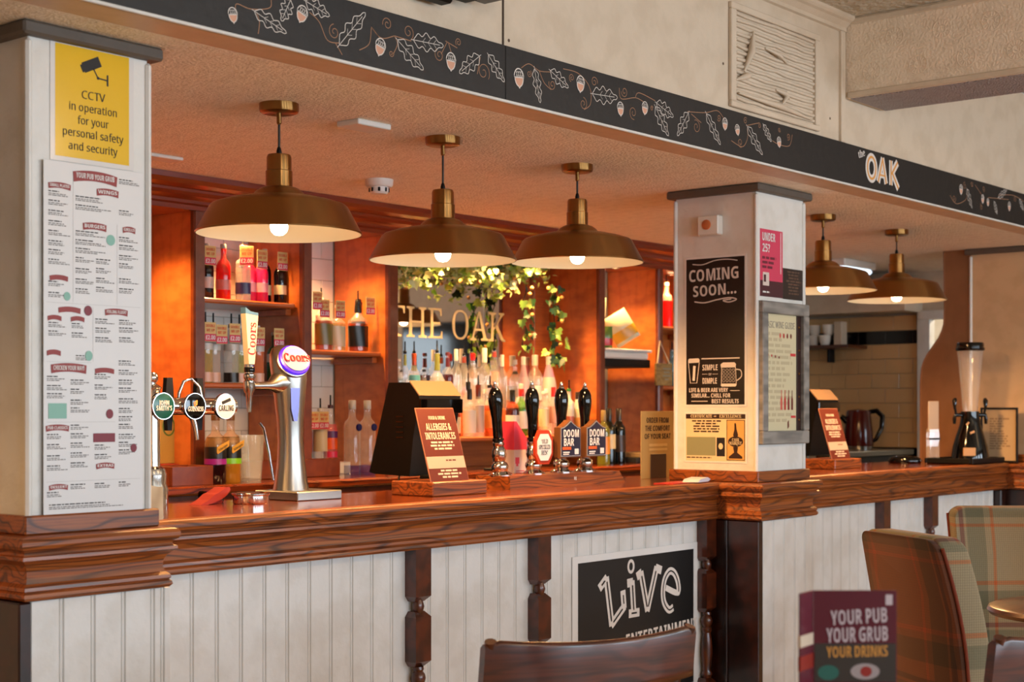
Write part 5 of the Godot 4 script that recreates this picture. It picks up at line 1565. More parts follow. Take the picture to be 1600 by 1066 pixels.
# o: style, glass, drink, strength, fill, label (y0, y1, colour)..., cap colour, cap height, pourer
func bottle(label: String, pos: Vector3, r: float, h: float, o: Dictionary) -> Node3D:
	var t := thing("bottle", label, "bottle", pos, o.get("turn", 0.0), o.get("group", "bottles on the back bar"))
	var style: String = o.get("style", "round")
	var fill: float = o.get("fill", 0.6)
	var square: bool = style == "square"
	var prof := bottle_profile("round" if square else style, r, h)
	var drink: Color = o.get("drink", CLEAR)
	var glass: Color = o.get("glass", CLEAR)
	var low := []
	var high := []
	var yf := fill * h
	for q in prof:
		if q.y < yf: low.append(q)
	low.append(Vector2(at_height(prof, yf), yf))
	high.append(Vector2(at_height(prof, yf), yf))
	for q in prof:
		if q.y > yf: high.append(q)
	var seg := 4 if square else 20
	var xf := Transform3D(Basis(Vector3.UP, PI / 4).scaled(Vector3(1.25, 1, 1.05)) if square else Basis(), Vector3.ZERO)
	if square: xf = Transform3D(Basis().scaled(Vector3(1.1, 1, 0.85)) * Basis(Vector3.UP, PI / 4), Vector3.ZERO)
	var k := 1.3 if square else 1.0
	var st := tool()
	var lp := []
	for q in low: lp.append(Vector2(q.x * (k if q.y < h * 0.66 else 1.0), q.y))
	lathe(st, lp, 8 if square else seg, xf)
	part(t, "drink", done(st), tint(drink, o.get("strength", 0.12)))
	st = tool()
	lp = []
	for q in high: lp.append(Vector2(q.x * (k if q.y < h * 0.66 else 1.0), q.y))
	if lp.size() > 1:
		lathe(st, lp, 8 if square else seg, xf)
		part(t, "glass", done(st), tint(glass, o.get("glass_strength", 0.10)))
	for l in o.get("bands", []):
		st = tool()
		var y0: float = l[0] * h
		var y1: float = l[1] * h
		var e := 1.025
		lathe(st, [Vector2(at_height(prof, y0) * e * k, y0), Vector2(at_height(prof, (y0 + y1) / 2) * e * k, (y0 + y1) / 2), Vector2(at_height(prof, y1) * e * (k if l[1] < 0.64 else 1.0), y1)], 8 if square else seg, xf)
		part(t, "label_band", done(st), shade(l[2]))
	if o.has("cap"):
		var ch: float = o.get("cap_h", 0.06) * h
		var nr := at_height(prof, h * 0.93) * 1.12
		part(t, "cap", lathe_mesh([Vector2(nr * 0.98, h - ch), Vector2(nr, h - ch + 0.002), Vector2(nr, h - 0.003), Vector2(nr * 0.85, h), Vector2(0, h)], 16), shade(o["cap"], 0.3))
	if o.has("pourer"):
		st = tool()
		lathe(st, [Vector2(0.008, h * 0.94), Vector2(0.009, h * 0.98), Vector2(0.004, h), Vector2(0.0035, h + 0.045), Vector2(0, h + 0.045)], 10)
		part(t, "pourer", done(st), mats["black_plastic"])
	return t

var tag_made: Node3D

func price_tag(label: String, x: float, y: float, z: float, turn := 0.0) -> void:
	if tag_made:
		copy(tag_made, label, Vector3(x, y, -z), turn, "price_tag")
		return
	var t := thing("price_tag", label, "price tag", Vector3(x, y, -z), turn, "price tags on the bottles")
	tag_made = t
	plate(t, "tag_card", -0.029, 0.0, 0.029, 0.08, 0, 0.0015, mat("tag_cream", Color(0.80, 0.68, 0.42), 0.5))
	plate(t, "price_field", -0.029, 0.002, 0.029, 0.032, 0.0015, 0.002, mat("tag_pink", Color(0.78, 0.15, 0.30), 0.5))
	text(t, "£2.00", 0, 0.017, 0.018, mats["paper_white"], 0.0022, 0.05)
	var org := mat("tag_orange", Color(0.78, 0.30, 0.13), 0.5)
	text(t, "DOUBLE", 0, 0.065, 0.012, org, 0.0022, 0.046)
	text(t, "ME UP", 0, 0.047, 0.012, org, 0.0022, 0.042)

func build_bottles() -> void:
	var red := Color(0.85, 0.04, 0.05)
	var pink := Color(0.85, 0.10, 0.32)
	var dark := Color(0.05, 0.03, 0.05)
	var amber := Color(0.62, 0.22, 0.04)
	var silver := Color(0.62, 0.60, 0.58)
	var white := Color(0.84, 0.82, 0.77)
	var cream := Color(0.80, 0.74, 0.58)
	var black := Color(0.03, 0.03, 0.03)
	var g := "bottles on the upper pink shelf"
	var y := 1.878
	var z := -5.04
	bottle("near-black bottle with a silver band at the left end of upper shelf", Vector3(4.082, y, z), 0.03, 0.235, {"drink": dark, "strength": 0.95, "glass": dark, "glass_strength": 0.9, "bands": [[0.2, 0.4, silver]], "cap": silver, "group": g})
	bottle("bright red bottle with a silver stopper on the upper shelf", Vector3(4.146, y, z + 0.03), 0.031, 0.235, {"drink": red, "strength": 0.85, "glass": red, "glass_strength": 0.7, "fill": 0.66, "bands": [[0.18, 0.36, Color(0.75, 0.42, 0.38)]], "cap": silver, "cap_h": 0.08, "group": g})
	bottle("slim dark red bottle squeezed behind the tall silver tap handle", Vector3(4.208, y, z - 0.04), 0.024, 0.225, {"drink": Color(0.35, 0.05, 0.03), "strength": 0.85, "cap": red, "group": g})
	bottle("clear silver bottle with a blue label on the upper shelf", Vector3(4.254, y, z + 0.03), 0.032, 0.24, {"drink": Color(0.7, 0.68, 0.65), "strength": 0.45, "style": "tall", "bands": [[0.13, 0.33, Color(0.16, 0.17, 0.36)]], "cap": Color(0.7, 0.12, 0.08), "pourer": true, "group": g})
	bottle("hot pink bottle with a pale band, left of the pair", Vector3(4.314, y, z), 0.029, 0.225, {"drink": pink, "strength": 0.85, "glass": pink, "glass_strength": 0.6, "bands": [[0.2, 0.38, Color(0.80, 0.50, 0.55)]], "cap": Color(0.3, 0.14, 0.1), "group": g})
	bottle("hot pink bottle with a pale band, right of the pair", Vector3(4.364, y, z + 0.02), 0.029, 0.225, {"drink": pink, "strength": 0.82, "glass": pink, "glass_strength": 0.6, "bands": [[0.2, 0.38, Color(0.80, 0.50, 0.55)]], "cap": Color(0.3, 0.14, 0.1), "group": g})
	bottle("black bottle with white neck and silver stopper on the upper shelf", Vector3(4.418, y, z - 0.02), 0.028, 0.24, {"drink": dark, "strength": 0.97, "glass": black, "glass_strength": 0.9, "bands": [[0.16, 0.34, cream], [0.78, 0.92, white]], "cap": silver, "group": g})
	bottle("black bottle with cream band at the right end of upper shelf", Vector3(4.462, y, z + 0.03), 0.027, 0.225, {"drink": dark, "strength": 0.97, "glass": black, "glass_strength": 0.9, "bands": [[0.18, 0.36, cream]], "cap": black, "group": g})
	g = "bottles on the lower pale shelf"
	y = 1.53
	for q in [[4.06, "pale yellow bottle at the left end of lower shelf", Color(0.80, 0.66, 0.35), 0.5], [4.126, "frosted pale bottle with black pourer, second on lower shelf", Color(0.85, 0.76, 0.68), 0.45], [4.198, "clear bottle with dark base label and black pourer on lower shelf", CLEAR, 0.2], [4.267, "pale green-yellow bottle behind the tall tap handle", Color(0.80, 0.78, 0.45), 0.4], [4.339, "peach coloured bottle on the lower shelf", Color(0.90, 0.50, 0.32), 0.55]]:
		var i: float = q[0]
		bottle(q[1], Vector3(i, y, z + (0.02 if int(i * 100) % 2 else -0.01)), 0.031, 0.25, {"drink": q[2], "strength": q[3], "style": "tall", "fill": 0.58, "bands": [[0.55, 0.66, Color(0.75, 0.72, 0.68)], [0.02, 0.18, black if q[3] == 0.2 else Color(0.78, 0.6, 0.5)]], "cap": white, "pourer": true, "group": g})
	bottle("deep green bottle at the right end of lower shelf", Vector3(4.437, y, z + 0.02), 0.033, 0.225, {"drink": Color(0.03, 0.30, 0.09), "strength": 0.8, "glass": Color(0.04, 0.35, 0.12), "glass_strength": 0.6, "bands": [[0.42, 0.58, Color(0.76, 0.76, 0.72)]], "cap": white, "group": g})
	g = "whiskey bottles on the shelf"
	y = 1.683
	bottle("orange amber bottle half hidden at the left of whiskey shelf", Vector3(4.675, y, z - 0.05), 0.028, 0.23, {"drink": Color(0.8, 0.3, 0.05), "strength": 0.7, "bands": [[0.4, 0.6, Color(0.2, 0.25, 0.2)]], "cap": black, "pourer": true, "group": g})
	bottle("square bottle with olive green label and amber base on whiskey shelf", Vector3(4.72, y, z + 0.03), 0.031, 0.225, {"style": "square", "drink": amber, "strength": 0.7, "bands": [[0.12, 0.54, Color(0.42, 0.40, 0.18)]], "cap": black, "group": g})
	bottle("slim white bottle with tall pourer behind the cream label bottle", Vector3(4.79, y, z - 0.06), 0.025, 0.245, {"style": "tall", "drink": white, "strength": 0.9, "glass": white, "glass_strength": 0.9, "cap": white, "pourer": true, "group": g})
	bottle("square bottle with cream label on the whiskey shelf", Vector3(4.805, y, z + 0.03), 0.029, 0.21, {"style": "square", "drink": Color(0.80, 0.66, 0.38), "strength": 0.5, "bands": [[0.1, 0.54, cream]], "cap": white, "group": g})
	bottle("square amber whiskey bottle with black label and black neck", Vector3(4.915, y, z + 0.05), 0.036, 0.235, {"style": "square", "drink": amber, "strength": 0.75, "fill": 0.55, "bands": [[0.1, 0.5, black], [0.76, 0.95, black]], "cap": black, "pourer": true, "group": g})
	bottle("round amber whiskey bottle with black label and white neck band", Vector3(4.995, y, z - 0.03), 0.034, 0.25, {"drink": amber, "strength": 0.6, "fill": 0.3, "bands": [[0.38, 0.58, black], [0.80, 0.88, white]], "cap": Color(0.16, 0.12, 0.1), "group": g})
	# labels of the black-label whiskey
	g = "bottles on the back counter"
	y = BACK_TOP
	solo("white_riser", "low white riser under the bottles left of the till", "riser", box_mesh(Vector3(0, 0, 0), Vector3(0.3, 0.055, 0.2), 0.004), mats["white_plastic"], Vector3(4.6, y, -5.22))
	y += 0.055
	bottle("clear bottle with red and purple label left of the fruit bottle", Vector3(4.725, y, -5.13), 0.028, 0.25, {"style": "tall", "drink": CLEAR, "strength": 0.2, "bands": [[0.2, 0.55, Color(0.55, 0.12, 0.25)], [0.0, 0.15, Color(0.35, 0.62, 0.55)]], "cap": white, "pourer": true, "group": g})
	bottle("clear bottle with large white label on the back counter", Vector3(4.775, y, -5.09), 0.032, 0.245, {"style": "tall", "drink": CLEAR, "strength": 0.15, "bands": [[0.2, 0.64, Color(0.78, 0.74, 0.62)]], "cap": white, "pourer": true, "group": g})
	bottle("orange and purple fruit label bottle with pink drink", Vector3(4.838, y, -5.09), 0.032, 0.26, {"drink": Color(0.9, 0.35, 0.35), "strength": 0.5, "fill": 0.66, "bands": [[0.22, 0.42, Color(0.85, 0.33, 0.08)], [0.42, 0.54, Color(0.32, 0.12, 0.36)], [0.08, 0.18, Color(0.80, 0.15, 0.30)]], "cap": Color(0.3, 0.12, 0.12), "pourer": true, "group": g})
	for q in [[4.732, "left tall clear bottle with blue round medallion beside the till"], [4.826, "right tall clear bottle with blue round medallion beside the till"]]:
		var t := bottle(q[1], Vector3(q[0], BACK_TOP, -4.84), 0.037, 0.335, {"style": "tall", "drink": Color(0.15, 0.16, 0.5), "strength": 0.35, "fill": 0.14, "cap": silver, "cap_h": 0.12, "group": g})
		var md := part(t, "medallion", lathe_mesh([Vector2(0, 0.0), Vector2(0.017, 0.0), Vector2(0.016, 0.005), Vector2(0, 0.006)], 18), shade(Color(0.05, 0.05, 0.28), 0.1), Vector3(0.005, 0.215, 0.036))
		md.rotation.x = PI / 2
	for q in [[3.90, 0.0, "large cordial bottle with black label and purple band", Color(0.55, 0.10, 0.50)], [3.993, 0.02, "large cordial bottle with black label and green band", Color(0.45, 0.72, 0.10)]]:
		var t := bottle(q[2], Vector3(q[0], BACK_TOP, -4.76 - q[1]), 0.043, 0.275, {"drink": Color(0.12, 0.03, 0.05) if q[1] == 0.0 else Color(0.62, 0.42, 0.12), "strength": 0.75, "fill": 0.3, "glass": Color(0.75, 0.55, 0.3), "glass_strength": 0.3, "bands": [[0.28, 0.36, q[3]], [0.36, 0.67, black]], "cap": Color(0.42, 0.27, 0.10), "cap_h": 0.09, "group": g})
		var sw := tool()
		prism(sw, [Vector2(-0.03, 0.125), Vector2(-0.026, 0.118), Vector2(0.03, 0.148), Vector2(0.032, 0.172), Vector2(-0.028, 0.145)], 0.0, 0.002)
		part(t, "gold_swoosh", done(sw), shade(Color(0.76, 0.58, 0.22)), Vector3(0, 0, 0.0445))
		text(t, "Schweppes", 0.001, 0.144, 0.010, mats["ink_black"], 0.0468, 0.05, "serif_bold", 0.46)
	# price tags
	for q in [[4.045, 2.015, "at the left end of the upper shelf"], [4.24, 2.03, "edge-on beside the clear silver bottle"], [4.325, 2.02, "over the hot pink bottles"], [4.44, 2.02, "over the black bottle at right end of upper shelf"], [4.045, 1.70, "at the left end of the lower shelf"], [4.105, 1.692, "over the frosted pale bottle on lower shelf"], [4.175, 1.70, "over the clear bottle with dark base label"], [4.31, 1.69, "over the peach coloured bottle"], [4.42, 1.69, "over the deep green bottle"], [4.645, 1.862, "half hidden at the left of whiskey shelf"], [4.688, 1.83, "over the olive label bottle"], [4.785, 1.83, "over the cream label square bottle"], [4.975, 1.855, "beside the white neck band whiskey"], [4.695, 1.33, "over the red and purple label bottle"], [4.755, 1.33, "over the large white label bottle"]]:
		price_tag("double up two pound price tag " + q[2], q[0], q[1], 5.045 if q[1] < 1.4 else 4.97, -0.9 if q[2].begins_with("edge") else 0.0)
	# bottles in front of the mirror
	g = "bottles in front of the mirror"
	y = BACK_TOP + 0.301
	var back := [
		[5.364, 0.025, 0.20, "clear bottle with teal label at the left edge of mirror", {"drink": Color(0.4, 0.6, 0.7), "strength": 0.3, "cap": silver}],
		[5.409, 0.02, 0.235, "clear bottle with green neck next to the mirror's left edge", {"drink": CLEAR, "bands": [[0.74, 0.93, Color(0.45, 0.50, 0.15)]], "pourer": true}],
		[5.473, 0.03, 0.225, "clear bottle with copper cap and teal label", {"drink": CLEAR, "strength": 0.25, "bands": [[0.5, 0.6, Color(0.30, 0.60, 0.62)], [0.2, 0.45, white]], "cap": Color(0.55, 0.22, 0.08), "cap_h": 0.22}],
		[5.547, 0.025, 0.16, "short dark bottle above the till's left corner", {"drink": black, "strength": 0.9, "cap": black}],
		[5.641, 0.044, 0.245, "round clear flask bottle with green neck above the till", {"style": "globe", "drink": CLEAR, "strength": 0.2, "bands": [[0.64, 0.93, Color(0.45, 0.48, 0.16)]], "pourer": true}],
		[5.72, 0.029, 0.235, "dark berry bottle with wine red capsule above the till", {"drink": Color(0.22, 0.03, 0.05), "strength": 0.85, "bands": [[0.74, 0.9, Color(0.3, 0.06, 0.06)]], "cap": Color(0.3, 0.06, 0.06)}],
		[5.785, 0.026, 0.25, "clear bottle with tall white cap right of the berry bottle", {"drink": CLEAR, "cap": white, "cap_h": 0.2}],
		[5.845, 0.03, 0.235, "clear bottle with amber neck and tall black pourer", {"style": "slope", "drink": CLEAR, "bands": [[0.82, 0.93, Color(0.5, 0.2, 0.08)]], "pourer": true}],
		[5.914, 0.03, 0.235, "clear bottle with bright red cap before the mirror", {"drink": CLEAR, "cap": Color(0.75, 0.06, 0.05), "cap_h": 0.13}],
		[6.005, 0.034, 0.26, "broad clear bottle with tall white cap before the mirror", {"drink": CLEAR, "cap": white, "cap_h": 0.24}],
		[6.085, 0.03, 0.265, "pale pink sloping bottle with long black pourer", {"style": "slope", "drink": Color(0.9, 0.7, 0.62), "strength": 0.35, "bands": [[0.84, 0.93, Color(0.62, 0.22, 0.12)]], "pourer": true}],
		[6.148, 0.026, 0.235, "clear bottle with white cap right of the pink sloping bottle", {"drink": CLEAR, "cap": white, "cap_h": 0.22}],
		[6.255, 0.029, 0.215, "clear bottle with white cap under a dark label strip", {"drink": CLEAR, "bands": [[0.70, 0.76, Color(0.25, 0.22, 0.15)]], "cap": white, "cap_h": 0.1}],
		[6.325, 0.03, 0.23, "milky pinkish bottle with white cap near the mirror frame", {"style": "slope", "drink": Color(0.86, 0.72, 0.72), "strength": 0.8, "glass": Color(0.86, 0.72, 0.72), "glass_strength": 0.7, "cap": white, "cap_h": 0.16}],
		[6.424, 0.042, 0.24, "large round-shouldered clear bottle with white cap", {"drink": CLEAR, "strength": 0.25, "bands": [[0.15, 0.42, white]], "cap": white, "cap_h": 0.2}],
		[6.545, 0.042, 0.235, "opaque white sloping bottle with pink neck and white cap", {"style": "slope", "drink": white, "strength": 0.95, "glass": Color(0.85, 0.62, 0.72), "glass_strength": 0.9, "fill": 0.6, "cap": white, "cap_h": 0.16}]]
	for q in back:
		var o: Dictionary = q[4]
		o["group"] = g
		bottle(q[3], Vector3(q[0], y, -5.165), q[1], q[2] * 1.2, o)
	y = BACK_TOP + 0.16
	var front := [
		[5.5, 0.036, 0.17, "amber bottle with cream label half behind the till", {"drink": amber, "strength": 0.6, "bands": [[0.1, 0.5, cream]], "cap": black}],
		[5.62, 0.032, 0.205, "clear bottle with white label and black cap right of till", {"drink": CLEAR, "strength": 0.2, "bands": [[0.08, 0.55, white]], "cap": black, "cap_h": 0.22}],
		[5.685, 0.03, 0.225, "clear striped label bottle with dark red capsule", {"style": "tall", "drink": CLEAR, "strength": 0.2, "bands": [[0.08, 0.6, Color(0.72, 0.62, 0.56)]], "cap": Color(0.3, 0.09, 0.06), "cap_h": 0.28, "pourer": true}],
		[5.775, 0.036, 0.225, "amber rum bottle with orange picture label and black pourer", {"drink": Color(0.8, 0.30, 0.06), "strength": 0.6, "bands": [[0.16, 0.5, Color(0.80, 0.48, 0.18)]], "cap": black, "pourer": true}],
		[5.95, 0.035, 0.205, "dark rum bottle with white label and black cap", {"drink": Color(0.25, 0.07, 0.03), "strength": 0.85, "glass": amber, "glass_strength": 0.5, "bands": [[0.1, 0.45, white]], "cap": black, "cap_h": 0.3}],
		[6.022, 0.036, 0.21, "green shouldered bottle with white label and red cap", {"drink": Color(0.2, 0.45, 0.03), "strength": 0.8, "glass": Color(0.25, 0.5, 0.05), "glass_strength": 0.6, "bands": [[0.15, 0.52, white]], "cap": Color(0.7, 0.08, 0.06), "cap_h": 0.16}],
		[6.084, 0.02, 0.17, "slim amber bottle behind the second hand pump", {"style": "tall", "drink": Color(0.75, 0.25, 0.04), "strength": 0.7, "cap": black}],
		[6.205, 0.027, 0.2, "clear slim bottle with cream label between the pumps", {"style": "tall", "drink": CLEAR, "bands": [[0.2, 0.6, cream]], "cap": white}],
		[6.285, 0.031, 0.22, "clear bottle with picture label and red capped pourer", {"drink": CLEAR, "strength": 0.2, "bands": [[0.25, 0.6, Color(0.76, 0.56, 0.48)]], "cap": Color(0.75, 0.08, 0.07), "cap_h": 0.2}],
		[6.42, 0.028, 0.215, "white slim bottle with green pourer tip behind third pump", {"style": "tall", "drink": white, "strength": 0.9, "glass": white, "glass_strength": 0.8, "bands": [[0.2, 0.4, Color(0.6, 0.3, 0.2)]], "cap": Color(0.1, 0.4, 0.1), "pourer": true}],
		[6.5, 0.04, 0.2, "cream white liqueur bottle with orange label and brown cap", {"style": "slope", "drink": cream, "strength": 0.95, "glass": white, "glass_strength": 0.95, "bands": [[0.15, 0.4, Color(0.78, 0.55, 0.25)]], "cap": Color(0.16, 0.10, 0.07), "cap_h": 0.18}],
		[5.86, 0.031, 0.22, "clear square-shouldered bottle with grey label behind the first pump", {"drink": CLEAR, "strength": 0.2, "bands": [[0.1, 0.45, Color(0.70, 0.68, 0.62)]], "cap": Color(0.6, 0.58, 0.52)}, -4.97],
		[5.565, 0.03, 0.2, "honey coloured bottle between the till and white label bottle", {"drink": Color(0.8, 0.5, 0.12), "strength": 0.5, "bands": [[0.15, 0.4, Color(0.72, 0.55, 0.3)]], "cap": Color(0.7, 0.62, 0.5)}, -5.03],
		[5.735, 0.028, 0.24, "tall clear bottle with black neck behind the rum bottle", {"style": "tall", "drink": CLEAR, "strength": 0.15, "bands": [[0.2, 0.5, white]], "cap": black, "cap_h": 0.16, "pourer": true}, -5.04],
		[6.14, 0.03, 0.235, "frosted white bottle with silver cap between second and third pumps", {"style": "tall", "drink": white, "strength": 0.6, "glass": white, "glass_strength": 0.4, "cap": silver, "cap_h": 0.12}, -5.03],
		[6.35, 0.031, 0.215, "clear bottle with tan label behind the third pump handle", {"drink": CLEAR, "strength": 0.2, "bands": [[0.12, 0.5, Color(0.74, 0.6, 0.42)]], "cap": white, "cap_h": 0.1}, -5.03]]
	for q in front:
		var o: Dictionary = q[4]
		o["group"] = g
		bottle(q[3], Vector3(q[0], y, q[5] if q.size() > 5 else -4.93), q[1], q[2] * 1.14, o)
	# wine under the crisps basket, bottles right of it
	g = "wine bottles under the crisps basket"
	y = BACK_TOP
	bottle("white wine bottle with yellow label at the left of the wine bottles", Vector3(6.525, y, -4.78), 0.034, 0.29, {"style": "wine", "drink": Color(0.45, 0.45, 0.12), "strength": 0.7, "glass": Color(0.5, 0.5, 0.2), "glass_strength": 0.4, "fill": 0.7, "bands": [[0.2, 0.52, Color(0.80, 0.52, 0.15)]], "cap": Color(0.5, 0.42, 0.25), "cap_h": 0.2, "group": g})
	bottle("red wine bottle with cream label under the crisps basket", Vector3(6.60, y, -4.8), 0.036, 0.3, {"style": "wine", "drink": Color(0.02, 0.03, 0.01), "strength": 0.95, "glass": Color(0.03, 0.05, 0.02), "glass_strength": 0.9, "fill": 0.7, "bands": [[0.28, 0.54, cream]], "cap": black, "cap_h": 0.24, "group": g})
	bottle("red wine bottle with dark picture label under the crisps basket", Vector3(6.69, y, -4.8), 0.037, 0.3, {"style": "wine", "drink": Color(0.02, 0.02, 0.01), "strength": 0.97, "glass": black, "glass_strength": 0.95, "fill": 0.7, "bands": [[0.22, 0.52, Color(0.20, 0.13, 0.09)]], "cap": Color(0.13, 0.09, 0.07), "cap_h": 0.24, "group": g})
	g = "bottles right of the crisps basket"
	bottle("bright red bottle with pourer on the shelf beside the right pillar", Vector3(7.52, 1.90, -5.05), 0.035, 0.27, {"style": "tall", "drink": red, "strength": 0.85, "glass": Color(0.9, 0.6, 0.55), "glass_strength": 0.3, "cap": white, "pourer": true, "group": g})
	bottle("slim green bottle edge behind the right partition", Vector3(7.39, 1.90, -5.02), 0.022, 0.26, {"style": "tall", "drink": Color(0.1, 0.2, 0.05), "strength": 0.8, "cap": Color(0.7, 0.6, 0.4), "group": g})
	bottle("clear bottle with red label on the lower right shelf", Vector3(7.43, 1.557, -5.03), 0.03, 0.21, {"style": "tall", "drink": CLEAR, "bands": [[0.3, 0.6, Color(0.78, 0.3, 0.25)]], "cap": black, "cap_h": 0.14, "group": g})
	bottle("turquoise blue bottle with pourer on the lower right shelf", Vector3(7.505, 1.557, -5.0), 0.034, 0.215, {"drink": Color(0.0, 0.42, 0.48), "strength": 0.8, "glass": Color(0.3, 0.7, 0.7), "glass_strength": 0.4, "cap": silver, "pourer": true, "group": g})
	bottle("purple-blue labelled bottle at the edge of right pillar", Vector3(7.58, 1.557, -5.02), 0.034, 0.215, {"drink": Color(0.1, 0.45, 0.55), "strength": 0.7, "bands": [[0.15, 0.6, Color(0.36, 0.38, 0.62)]], "cap": black, "group": g})
	bottle("dark bottle low beside the right pillar", Vector3(7.56, BACK_TOP, -4.95), 0.036, 0.30, {"style": "wine", "drink": black, "strength": 0.97, "glass": black, "glass_strength": 0.95, "cap": black, "group": g})
	build_back_things()

func build_back_things() -> void:
	# crisps basket
	var b := thing("snack_basket", "white plastic tray on a dark shelf holding crisp packets", "tray", Vector3(6.69, 1.70, -5.24))
	part(b, "dark_shelf", box_mesh(Vector3(0, -0.045, 0.0), Vector3(0.46, 0.0, 0.33), 0.003), mats["black_plastic"])
	part(b, "tray_body", box_mesh(Vector3(0.0, 0.0, 0.02), Vector3(0.43, 0.04, 0.34), 0.008), mats["white_plastic"])
	part(b, "tray_rim", box_mesh(Vector3(0.0, 0.04, 0.01), Vector3(0.445, 0.055, 0.355), 0.005), mats["white_plastic"])
	var pale := shade(Color(0.86, 0.82, 0.66), 0.25)
	for q in [[6.80, 1.80, -0.1, 0.0, "white and yellow crisp packet standing at the back of tray", 0.25], [7.0, 1.80, 0.55, 0.13, "white and yellow crisp packet leaning on the tray's right side", 0.18], [6.755, 1.757, 0.0, 0.1, "green and red snack packet at the left of the tray", 0.12]]:
		var h: float = q[5]
		var st := tool()
		ellipse_loft(st, [[0, 0, 0, 0.075, 0.004], [0.02, 0, 0, 0.075, 0.018], [h * 0.5, 0, 0, 0.076, 0.03], [h - 0.02, 0, 0, 0.075, 0.018], [h, 0, 0, 0.075, 0.003]], 16)
		var p := thing("crisp_packet", q[4], "crisp packet", Vector3(q[0], q[1], -5.08 + q[3]), -0.75, "crisp packets on the tray")
		part(p, "packet", done(st), shade(Color(0.35, 0.5, 0.2), 0.3) if h < 0.13 else pale)
		var pr := tool()
		ellipse_loft(pr, [[h * 0.12, 0, 0, 0.0757, 0.0275], [h * 0.3, 0, 0, 0.0765, 0.031], [h * 0.45, 0, 0, 0.0768, 0.0312]], 16)
		part(p, "packet_print", done(pr), shade(Color(0.83, 0.62, 0.15), 0.3) if h > 0.13 else shade(Color(0.7, 0.12, 0.1), 0.3))
		p.rotation.z = q[2]
	solo("snack_carton", "pale striped snack carton on the white tray between crisp packets", "carton", box_mesh(Vector3(0, 0, 0), Vector3(0.12, 0.11, 0.08), 0.002), shade(Color(0.84, 0.77, 0.66)), Vector3(6.84, 1.755, -5.17))
	solo("snack_carton", "orange-red snack carton stacked behind the pale striped carton", "carton", box_mesh(Vector3(0, 0, 0), Vector3(0.14, 0.135, 0.05), 0.002), shade(Color(0.75, 0.22, 0.08)), Vector3(6.83, 1.755, -5.235))
	# hanging wooden tag
	var ht := thing("hanging_plaque", "small weathered wooden plaque hanging by a string from the partition", "plaque", Vector3(7.10, 1.555, -4.85))
	part(ht, "plaque_board", box_mesh(Vector3(0, 0, 0), Vector3(0.16, 0.125, 0.018), 0.003), wood_mat("weathered_wood", (mats["pale_wood"] as StandardMaterial3D).albedo_texture, Vector3(4, 4, 4), 0.8, 0.0, Color(0.68, 0.62, 0.45)))
	var st := tool()
	tube(st, [Vector3(0.02, 0.125, 0.009), Vector3(0.085, 0.25, -0.02), Vector3(0.14, 0.125, 0.009)], 0.005, 6)
	part(ht, "string", done(st), mats["pale_wood"])
	inks(ht, "plaque_print", mat("plaque_grey", Color(0.48, 0.46, 0.38), 0.7), [[0.06, 0.09, 0.14, 0.1], [0.07, 0.07, 0.13, 0.08], [0.06, 0.05, 0.14, 0.06], [0.08, 0.03, 0.12, 0.04]], 0.0186)
	# books, jiggers and boxes on the back counter
	for q in [[0.0, "lower dark notebook lying on the back counter right of the wine", Color(0.05, 0.05, 0.07)], [0.03, "upper pale notebook lying on the dark notebook", Color(0.55, 0.45, 0.3)]]:
		solo("notebook", q[1], "notebook", box_mesh(Vector3(0, 0, 0), Vector3(0.2, 0.028, 0.14), 0.003), shade(q[2], 0.6), Vector3(6.86 + q[0], BACK_TOP + q[0] * 0.95, -4.95), 0.1)
	for q in [[5.63, 0.028, 0.085, "steel spirit measure standing left on the black tray"], [5.69, 0.028, 0.075, "steel spirit measure standing second on the black tray"], [5.75, 0.028, 0.085, "steel spirit measure standing third on the black tray"], [5.84, 0.032, 0.125, "taller steel tumbler at the right of the black tray"]]:
		var h: float = q[2]
		solo("spirit_measure", q[3], "measure", lathe_mesh([Vector2(0, 0), Vector2(q[1] * 0.85, 0), Vector2(q[1], h), Vector2(q[1] * 0.92, h), Vector2(q[1] * 0.78, 0.005), Vector2(0, 0.005)], 20), mats["steel_satin"], Vector3(q[0] - 0.02, BACK_TOP + 0.012, -4.74), 0.0, "steel measures on the back counter")
	solo("measure_tray", "flat black tray under the steel spirit measures", "tray", box_mesh(Vector3(0, 0, 0), Vector3(0.32, 0.012, 0.1), 0.003), mats["black_rubber"], Vector3(5.56, BACK_TOP, -4.79))
	var wb := thing("wooden_caddy", "small open wooden box on the back counter left of the cordial", "box", Vector3(3.645, BACK_TOP, -4.86))
	part(wb, "box_front", box_mesh(Vector3(0, 0, 0.14), Vector3(0.2, 0.075, 0.155), 0.002), mats["mahogany_post"])
	part(wb, "box_back", box_mesh(Vector3(0, 0, 0), Vector3(0.2, 0.075, 0.015), 0.002), mats["mahogany_post"])
	part(wb, "box_end", box_mesh(Vector3(0, 0, 0.015), Vector3(0.015, 0.075, 0.14), 0.002), mats["mahogany_post"])
	part(wb, "box_end", box_mesh(Vector3(0.185, 0, 0.015), Vector3(0.2, 0.075, 0.14), 0.002), mats["mahogany_post"])
	part(wb, "box_floor", box_mesh(Vector3(0.015, 0, 0.015), Vector3(0.185, 0.01, 0.14)), mats["mahogany_post"])
	var rb := solo("red_carton", "flat reddish carton lying on the back counter in left alcove", "carton", box_mesh(Vector3(0, 0, 0), Vector3(0.26, 0.075, 0.14), 0.003), shade(Color(0.48, 0.09, 0.05), 0.5), Vector3(3.62, BACK_TOP, -5.1))
	var yb := thing("tea_carton", "tall yellow-green carton with a round green emblem in left alcove", "carton", Vector3(3.83, BACK_TOP + 0.075, -5.1))
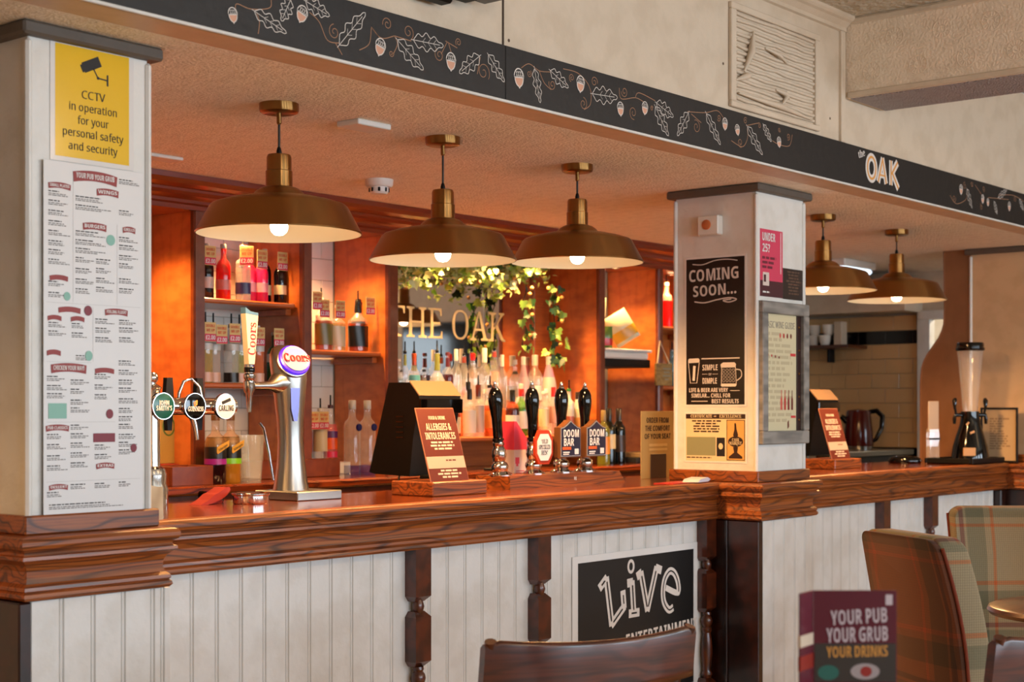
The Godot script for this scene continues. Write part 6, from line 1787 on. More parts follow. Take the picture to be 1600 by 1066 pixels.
	part(yb, "carton_body", box_mesh(Vector3(0, 0, 0), Vector3(0.085, 0.235, 0.08), 0.002), shade(Color(0.72, 0.60, 0.28), 0.5))
	st = tool()
	ribbon(st, disc_pts(0.0425, 0.15, 0.028, 0.036, 24), 0.007, true, 0.0806)
	part(yb, "carton_emblem", done(st), shade(Color(0.30, 0.45, 0.16), 0.5))
	# glass jug with a steel bar spoon
	var jg := thing("water_jug", "tall clear glass jug holding steel tongs on the back counter", "jug", Vector3(4.115, BACK_TOP, -4.80))
	part(jg, "jug_glass", lathe_mesh([Vector2(0, 0), Vector2(0.042, 0), Vector2(0.045, 0.01), Vector2(0.058, 0.19), Vector2(0.055, 0.19), Vector2(0.042, 0.015), Vector2(0, 0.012)], 24), tint(Color(0.85, 0.87, 0.85), 0.22))
	st = tool()
	tube(st, [Vector3(0.045, 0.006, 0.085), Vector3(0.03, 0.12, 0.075), Vector3(0.005, 0.22, 0.07), Vector3(-0.015, 0.24, 0.068)], 0.006, 8)
	var tg := solo("bar_tongs", "steel bar tongs leaning against the clear glass jug", "tongs", done(st), mats["chrome"], Vector3(4.115, BACK_TOP, -4.80))
	tg.position.z += 0.004

# ---------------------------------------------------------------- kitchen corner behind the right part of the counter
func build_kitchen() -> void:
	var wx := 9.6
	var k := thing("kitchen_tiles", "cream tiled wall with a black tile band behind the right counter", "tiles", Vector3(wx, 1.063, -5.26), -PI / 2)
	# local x runs towards the room
	part(k, "grout_bed", box_mesh(Vector3(0, 0, -0.018), Vector3(0.83, 1.0, 0.0)), mats["grout"])
	tiles(k, 0.0, 0.83, 0.0, 0.8, 0.2, 0.1, mats["tile_cream"], [0])
	tiles(k, 0.33, 0.83, 0.0, 0.1, 0.2, 0.1, mats["tile_black"])
	tiles(k, 0.0, 0.33, 0.0, 0.1, 0.2, 0.1, mats["tile_black"])
	tiles(k, 0.0, 0.83, 0.8, 0.89, 0.2, 0.09, mats["tile_black"])
	for i in 3:
		part(k, "tile", box_mesh(Vector3(0.001, 0.001, 0), Vector3(0.328, 0.1, 0.006), 0.002), mats["tile_cream"], Vector3(0.0 + 0.33 * i if i < 2 else 0.66, 0.89, 0)).scale.x = 1.0 if i < 2 else 0.5
	struct("wall_kitchen", box_mesh(Vector3(9.62, 0, -5.27), Vector3(9.75, CEIL, -4.43)), mats["cream_paint"])
	struct("wall_kitchen", box_mesh(Vector3(9.62, 2.08, -4.43), Vector3(9.75, CEIL, -3.2)), mats["cream_paint"])
	# boxed-in duct and cupboard above the tiles
	solo("wall_cupboard", "cream painted cupboard above the kitchen tiles", "cupboard", box_mesh(Vector3(9.35, 2.07, -5.26), Vector3(9.62, 2.24, -4.40), 0.004), mats["cream_paint"])
	solo("extractor_slot", "dark slot under the ceiling box in the kitchen corner", "vent", box_mesh(Vector3(9.35, 2.245, -4.95), Vector3(9.6, 2.275, -4.42), 0.003), mats["black_plastic"])
	# white door frame and the bright doorway
	var dfm := thing("door_frame", "white painted door frame at the right of the kitchen tiles", "door frame", Vector3(9.6, 0, -4.42))
	part(dfm, "frame_post", box_mesh(Vector3(-0.03, 0, 0.0), Vector3(0.05, 2.02, 0.09), 0.004), mats["white_paint"])
	part(dfm, "frame_head", box_mesh(Vector3(-0.03, 2.02, 0.0), Vector3(0.05, 2.08, 0.8), 0.004), mats["white_paint"])
	part(dfm, "frame_post", box_mesh(Vector3(-0.03, 0, 0.72), Vector3(0.05, 2.02, 0.8), 0.004), mats["white_paint"])
	struct("wall_corridor", box_mesh(Vector3(10.5, 0, -5.2), Vector3(10.6, CEIL, -3.2)), mats["white_paint"])
	var cl := thing("corridor_lamp", "small white lamp on the corridor ceiling beyond the door frame", "ceiling lamp", Vector3(10.15, CEIL, -4.0))
	part(cl, "lamp_glow", lathe_mesh([Vector2(0, -0.07), Vector2(0.06, -0.06), Vector2(0.085, -0.03), Vector2(0.09, 0)], 24), mats["globe_glow"])
	var co := OmniLight3D.new()
	co.name = "corridor_bulb"
	co.light_color = Color(1.0, 0.93, 0.82)
	co.light_energy = 0.7
	co.light_size = 0.07
	co.omni_range = 10.0
	co.omni_attenuation = 2.0
	co.shadow_enabled = true
	co.position = Vector3(0, -0.11, 0)
	cl.add_child(co)
	# lit emergency light on the ceiling
	var e := thing("emergency_light", "white box light glowing on the ceiling behind the right pendants", "ceiling light", Vector3(8.45, CEIL, -4.50))
	part(e, "light_body", box_mesh(Vector3(0, -0.045, 0), Vector3(0.42, 0.0, 0.13), 0.006), mats["white_plastic"])
	var gl := mat("tube_glow", Color(0.9, 0.95, 1.0), 0.4)
	gl.emission_enabled = true
	gl.emission = Color(0.85, 0.93, 1.0)
	gl.emission_energy_multiplier = 1.6
	part(e, "diffuser_glow", box_mesh(Vector3(0.015, -0.075, 0.015), Vector3(0.405, -0.045, 0.115), 0.012), gl)
	var al := AreaLight3D.new()
	al.name = "emergency_glow"
	al.area_size = Vector2(0.38, 0.09)
	al.light_color = Color(0.9, 0.95, 1.0)
	al.light_energy = 0.06
	al.area_range = 10.0
	al.shadow_enabled = true
	al.position = Vector3(0.21, -0.08, 0.065)
	al.rotation.x = -PI / 2
	e.add_child(al)
	# shelf with cups, glasses under it
	var s := thing("kitchen_shelf", "dark wall shelf holding white cups in the kitchen corner", "shelf", Vector3(9.3, 1.835, -5.25))
	part(s, "shelf_board", box_mesh(Vector3(0, 0, 0), Vector3(0.29, 0.022, 0.46), 0.003), mats["walnut_along"])
	part(s, "bracket", box_mesh(Vector3(0.2, -0.09, 0.2), Vector3(0.28, 0.0, 0.22), 0.003), mats["black_plastic"])
	var cup := [Vector2(0, 0), Vector2(0.028, 0), Vector2(0.038, 0.03), Vector2(0.042, 0.07), Vector2(0.039, 0.07), Vector2(0.034, 0.03), Vector2(0, 0.006)]
	var cm := lathe_mesh(cup, 20)
	var n := 0
	for q in [[9.36, 1.857, 5.20, "lying white cup at the left end of the kitchen shelf"], [9.40, 1.857, 5.10, "white cup standing second on the kitchen shelf"], [9.38, 1.857, 5.00, "white cup standing third on the kitchen shelf"], [9.42, 1.929, 5.10, "white cup stacked above the second on the kitchen shelf"], [9.40, 1.929, 4.985, "white cup stacked above the third on the kitchen shelf"]]:
		var c := thing("cup", q[3], "cup", Vector3(q[0], q[1], -q[2]), 0.25 * n, "white cups on the kitchen shelf")
		n += 1
		part(c, "cup_bowl", cm, mats["tile_white"])
		var h := tool()
		tube(h, [Vector3(0.038, 0.055, 0), Vector3(0.06, 0.05, 0), Vector3(0.058, 0.025, 0), Vector3(0.036, 0.022, 0)], 0.005, 6)
		part(c, "handle", done(h), mats["tile_white"])
	solo("toast_rack", "pale upright rack at the right end of the kitchen shelf", "rack", box_mesh(Vector3(0, 0, 0), Vector3(0.08, 0.16, 0.06), 0.004), shade(Color(0.74, 0.68, 0.6)), Vector3(9.37, 1.857, -4.93))
	# kitchen worktop and things on it
	var wt := thing("kitchen_worktop", "low grey-green steel worktop behind the right counter", "worktop", Vector3(8.1, 1.12, -5.25))
	part(wt, "worktop_slab", box_mesh(Vector3(0, 0, 0), Vector3(1.45, 0.035, 0.82), 0.004), mat("worktop_grey", Color(0.30, 0.28, 0.22), 0.3))
	part(wt, "cupboard_front", box_mesh(Vector3(0.02, -1.1, 0), Vector3(1.44, 0, 0.8), 0.004), mats["black_plastic"])
	var ke := thing("kettle", "dark red and black electric kettle on the kitchen worktop", "kettle", Vector3(9.24, 1.156, -4.68), -0.88)
	ke.scale = Vector3.ONE * 1.1
	part(ke, "kettle_body", lathe_mesh([Vector2(0, 0.022), Vector2(0.088, 0.022), Vector2(0.09, 0.03), Vector2(0.084, 0.12), Vector2(0.072, 0.225), Vector2(0.066, 0.235), Vector2(0, 0.245)], 32), mat("kettle_red", Color(0.28, 0.05, 0.03), 0.15))
	part(ke, "kettle_base", lathe_mesh([Vector2(0, 0), Vector2(0.085, 0), Vector2(0.088, 0.02), Vector2(0, 0.022)], 32), mats["chrome"])
	var st := tool()
	tube(st, [Vector3(0.06, 0.225, 0.02), Vector3(0.105, 0.232, 0.02), Vector3(0.14, 0.2, 0.02), Vector3(0.135, 0.13, 0.02), Vector3(0.10, 0.06, 0.02), Vector3(0.082, 0.05, 0.02)], [0.014, 0.016, 0.016, 0.014, 0.013, 0.012], 12)
	part(ke, "kettle_handle", done(st), mats["black_gloss"])
	st = tool()
	tube(st, [Vector3(-0.07, 0.17, 0.0), Vector3(-0.105, 0.2, 0.0)], [0.022, 0.014], 12)
	part(ke, "kettle_spout", done(st), mats["black_gloss"])
	solo("coffee_caddy", "pale jar of wooden stirrers on the kitchen worktop", "jar", lathe_mesh([Vector2(0, 0), Vector2(0.045, 0), Vector2(0.048, 0.22), Vector2(0.044, 0.22), Vector2(0.042, 0.008), Vector2(0, 0.008)], 20), tint(Color(0.7, 0.65, 0.55), 0.35), Vector3(8.95, 1.475, -5.12))
	solo("jar_box", "dark coffee machine under the jar in the kitchen corner", "machine", box_mesh(Vector3(0, 0, 0), Vector3(0.3, 0.315, 0.24), 0.01), mats["black_plastic"], Vector3(8.85, 1.156, -5.24))
	for i in 3:
		var sk := tool()
		tube(sk, [Vector3(0, 0, 0), Vector3(0.02 - 0.02 * i, 0.24, 0.01 * i)], 0.006, 6)
		solo("wooden_stirrer", ["left", "middle", "right"][i] + " wooden stirrer standing in the pale jar", "stirrer", done(sk), mats["pale_wood"], Vector3(8.935 + 0.014 * i, 1.485, -5.12), 0.0, "stirrers in the jar")
	solo("plate", "white plate leaning beside the second till", "plate", lathe_mesh([Vector2(0, 0), Vector2(0.05, 0.0), Vector2(0.085, 0.012), Vector2(0.083, 0.016), Vector2(0.05, 0.005), Vector2(0, 0.005)], 28), mats["tile_white"], Vector3(8.72, 1.24, -5.1)).rotation.x = 1.1

# ---------------------------------------------------------------- right part of the counter
func build_right_counter() -> void:
	build_till(7.42, 4.0, "black till with glossy top half hidden behind the wine guide frame", TOP)
	allergy_sign(Vector3(6.86, TOP, -3.60), "brown ALLERGIES sign in a wooden holder right of the wine guide")
	var cr := thing("card_reader", "small black oval card reader on the right counter", "card reader", Vector3(7.90, TOP, -3.72), 0.4)
	var st := tool()
	ellipse_loft(st, [[0, 0, 0, 0.05, 0.085], [0.012, 0, 0, 0.056, 0.092], [0.03, 0, 0, 0.05, 0.085], [0.04, 0, 0, 0.032, 0.06]], 24)
	part(cr, "reader_body", done(st), mats["black_gloss"])
	part(cr, "reader_edge", box_mesh(Vector3(-0.02, 0.008, 0.07), Vector3(0.02, 0.022, 0.093), 0.004), mats["chrome"])
	# tray and beer tower
	var tr := thing("drip_tray", "shallow black tray under the tall drinks tower", "tray", Vector3(8.15, TOP, -3.475))
	st = tool()
	box(st, Vector3(-0.22, 0, -0.13), Vector3(0.2, 0.012, 0.13), 0.003)
	for q in [[-0.23, -0.14, 0.21, -0.125], [-0.23, 0.125, 0.21, 0.14], [-0.23, -0.125, -0.215, 0.125], [0.195, -0.125, 0.21, 0.125]]:
		box(st, Vector3(q[0], 0.004, q[1]), Vector3(q[2], 0.032, q[3]), 0.003)
	part(tr, "tray_shell", done(st), mats["black_plastic"])
	var t := thing("drinks_tower", "tall clear drinks tower on a black domed base at right counter end", "drinks dispenser", Vector3(8.165, TOP + 0.013, -3.455), -0.8)
	st = tool()
	ellipse_loft(st, [[0, 0, 0, 0.105, 0.095], [0.02, 0, 0, 0.105, 0.095], [0.08, 0, 0, 0.095, 0.085], [0.14, 0, 0, 0.078, 0.07], [0.20, 0, 0, 0.058, 0.056], [0.25, 0, 0, 0.05, 0.05], [0.275, 0, 0, 0.05, 0.05]], 32)
	part(t, "domed_base", done(st), mats["black_gloss"])
	part(t, "tower_tube", lathe_mesh([Vector2(0.042, 0.275), Vector2(0.05, 0.38), Vector2(0.066, 0.56), Vector2(0.074, 0.615), Vector2(0.071, 0.615), Vector2(0.062, 0.56), Vector2(0.046, 0.38), Vector2(0.038, 0.275)], 32), tint(Color(0.85, 0.82, 0.78), 0.12))
	part(t, "inner_tube", lathe_mesh([Vector2(0.008, 0.275), Vector2(0.008, 0.6)], 12), tint(Color(0.85, 0.82, 0.78), 0.2))
	part(t, "tower_lid", lathe_mesh([Vector2(0.0, 0.612), Vector2(0.074, 0.612), Vector2(0.079, 0.618), Vector2(0.079, 0.628), Vector2(0.074, 0.633), Vector2(0.074, 0.652), Vector2(0.07, 0.658), Vector2(0, 0.658)], 32), mats["black_gloss"])
	for s in [-1.0, 1.0]:
		st = tool()
		tube(st, [Vector3(s * 0.045, 0.255, 0), Vector3(s * 0.085, 0.255, 0.0), Vector3(s * 0.09, 0.235, 0), Vector3(s * 0.09, 0.205, 0)], [0.012, 0.012, 0.011, 0.008], 10)
		tube(st, [Vector3(s * 0.08, 0.26, 0), Vector3(s * 0.088, 0.30, 0), Vector3(s * 0.088, 0.335, 0), Vector3(s * 0.084, 0.35, 0)], [0.006, 0.008, 0.014, 0.006], 10)
		part(t, "tap", done(st), mats["black_gloss"])
	plate(t, "gold_label", -0.075, 0.03, -0.005, 0.075, 0.088, 0.0955, mat("label_gold", Color(0.70, 0.50, 0.2), 0.4))
	st = tool()
	ribbon(st, [Vector2(-0.03, 0.155), Vector2(-0.005, 0.165)], 0.012, false, 0.0785)
	ribbon(st, [Vector2(-0.045, 0.20), Vector2(-0.03, 0.215)], 0.01, false, 0.06)
	part(t, "gold_print", done(st), mat("label_gold"))
	# framed sheet and clear stand
	var f := thing("framed_notice", "black framed paper notice leaning behind the drinks tower", "frame", Vector3(8.405, TOP, -3.49), -PI / 2)
	for q in [[0, 0, 0.01, 0.31], [0.205, 0, 0.215, 0.31], [0.01, 0, 0.205, 0.01], [0.01, 0.3, 0.205, 0.31]]:
		part(f, "frame_rail", box_mesh(Vector3(q[0], q[1], 0), Vector3(q[2], q[3], 0.016), 0.002), mats["black_plastic"])
	plate(f, "notice_sheet", 0.009, 0.009, 0.206, 0.301, 0.002, 0.005, mat("notice_cream", Color(0.74, 0.64, 0.50), 0.3))
	var rng := RandomNumberGenerator.new()
	rng.seed = 12
	inks(f, "small_print", mat("notice_faint", Color(0.58, 0.48, 0.36), 0.6), small_print(rng, 0.05, 0.17, 0.06, 0.25, 0.014), 0.0056)
	f.rotation.z = 0.0
	var cs := thing("menu_holder", "clear upright holder with folded pale paper left of the tower", "holder", Vector3(8.02, TOP, -3.65), -0.5)
	part(cs, "clear_sleeve", box_mesh(Vector3(0, 0, 0), Vector3(0.07, 0.19, 0.03), 0.002), tint(Color(0.9, 0.88, 0.85), 0.18))
	part(cs, "folded_paper", box_mesh(Vector3(0.004, 0.17, 0.01), Vector3(0.075, 0.345, 0.016), 0.002), mat("holder_paper", Color(0.62, 0.55, 0.48), 0.6))
	part(cs, "holder_clip", box_mesh(Vector3(-0.003, 0.13, 0.03), Vector3(0.073, 0.14, 0.034), 0.001), mats["black_plastic"])
	# curved side screen behind the far pillar
	var sc := thing("side_screen", "brown side screen with an S-curved edge beside the far pillar", "screen", Vector3(8.47, 0, 0))
	st = tool()
	var poly := [Vector2(3.58, TOP), Vector2(3.885, TOP), Vector2(3.885, 1.571), Vector2(3.876, 1.665), Vector2(3.862, 1.705), Vector2(3.842, 1.74), Vector2(3.805, 1.79), Vector2(3.773, 1.832), Vector2(3.75, 1.88), Vector2(3.738, 1.92), Vector2(3.735, 2.018), Vector2(3.739, 2.345), Vector2(3.58, 2.345)]
	prism(st, poly, 0.0, 0.03, Transform3D(Basis(Vector3(0, 0, -1), Vector3(0, 1, 0), Vector3(1, 0, 0)), Vector3.ZERO))
	part(sc, "screen_panel", done(st), painted("screen_paint", Color(0.52, 0.36, 0.24), 0.5))
	st = tool()
	var edge := []
	for i in range(1, 12): edge.append(Vector3(0.015, poly[i].y, -poly[i].x))
	tube(st, edge, 0.016, 8)
	part(sc, "screen_edge", done(st), mat("screen_edge_paint", Color(0.60, 0.43, 0.30), 0.5))
	solo("power_cover", "small orange light on the dark end pedestal at right edge", "indicator", lathe_mesh([Vector2(0, -0.01), Vector2(0.012, 0), Vector2(0, 0.01)], 10), mat("indicator_orange", Color(0.7, 0.2, 0.06), 0.5), Vector3(8.39, TOP + 0.012, -3.18))

# ---------------------------------------------------------------- tables, chairs and menu in front
func tartan_tex(base: Color, dark: Color, orange: Color, maroon: Color, fine: Color, seed_: int) -> ImageTexture:
	var n := 512
	var im := Image.create(n, n, false, Image.FORMAT_RGB8)
	var rng := RandomNumberGenerator.new()
	rng.seed = seed_
	var band := func(t: float) -> Color:
		# sett across half a metre
		if absf(t - 0.30) < 0.016: return orange
		if absf(t - 0.62) < 0.018: return maroon
		if absf(t - 0.86) < 0.012: return orange
		if t > 0.36 and t < 0.50: return dark
		if t > 0.66 and t < 0.80: return dark
		return base
	for y in n:
		var cy: Color = band.call(float(y) / n)
		for x in n:
			var cx: Color = band.call(float(x) / n)
			var over := ((x + y) / 2) % 2 == 0
			var c := cx.lerp(cy, 0.62 if over else 0.38)
			if (x % 8) < 2: c = c.lerp(fine, 0.28)
			if (y % 8) < 2: c = c.lerp(fine, 0.18)
			c = c.lerp(Color(c.r * 0.7, c.g * 0.7, c.b * 0.7), rng.randf() * 0.35)
			im.set_pixel(x, y, c)
	return ImageTexture.create_from_image(im)

func cloth_mat(key: String, tex: Texture2D, tint_ := Color.WHITE) -> StandardMaterial3D:
	var m := mat(key, tint_, 0.95)
	m.albedo_texture = tex
	m.uv1_triplanar = true
	m.uv1_scale = Vector3(2.0, 2.0, 2.0)
	m.uv1_triplanar_sharpness = 8.0
	m.rim_enabled = true
	m.rim = 0.1
	return m

# rounded slab whose back leans: size w, h, depth, edge radius r, lean = how far the top moves back
func cushion(st: SurfaceTool, w: float, h: float, d: float, r: float, lean := 0.0, bow := 0.0) -> void:
	# outline in xy with rounded top corners, lofted through the thickness
	var out := []
	for q in [[-w / 2, 0.0, 0], [w / 2, 0.0, 0]]: out.append(Vector2(q[0], q[1]))
	for i in 7:
		var a := PI / 2 * i / 6.0
		out.append(Vector2(w / 2 - r + r * cos(a), h - r + r * sin(a)))
	for i in 7:
		var a := PI / 2 + PI / 2 * i / 6.0
		out.append(Vector2(-w / 2 + r + r * cos(a), h - r + r * sin(a)))
	# subdivide the long sides
	var full := []
	for i in out.size():
		var a: Vector2 = out[i]
		var b: Vector2 = out[(i + 1) % out.size()]
		var k := maxi(1, int(a.distance_to(b) / 0.06))
		for j in k: full.append(a.lerp(b, float(j) / k))
	var rings := []
	var c := Vector2(0, h / 2)
	for q in [[-0.5, 0.93], [-0.46, 0.97], [-0.36, 1.0], [0.36, 1.0], [0.46, 0.97], [0.5, 0.93]]:
		var ring := []
		for p in full:
			var v: Vector2 = c + (p - c) * Vector2(1.0 - (1.0 - q[1]) * d / w * 1.2, 1.0 - (1.0 - q[1]) * d / h * 2.0)
			var t := v.y / h
			ring.append(Vector3(v.x, v.y, q[0] * d - lean * t * t + bow * sin(PI * t)))
		rings.append(ring)
	st.set_smooth_group(0)
	var n := full.size()
	for i in rings.size() - 1:
		for j in n:
			var k := (j + 1) % n
			quad(st, rings[i][j], rings[i][k], rings[i + 1][k], rings[i + 1][j])
	st.set_smooth_group(1)
	for e in [0, rings.size() - 1]:
		# fill the face with rows between left and right edges
		var mid := Vector3.ZERO
		for p in rings[e]: mid += p
		mid /= n
		var pts := PackedVector2Array()
		for p in rings[e]: pts.append(Vector2(p.x, p.y))
		var idx := Geometry2D.triangulate_polygon(pts)
		for i in range(0, idx.size(), 3):
			var a: Vector3 = rings[e][idx[i]]
			var b: Vector3 = rings[e][idx[i + 1]]
			var d2: Vector3 = rings[e][idx[i + 2]]
			var nn := (b - a).cross(d2 - a)
			if (nn.z > 0) == (e > 0): tri(st, a, b, d2)
			else: tri(st, a, d2, b)

func tartan_chair(label: String, at: Vector3, turn: float) -> void:
	# origin under the seat, facing +z
	var t := thing("tartan_chair", label, "chair", at, turn, "tartan high-backed chairs")
	var st := tool()
	cushion(st, 0.43, 0.64, 0.085, 0.045, 0.10, 0.012)
	part(t, "backrest", done(st), mats["tartan_front"], Vector3(0, 0.40, -0.19))
	st = tool()
	cushion(st, 0.425, 0.635, 0.02, 0.045, 0.10, 0.012)
	part(t, "back_cover", done(st), mats["tartan_back"], Vector3(0, 0.40, -0.2405))
	for s in [-1.0, 1.0]:
		st = tool()
		var line := []
		for i in 13:
			var u := i / 12.0
			line.append(Vector3(s * 0.2155, 0.43 + 0.58 * u, -0.232 - 0.10 * pow(0.05 + 0.9 * u, 2.0) + 0.012 * sin(PI * u)))
		tube(st, line, 0.006, 6)
		part(t, "piping", done(st), mat("piping_rust", Color(0.42, 0.16, 0.06), 0.9))
	st = tool()
	box(st, Vector3(-0.225, 0.36, -0.22), Vector3(0.225, 0.48, 0.25), 0.03)
	part(t, "seat", done(st), mats["tartan_front"])
	for s in [[-0.19, -0.2], [0.19, -0.2], [-0.19, 0.21], [0.19, 0.21]]:
		part(t, "leg", box_mesh(Vector3(s[0] - 0.02, 0, s[1] - 0.02), Vector3(s[0] + 0.02, 0.37, s[1] + 0.02), 0.004), mats["walnut_up"])

func wooden_chair(label: String, at: Vector3, turn: float, pad: bool) -> void:
	# origin on the floor under the seat, back rail at -z, facing +z
	var t := thing("wooden_chair", label, "chair", at, turn, "dark wooden chairs")
	var w := 0.285
	var st := tool()
	# curved crest rail
	var n := 16
	st.set_smooth_group(0)
	var secs := []
	for i in n + 1:
		var u := i / float(n) * 2.0 - 1.0
		var x := u * w
		var z := -0.24 - 0.05 * (1.0 - u * u)
		var top := 0.885 + 0.015 * u * u - (0.012 if absf(u) > 0.97 else 0.0)
		var bot := 0.772 - 0.012 * (1.0 - u * u)
		var th := 0.012
		secs.append([Vector3(x, bot, z + th), Vector3(x, bot + 0.02, z + th * 1.1), Vector3(x, top - 0.01, z - 0.012 + th), Vector3(x, top, z - 0.018 + th * 0.4), Vector3(x, top, z - 0.018 - th * 0.4), Vector3(x, top - 0.01, z - 0.014 - th), Vector3(x, bot + 0.02, z - th * 1.1), Vector3(x, bot, z - th)])
	for i in n:
		for k in 8:
			quad(st, secs[i][k], secs[i + 1][k], secs[i + 1][(k + 1) % 8], secs[i][(k + 1) % 8])
	st.set_smooth_group(-1)
	for e in [0, n]:
		var c := Vector3.ZERO
		for k in 8: c += secs[e][k] / 8.0
		for k in 8: tri(st, c, secs[e][k], secs[e][(k + 1) % 8])
	part(t, "crest_rail", done(st), mats["walnut_along"])
	for s in [-1.0, 1.0]:
		st = tool()
		tube(st, [Vector3(s * 0.19, 0.0, -0.26), Vector3(s * 0.20, 0.25, -0.21), Vector3(s * 0.21, 0.45, -0.195), Vector3(s * 0.225, 0.62, -0.205), Vector3(s * 0.245, 0.76, -0.225), Vector3(s * 0.262, 0.85, -0.245), Vector3(s * 0.27, 0.895, -0.262)], [0.018, 0.02, 0.022, 0.02, 0.018, 0.017, 0.014], 10)
		part(t, "back_post", done(st), mats["walnut_up"])
		st = tool()
		tube(st, [Vector3(s * 0.19, 0.0, 0.2), Vector3(s * 0.19, 0.44, 0.19)], [0.016, 0.022], 10)
		part(t, "front_leg", done(st), mats["walnut_up"])
	for x in [-0.12, -0.04, 0.04, 0.12]:
		st = tool()
		tube(st, [Vector3(x, 0.45, -0.2), Vector3(x * 1.15, 0.62, -0.235), Vector3(x * 1.25, 0.79, -0.275)], 0.011, 8)
		part(t, "back_spindle", done(st), mats["walnut_up"])
	part(t, "seat", box_mesh(Vector3(-0.22, 0.43, -0.22), Vector3(0.22, 0.46, 0.22), 0.012), mats["walnut_along"])
	if pad: part(t, "seat_pad", box_mesh(Vector3(-0.2, 0.46, -0.18), Vector3(0.2, 0.5, 0.2), 0.018), mats["tartan_front"])

func round_table(label: String, at: Vector3, r: float) -> void:
	var t := thing("pub_table", label, "table", at)
	part(t, "table_top", lathe_mesh([Vector2(0, 0.715), Vector2(r - 0.03, 0.715), Vector2(r - 0.008, 0.72), Vector2(r, 0.732), Vector2(r - 0.006, 0.745), Vector2(r - 0.02, 0.75), Vector2(0, 0.75)], 56), mats["walnut_along"])
	part(t, "pedestal", lathe_mesh([Vector2(0.05, 0.03), Vector2(0.04, 0.12), Vector2(0.045, 0.4), Vector2(0.035, 0.65), Vector2(0.09, 0.715)], 20), mats["black_plastic"])
	part(t, "foot", lathe_mesh([Vector2(0.0, 0.0), Vector2(0.24, 0.0), Vector2(0.24, 0.015), Vector2(0.06, 0.04), Vector2(0.0, 0.04)], 28), mats["black_plastic"])

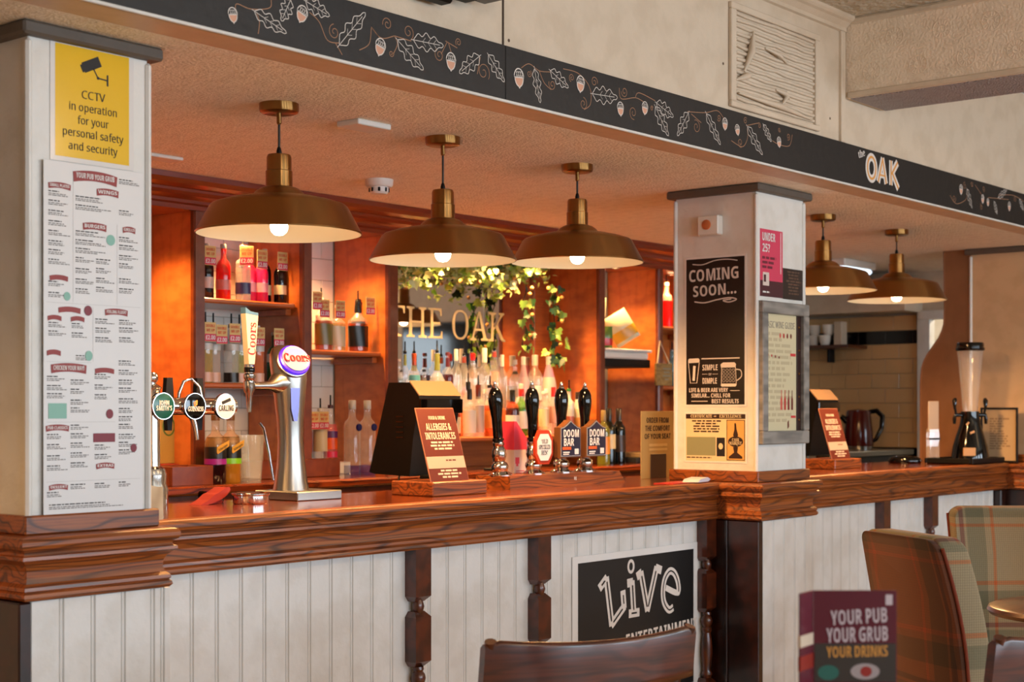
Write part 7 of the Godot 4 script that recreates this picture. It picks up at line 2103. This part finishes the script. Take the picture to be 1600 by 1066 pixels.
func build_foreground() -> void:
	cloth_mat("tartan_front", tartan_tex(Color(0.55, 0.49, 0.38), Color(0.34, 0.34, 0.26), Color(0.66, 0.30, 0.12), Color(0.34, 0.13, 0.13), Color(0.28, 0.26, 0.19), 1))
	cloth_mat("tartan_back", tartan_tex(Color(0.36, 0.18, 0.075), Color(0.18, 0.11, 0.05), Color(0.50, 0.18, 0.06), Color(0.13, 0.05, 0.04), Color(0.25, 0.13, 0.06), 2))
	# chair in the middle: rail from (2.61, 2.24) to (3.13, 2.02), back towards the camera
	wooden_chair("dark wooden chair with a curved top rail below the live poster", Vector3(2.975, 0, -2.373), PI - 0.405, true)
	wooden_chair("dark wooden chair cut by the right edge of the picture", Vector3(3.77, 0, -1.51), PI - 0.405, false)
	tartan_chair("tartan chair with its brown back turned to the bar, left of table", Vector3(4.644, 0, -1.893), 1.0)
	tartan_chair("tartan chair facing the round table in front of the bar", Vector3(5.63, 0, -2.15), -0.877)
	round_table("round dark wooden table between the two tartan chairs", Vector3(5.24, 0, -1.80), 0.33)
	round_table("round dark wooden table under the drinks menu", Vector3(2.42, 0, -1.12), 0.3)
	# drinks menu standing on the near table
	var m := thing("drinks_menu", "maroon drinks menu booklet standing upright in the foreground", "menu", Vector3(2.395, 0.812, -1.22), -0.88)
	m.scale.x = 0.84
	solo("menu_block", "wooden block holding the drinks menu booklet upright", "holder", box_mesh(Vector3(-0.07, 0, -0.03), Vector3(0.07, 0.06, 0.04), 0.004), mats["oak_along"], Vector3(2.395, 0.75, -1.22), -0.88)
	var cover := mat("cover_maroon", Color(0.33, 0.10, 0.15), 0.25)
	plate(m, "front_cover", -0.085, 0, 0.085, 0.297, 0, 0.004, cover)
	var sp := part(m, "spine_fold", box_mesh(Vector3(-0.06, 0, -0.004), Vector3(0.0, 0.297, 0.0), 0.001), cover, Vector3(-0.085, 0, 0.002))
	sp.rotation.y = 0.9
	part(sp, "spine_band", box_mesh(Vector3(-0.0605, 0.205, -0.0046), Vector3(-0.001, 0.225, 0.0006)), mat("cover_pale", Color(0.75, 0.68, 0.6), 0.3))
	part(sp, "spine_red_band", box_mesh(Vector3(-0.0605, 0.165, -0.0046), Vector3(-0.001, 0.19, 0.0006)), mat("cover_red", Color(0.5, 0.13, 0.08), 0.3))
	var pale := mat("cover_letter", Color(0.72, 0.66, 0.68), 0.4)
	text(m, "YOUR PUB", 0.008, 0.252, 0.025, pale, 0.005, 0.115, "sans_bold", 0.05)
	text(m, "YOUR GRUB", 0.004, 0.221, 0.025, pale, 0.005, 0.125, "sans_bold", 0.03)
	plate(m, "photo_panel", -0.083, 0.14, 0.083, 0.206, 0.004, 0.0046, mat("photo_dark", Color(0.20, 0.17, 0.15), 0.3))
	text(m, "YOUR DRINKS", 0.004, 0.192, 0.019, mat("cover_gold", Color(0.76, 0.52, 0.2), 0.4), 0.005, 0.125, "sans_bold", 0.02)
	var ph := tool()
	flat_poly(ph, disc_pts(0.02, 0.158, 0.03, 0.014, 18), 0.0049)
	part(m, "photo_plate", done(ph), mat("photo_pale", Color(0.60, 0.55, 0.55), 0.3))
	ph = tool()
	flat_poly(ph, disc_pts(-0.055, 0.156, 0.022, 0.013, 14), 0.0049)
	part(m, "photo_greens", done(ph), mat("photo_green", Color(0.15, 0.36, 0.32), 0.3))
	ph = tool()
	flat_poly(ph, disc_pts(0.022, 0.158, 0.012, 0.009, 12), 0.0052)
	part(m, "photo_sauce", done(ph), mat("photo_red", Color(0.55, 0.15, 0.12), 0.3))
	ph = tool()
	card(ph, 0.062, 0.272, 0.076, 0.29, 0.0046)
	part(m, "corner_mark", done(ph), pale)
	# small fittings on the bar ceiling
	var sd := thing("smoke_alarm", "round white smoke alarm on the bar ceiling behind the pendants", "smoke alarm", Vector3(4.384, CEIL, -4.33))
	part(sd, "alarm_base", lathe_mesh([Vector2(0.0, -0.03), Vector2(0.048, -0.03), Vector2(0.056, -0.022), Vector2(0.058, 0.0)], 28), mats["white_plastic"])
	part(sd, "alarm_core", lathe_mesh([Vector2(0.0, -0.058), Vector2(0.03, -0.058), Vector2(0.038, -0.05), Vector2(0.038, -0.03)], 24), mats["white_plastic"])
	for k in 8:
		var a := TAU * k / 8
		part(sd, "alarm_slot", box_mesh(Vector3(0.037 * cos(a) - 0.004, -0.05, 0.037 * sin(a) - 0.004), Vector3(0.037 * cos(a) + 0.004, -0.034, 0.037 * sin(a) + 0.004), 0.001), mats["black_plastic"])
	solo("ceiling_plate", "white rectangular ceiling box between the first two pendants", "ceiling fitting", box_mesh(Vector3(3.41, CEIL - 0.018, -3.56), Vector3(3.56, CEIL, -3.46), 0.003), mats["white_plastic"])
	solo("ceiling_plate", "white flat ceiling strip near the left pillar", "ceiling fitting", box_mesh(Vector3(3.38, CEIL - 0.012, -4.58), Vector3(3.54, CEIL, -4.5), 0.003), mats["white_plastic"])

# ---------------------------------------------------------------- ivy over the mirror
func ivy_mesh(size: float, fold: float) -> ArrayMesh:
	var st := tool()
	st.set_smooth_group(-1)
	var pts := [Vector2(0, 0), Vector2(0.42, -0.08), Vector2(0.55, 0.28), Vector2(0.32, 0.42), Vector2(0.40, 0.66), Vector2(0.16, 0.66), Vector2(0, 1.05)]
	for s in [-1.0, 1.0]:
		for i in range(1, pts.size() - 1):
			var a := Vector3(0, 0, 0)
			var b := Vector3(pts[i].x * s, pts[i].y, absf(pts[i].x) * fold) * size
			var c := Vector3(pts[i + 1].x * s, pts[i + 1].y, absf(pts[i + 1].x) * fold) * size
			if s > 0: tri(st, a, b, c)
			else: tri(st, a, c, b)
	return done(st)

func leaf_mat(key: String, c: Color) -> StandardMaterial3D:
	var m := mat(key, c, 0.5)
	m.backlight_enabled = true
	m.backlight = Color(c.r * 0.5, c.g * 0.6, c.b * 0.3)
	return m

func build_garland() -> void:
	var rng := RandomNumberGenerator.new()
	rng.seed = 99
	var meshes := [ivy_mesh(0.046, 0.3), ivy_mesh(0.036, 0.5), ivy_mesh(0.054, 0.2)]
	var greens := [leaf_mat("ivy_light", Color(0.66, 0.75, 0.36)), leaf_mat("ivy_mid", Color(0.46, 0.60, 0.24)), leaf_mat("ivy_pale", Color(0.82, 0.86, 0.62)), leaf_mat("ivy_dark", Color(0.07, 0.20, 0.07)), leaf_mat("ivy_white", Color(0.88, 0.90, 0.76))]
	var g := thing("ivy_garland", "bushy green and white artificial ivy garland along the mirror top", "garland", Vector3(5.10, 2.085, -5.09))
	var st := tool()
	var line := []
	for i in 14: line.append(Vector3(0.0 + i * 0.1, 0.07 + 0.02 * sin(i * 1.3), 0.02 * cos(i * 2.0)))
	tube(st, line, 0.006, 6)
	part(g, "vine_stem", done(st), mat("stem_brown", Color(0.22, 0.17, 0.08), 0.8))
	for i in 290:
		var x := rng.randf_range(0.0, 1.3)
		var sag := 0.16 + 0.05 * sin(x * 9.0) + 0.03 * sin(x * 23.0)
		if x > 1.0: sag *= 0.75
		var pos := Vector3(x, rng.randf_range(0.16 - sag * 1.15, 0.13), rng.randf_range(-0.09, 0.09))
		var r := rng.randf()
		var m: int = 0 if r < 0.36 else 1 if r < 0.52 else 2 if r < 0.82 else 4 if r < 0.94 else 3
		var o := part(g, "leaf", meshes[rng.randi() % 3], greens[m], pos)
		o.rotation = Vector3(rng.randf_range(-1.2, 1.0), rng.randf_range(-1.2, 1.2), rng.randf_range(1.2, 5.0))
	# the finer sprigs between the large leaves
	var mm := MultiMesh.new()
	mm.transform_format = MultiMesh.TRANSFORM_3D
	mm.use_colors = true
	mm.mesh = ivy_mesh(0.028, 0.4)
	mm.instance_count = 520
	for i in 520:
		var x := rng.randf_range(0.0, 1.28)
		var sag := 0.15 + 0.04 * sin(x * 9.0) + 0.03 * sin(x * 23.0)
		var bs := Basis.from_euler(Vector3(rng.randf_range(-1.4, 1.4), rng.randf_range(-1.4, 1.4), rng.randf_range(0.0, 6.0)))
		mm.set_instance_transform(i, Transform3D(bs, Vector3(x, rng.randf_range(0.15 - sag * 1.2, 0.13), rng.randf_range(-0.1, 0.12))))
		var t := rng.randf()
		mm.set_instance_color(i, Color(0.3, 0.42, 0.1).lerp(Color(0.75, 0.8, 0.5), t * t))
	var mi := MultiMeshInstance3D.new()
	mi.name = "small_sprigs"
	mi.multimesh = mm
	var sm := leaf_mat("sprig_green", Color(0.9, 0.9, 0.9))
	sm.vertex_color_use_as_albedo = true
	mi.material_override = sm
	mi.set_meta("kind", "stuff")
	g.add_child(mi)
	var ball := lathe_mesh([Vector2(0, -0.011), Vector2(0.008, -0.008), Vector2(0.011, 0), Vector2(0.008, 0.008), Vector2(0, 0.011)], 12)
	for i in 9:
		part(g, "cream_bauble", ball, mat("bauble_cream", Color(0.70, 0.52, 0.26), 0.5), Vector3(0.1 + i * 0.14, rng.randf_range(-0.04, 0.06), 0.10))
	# two strands hanging by the mirror frame
	for s in [[6.23, 5.08, 0.36, 20, "thin ivy strand hanging at the right of the mirror"], [6.42, 5.03, 0.42, 42, "thick ivy strand hanging in front of the mirror frame"]]:
		var h := thing("ivy_strand", s[4], "ivy", Vector3(s[0], 2.08, -s[1]), 0.0, "hanging ivy strands")
		var pts := []
		var n := 9
		for i in n: pts.append(Vector3(0.018 * sin(i * 1.7), -s[2] * i / (n - 1.0), 0.012 * cos(i * 2.1)))
		st = tool()
		tube(st, pts, 0.0028, 6)
		part(h, "stem", done(st), mat("stem_brown"))
		for i in s[3]:
			var t := rng.randf()
			var o := part(h, "leaf", meshes[rng.randi() % 3], greens[[1, 3, 3, 0][rng.randi() % 4]], Vector3(rng.randf_range(-0.05, 0.05), -s[2] * t, rng.randf_range(-0.02, 0.05)))
			o.rotation = Vector3(rng.randf_range(-0.6, 0.4), rng.randf_range(-0.9, 0.9), rng.randf_range(2.0, 4.3))
		for i in 3:
			part(h, "cream_bauble", ball, mat("bauble_cream"), Vector3(rng.randf_range(-0.03, 0.03), -s[2] * (0.15 + 0.3 * i), 0.05))
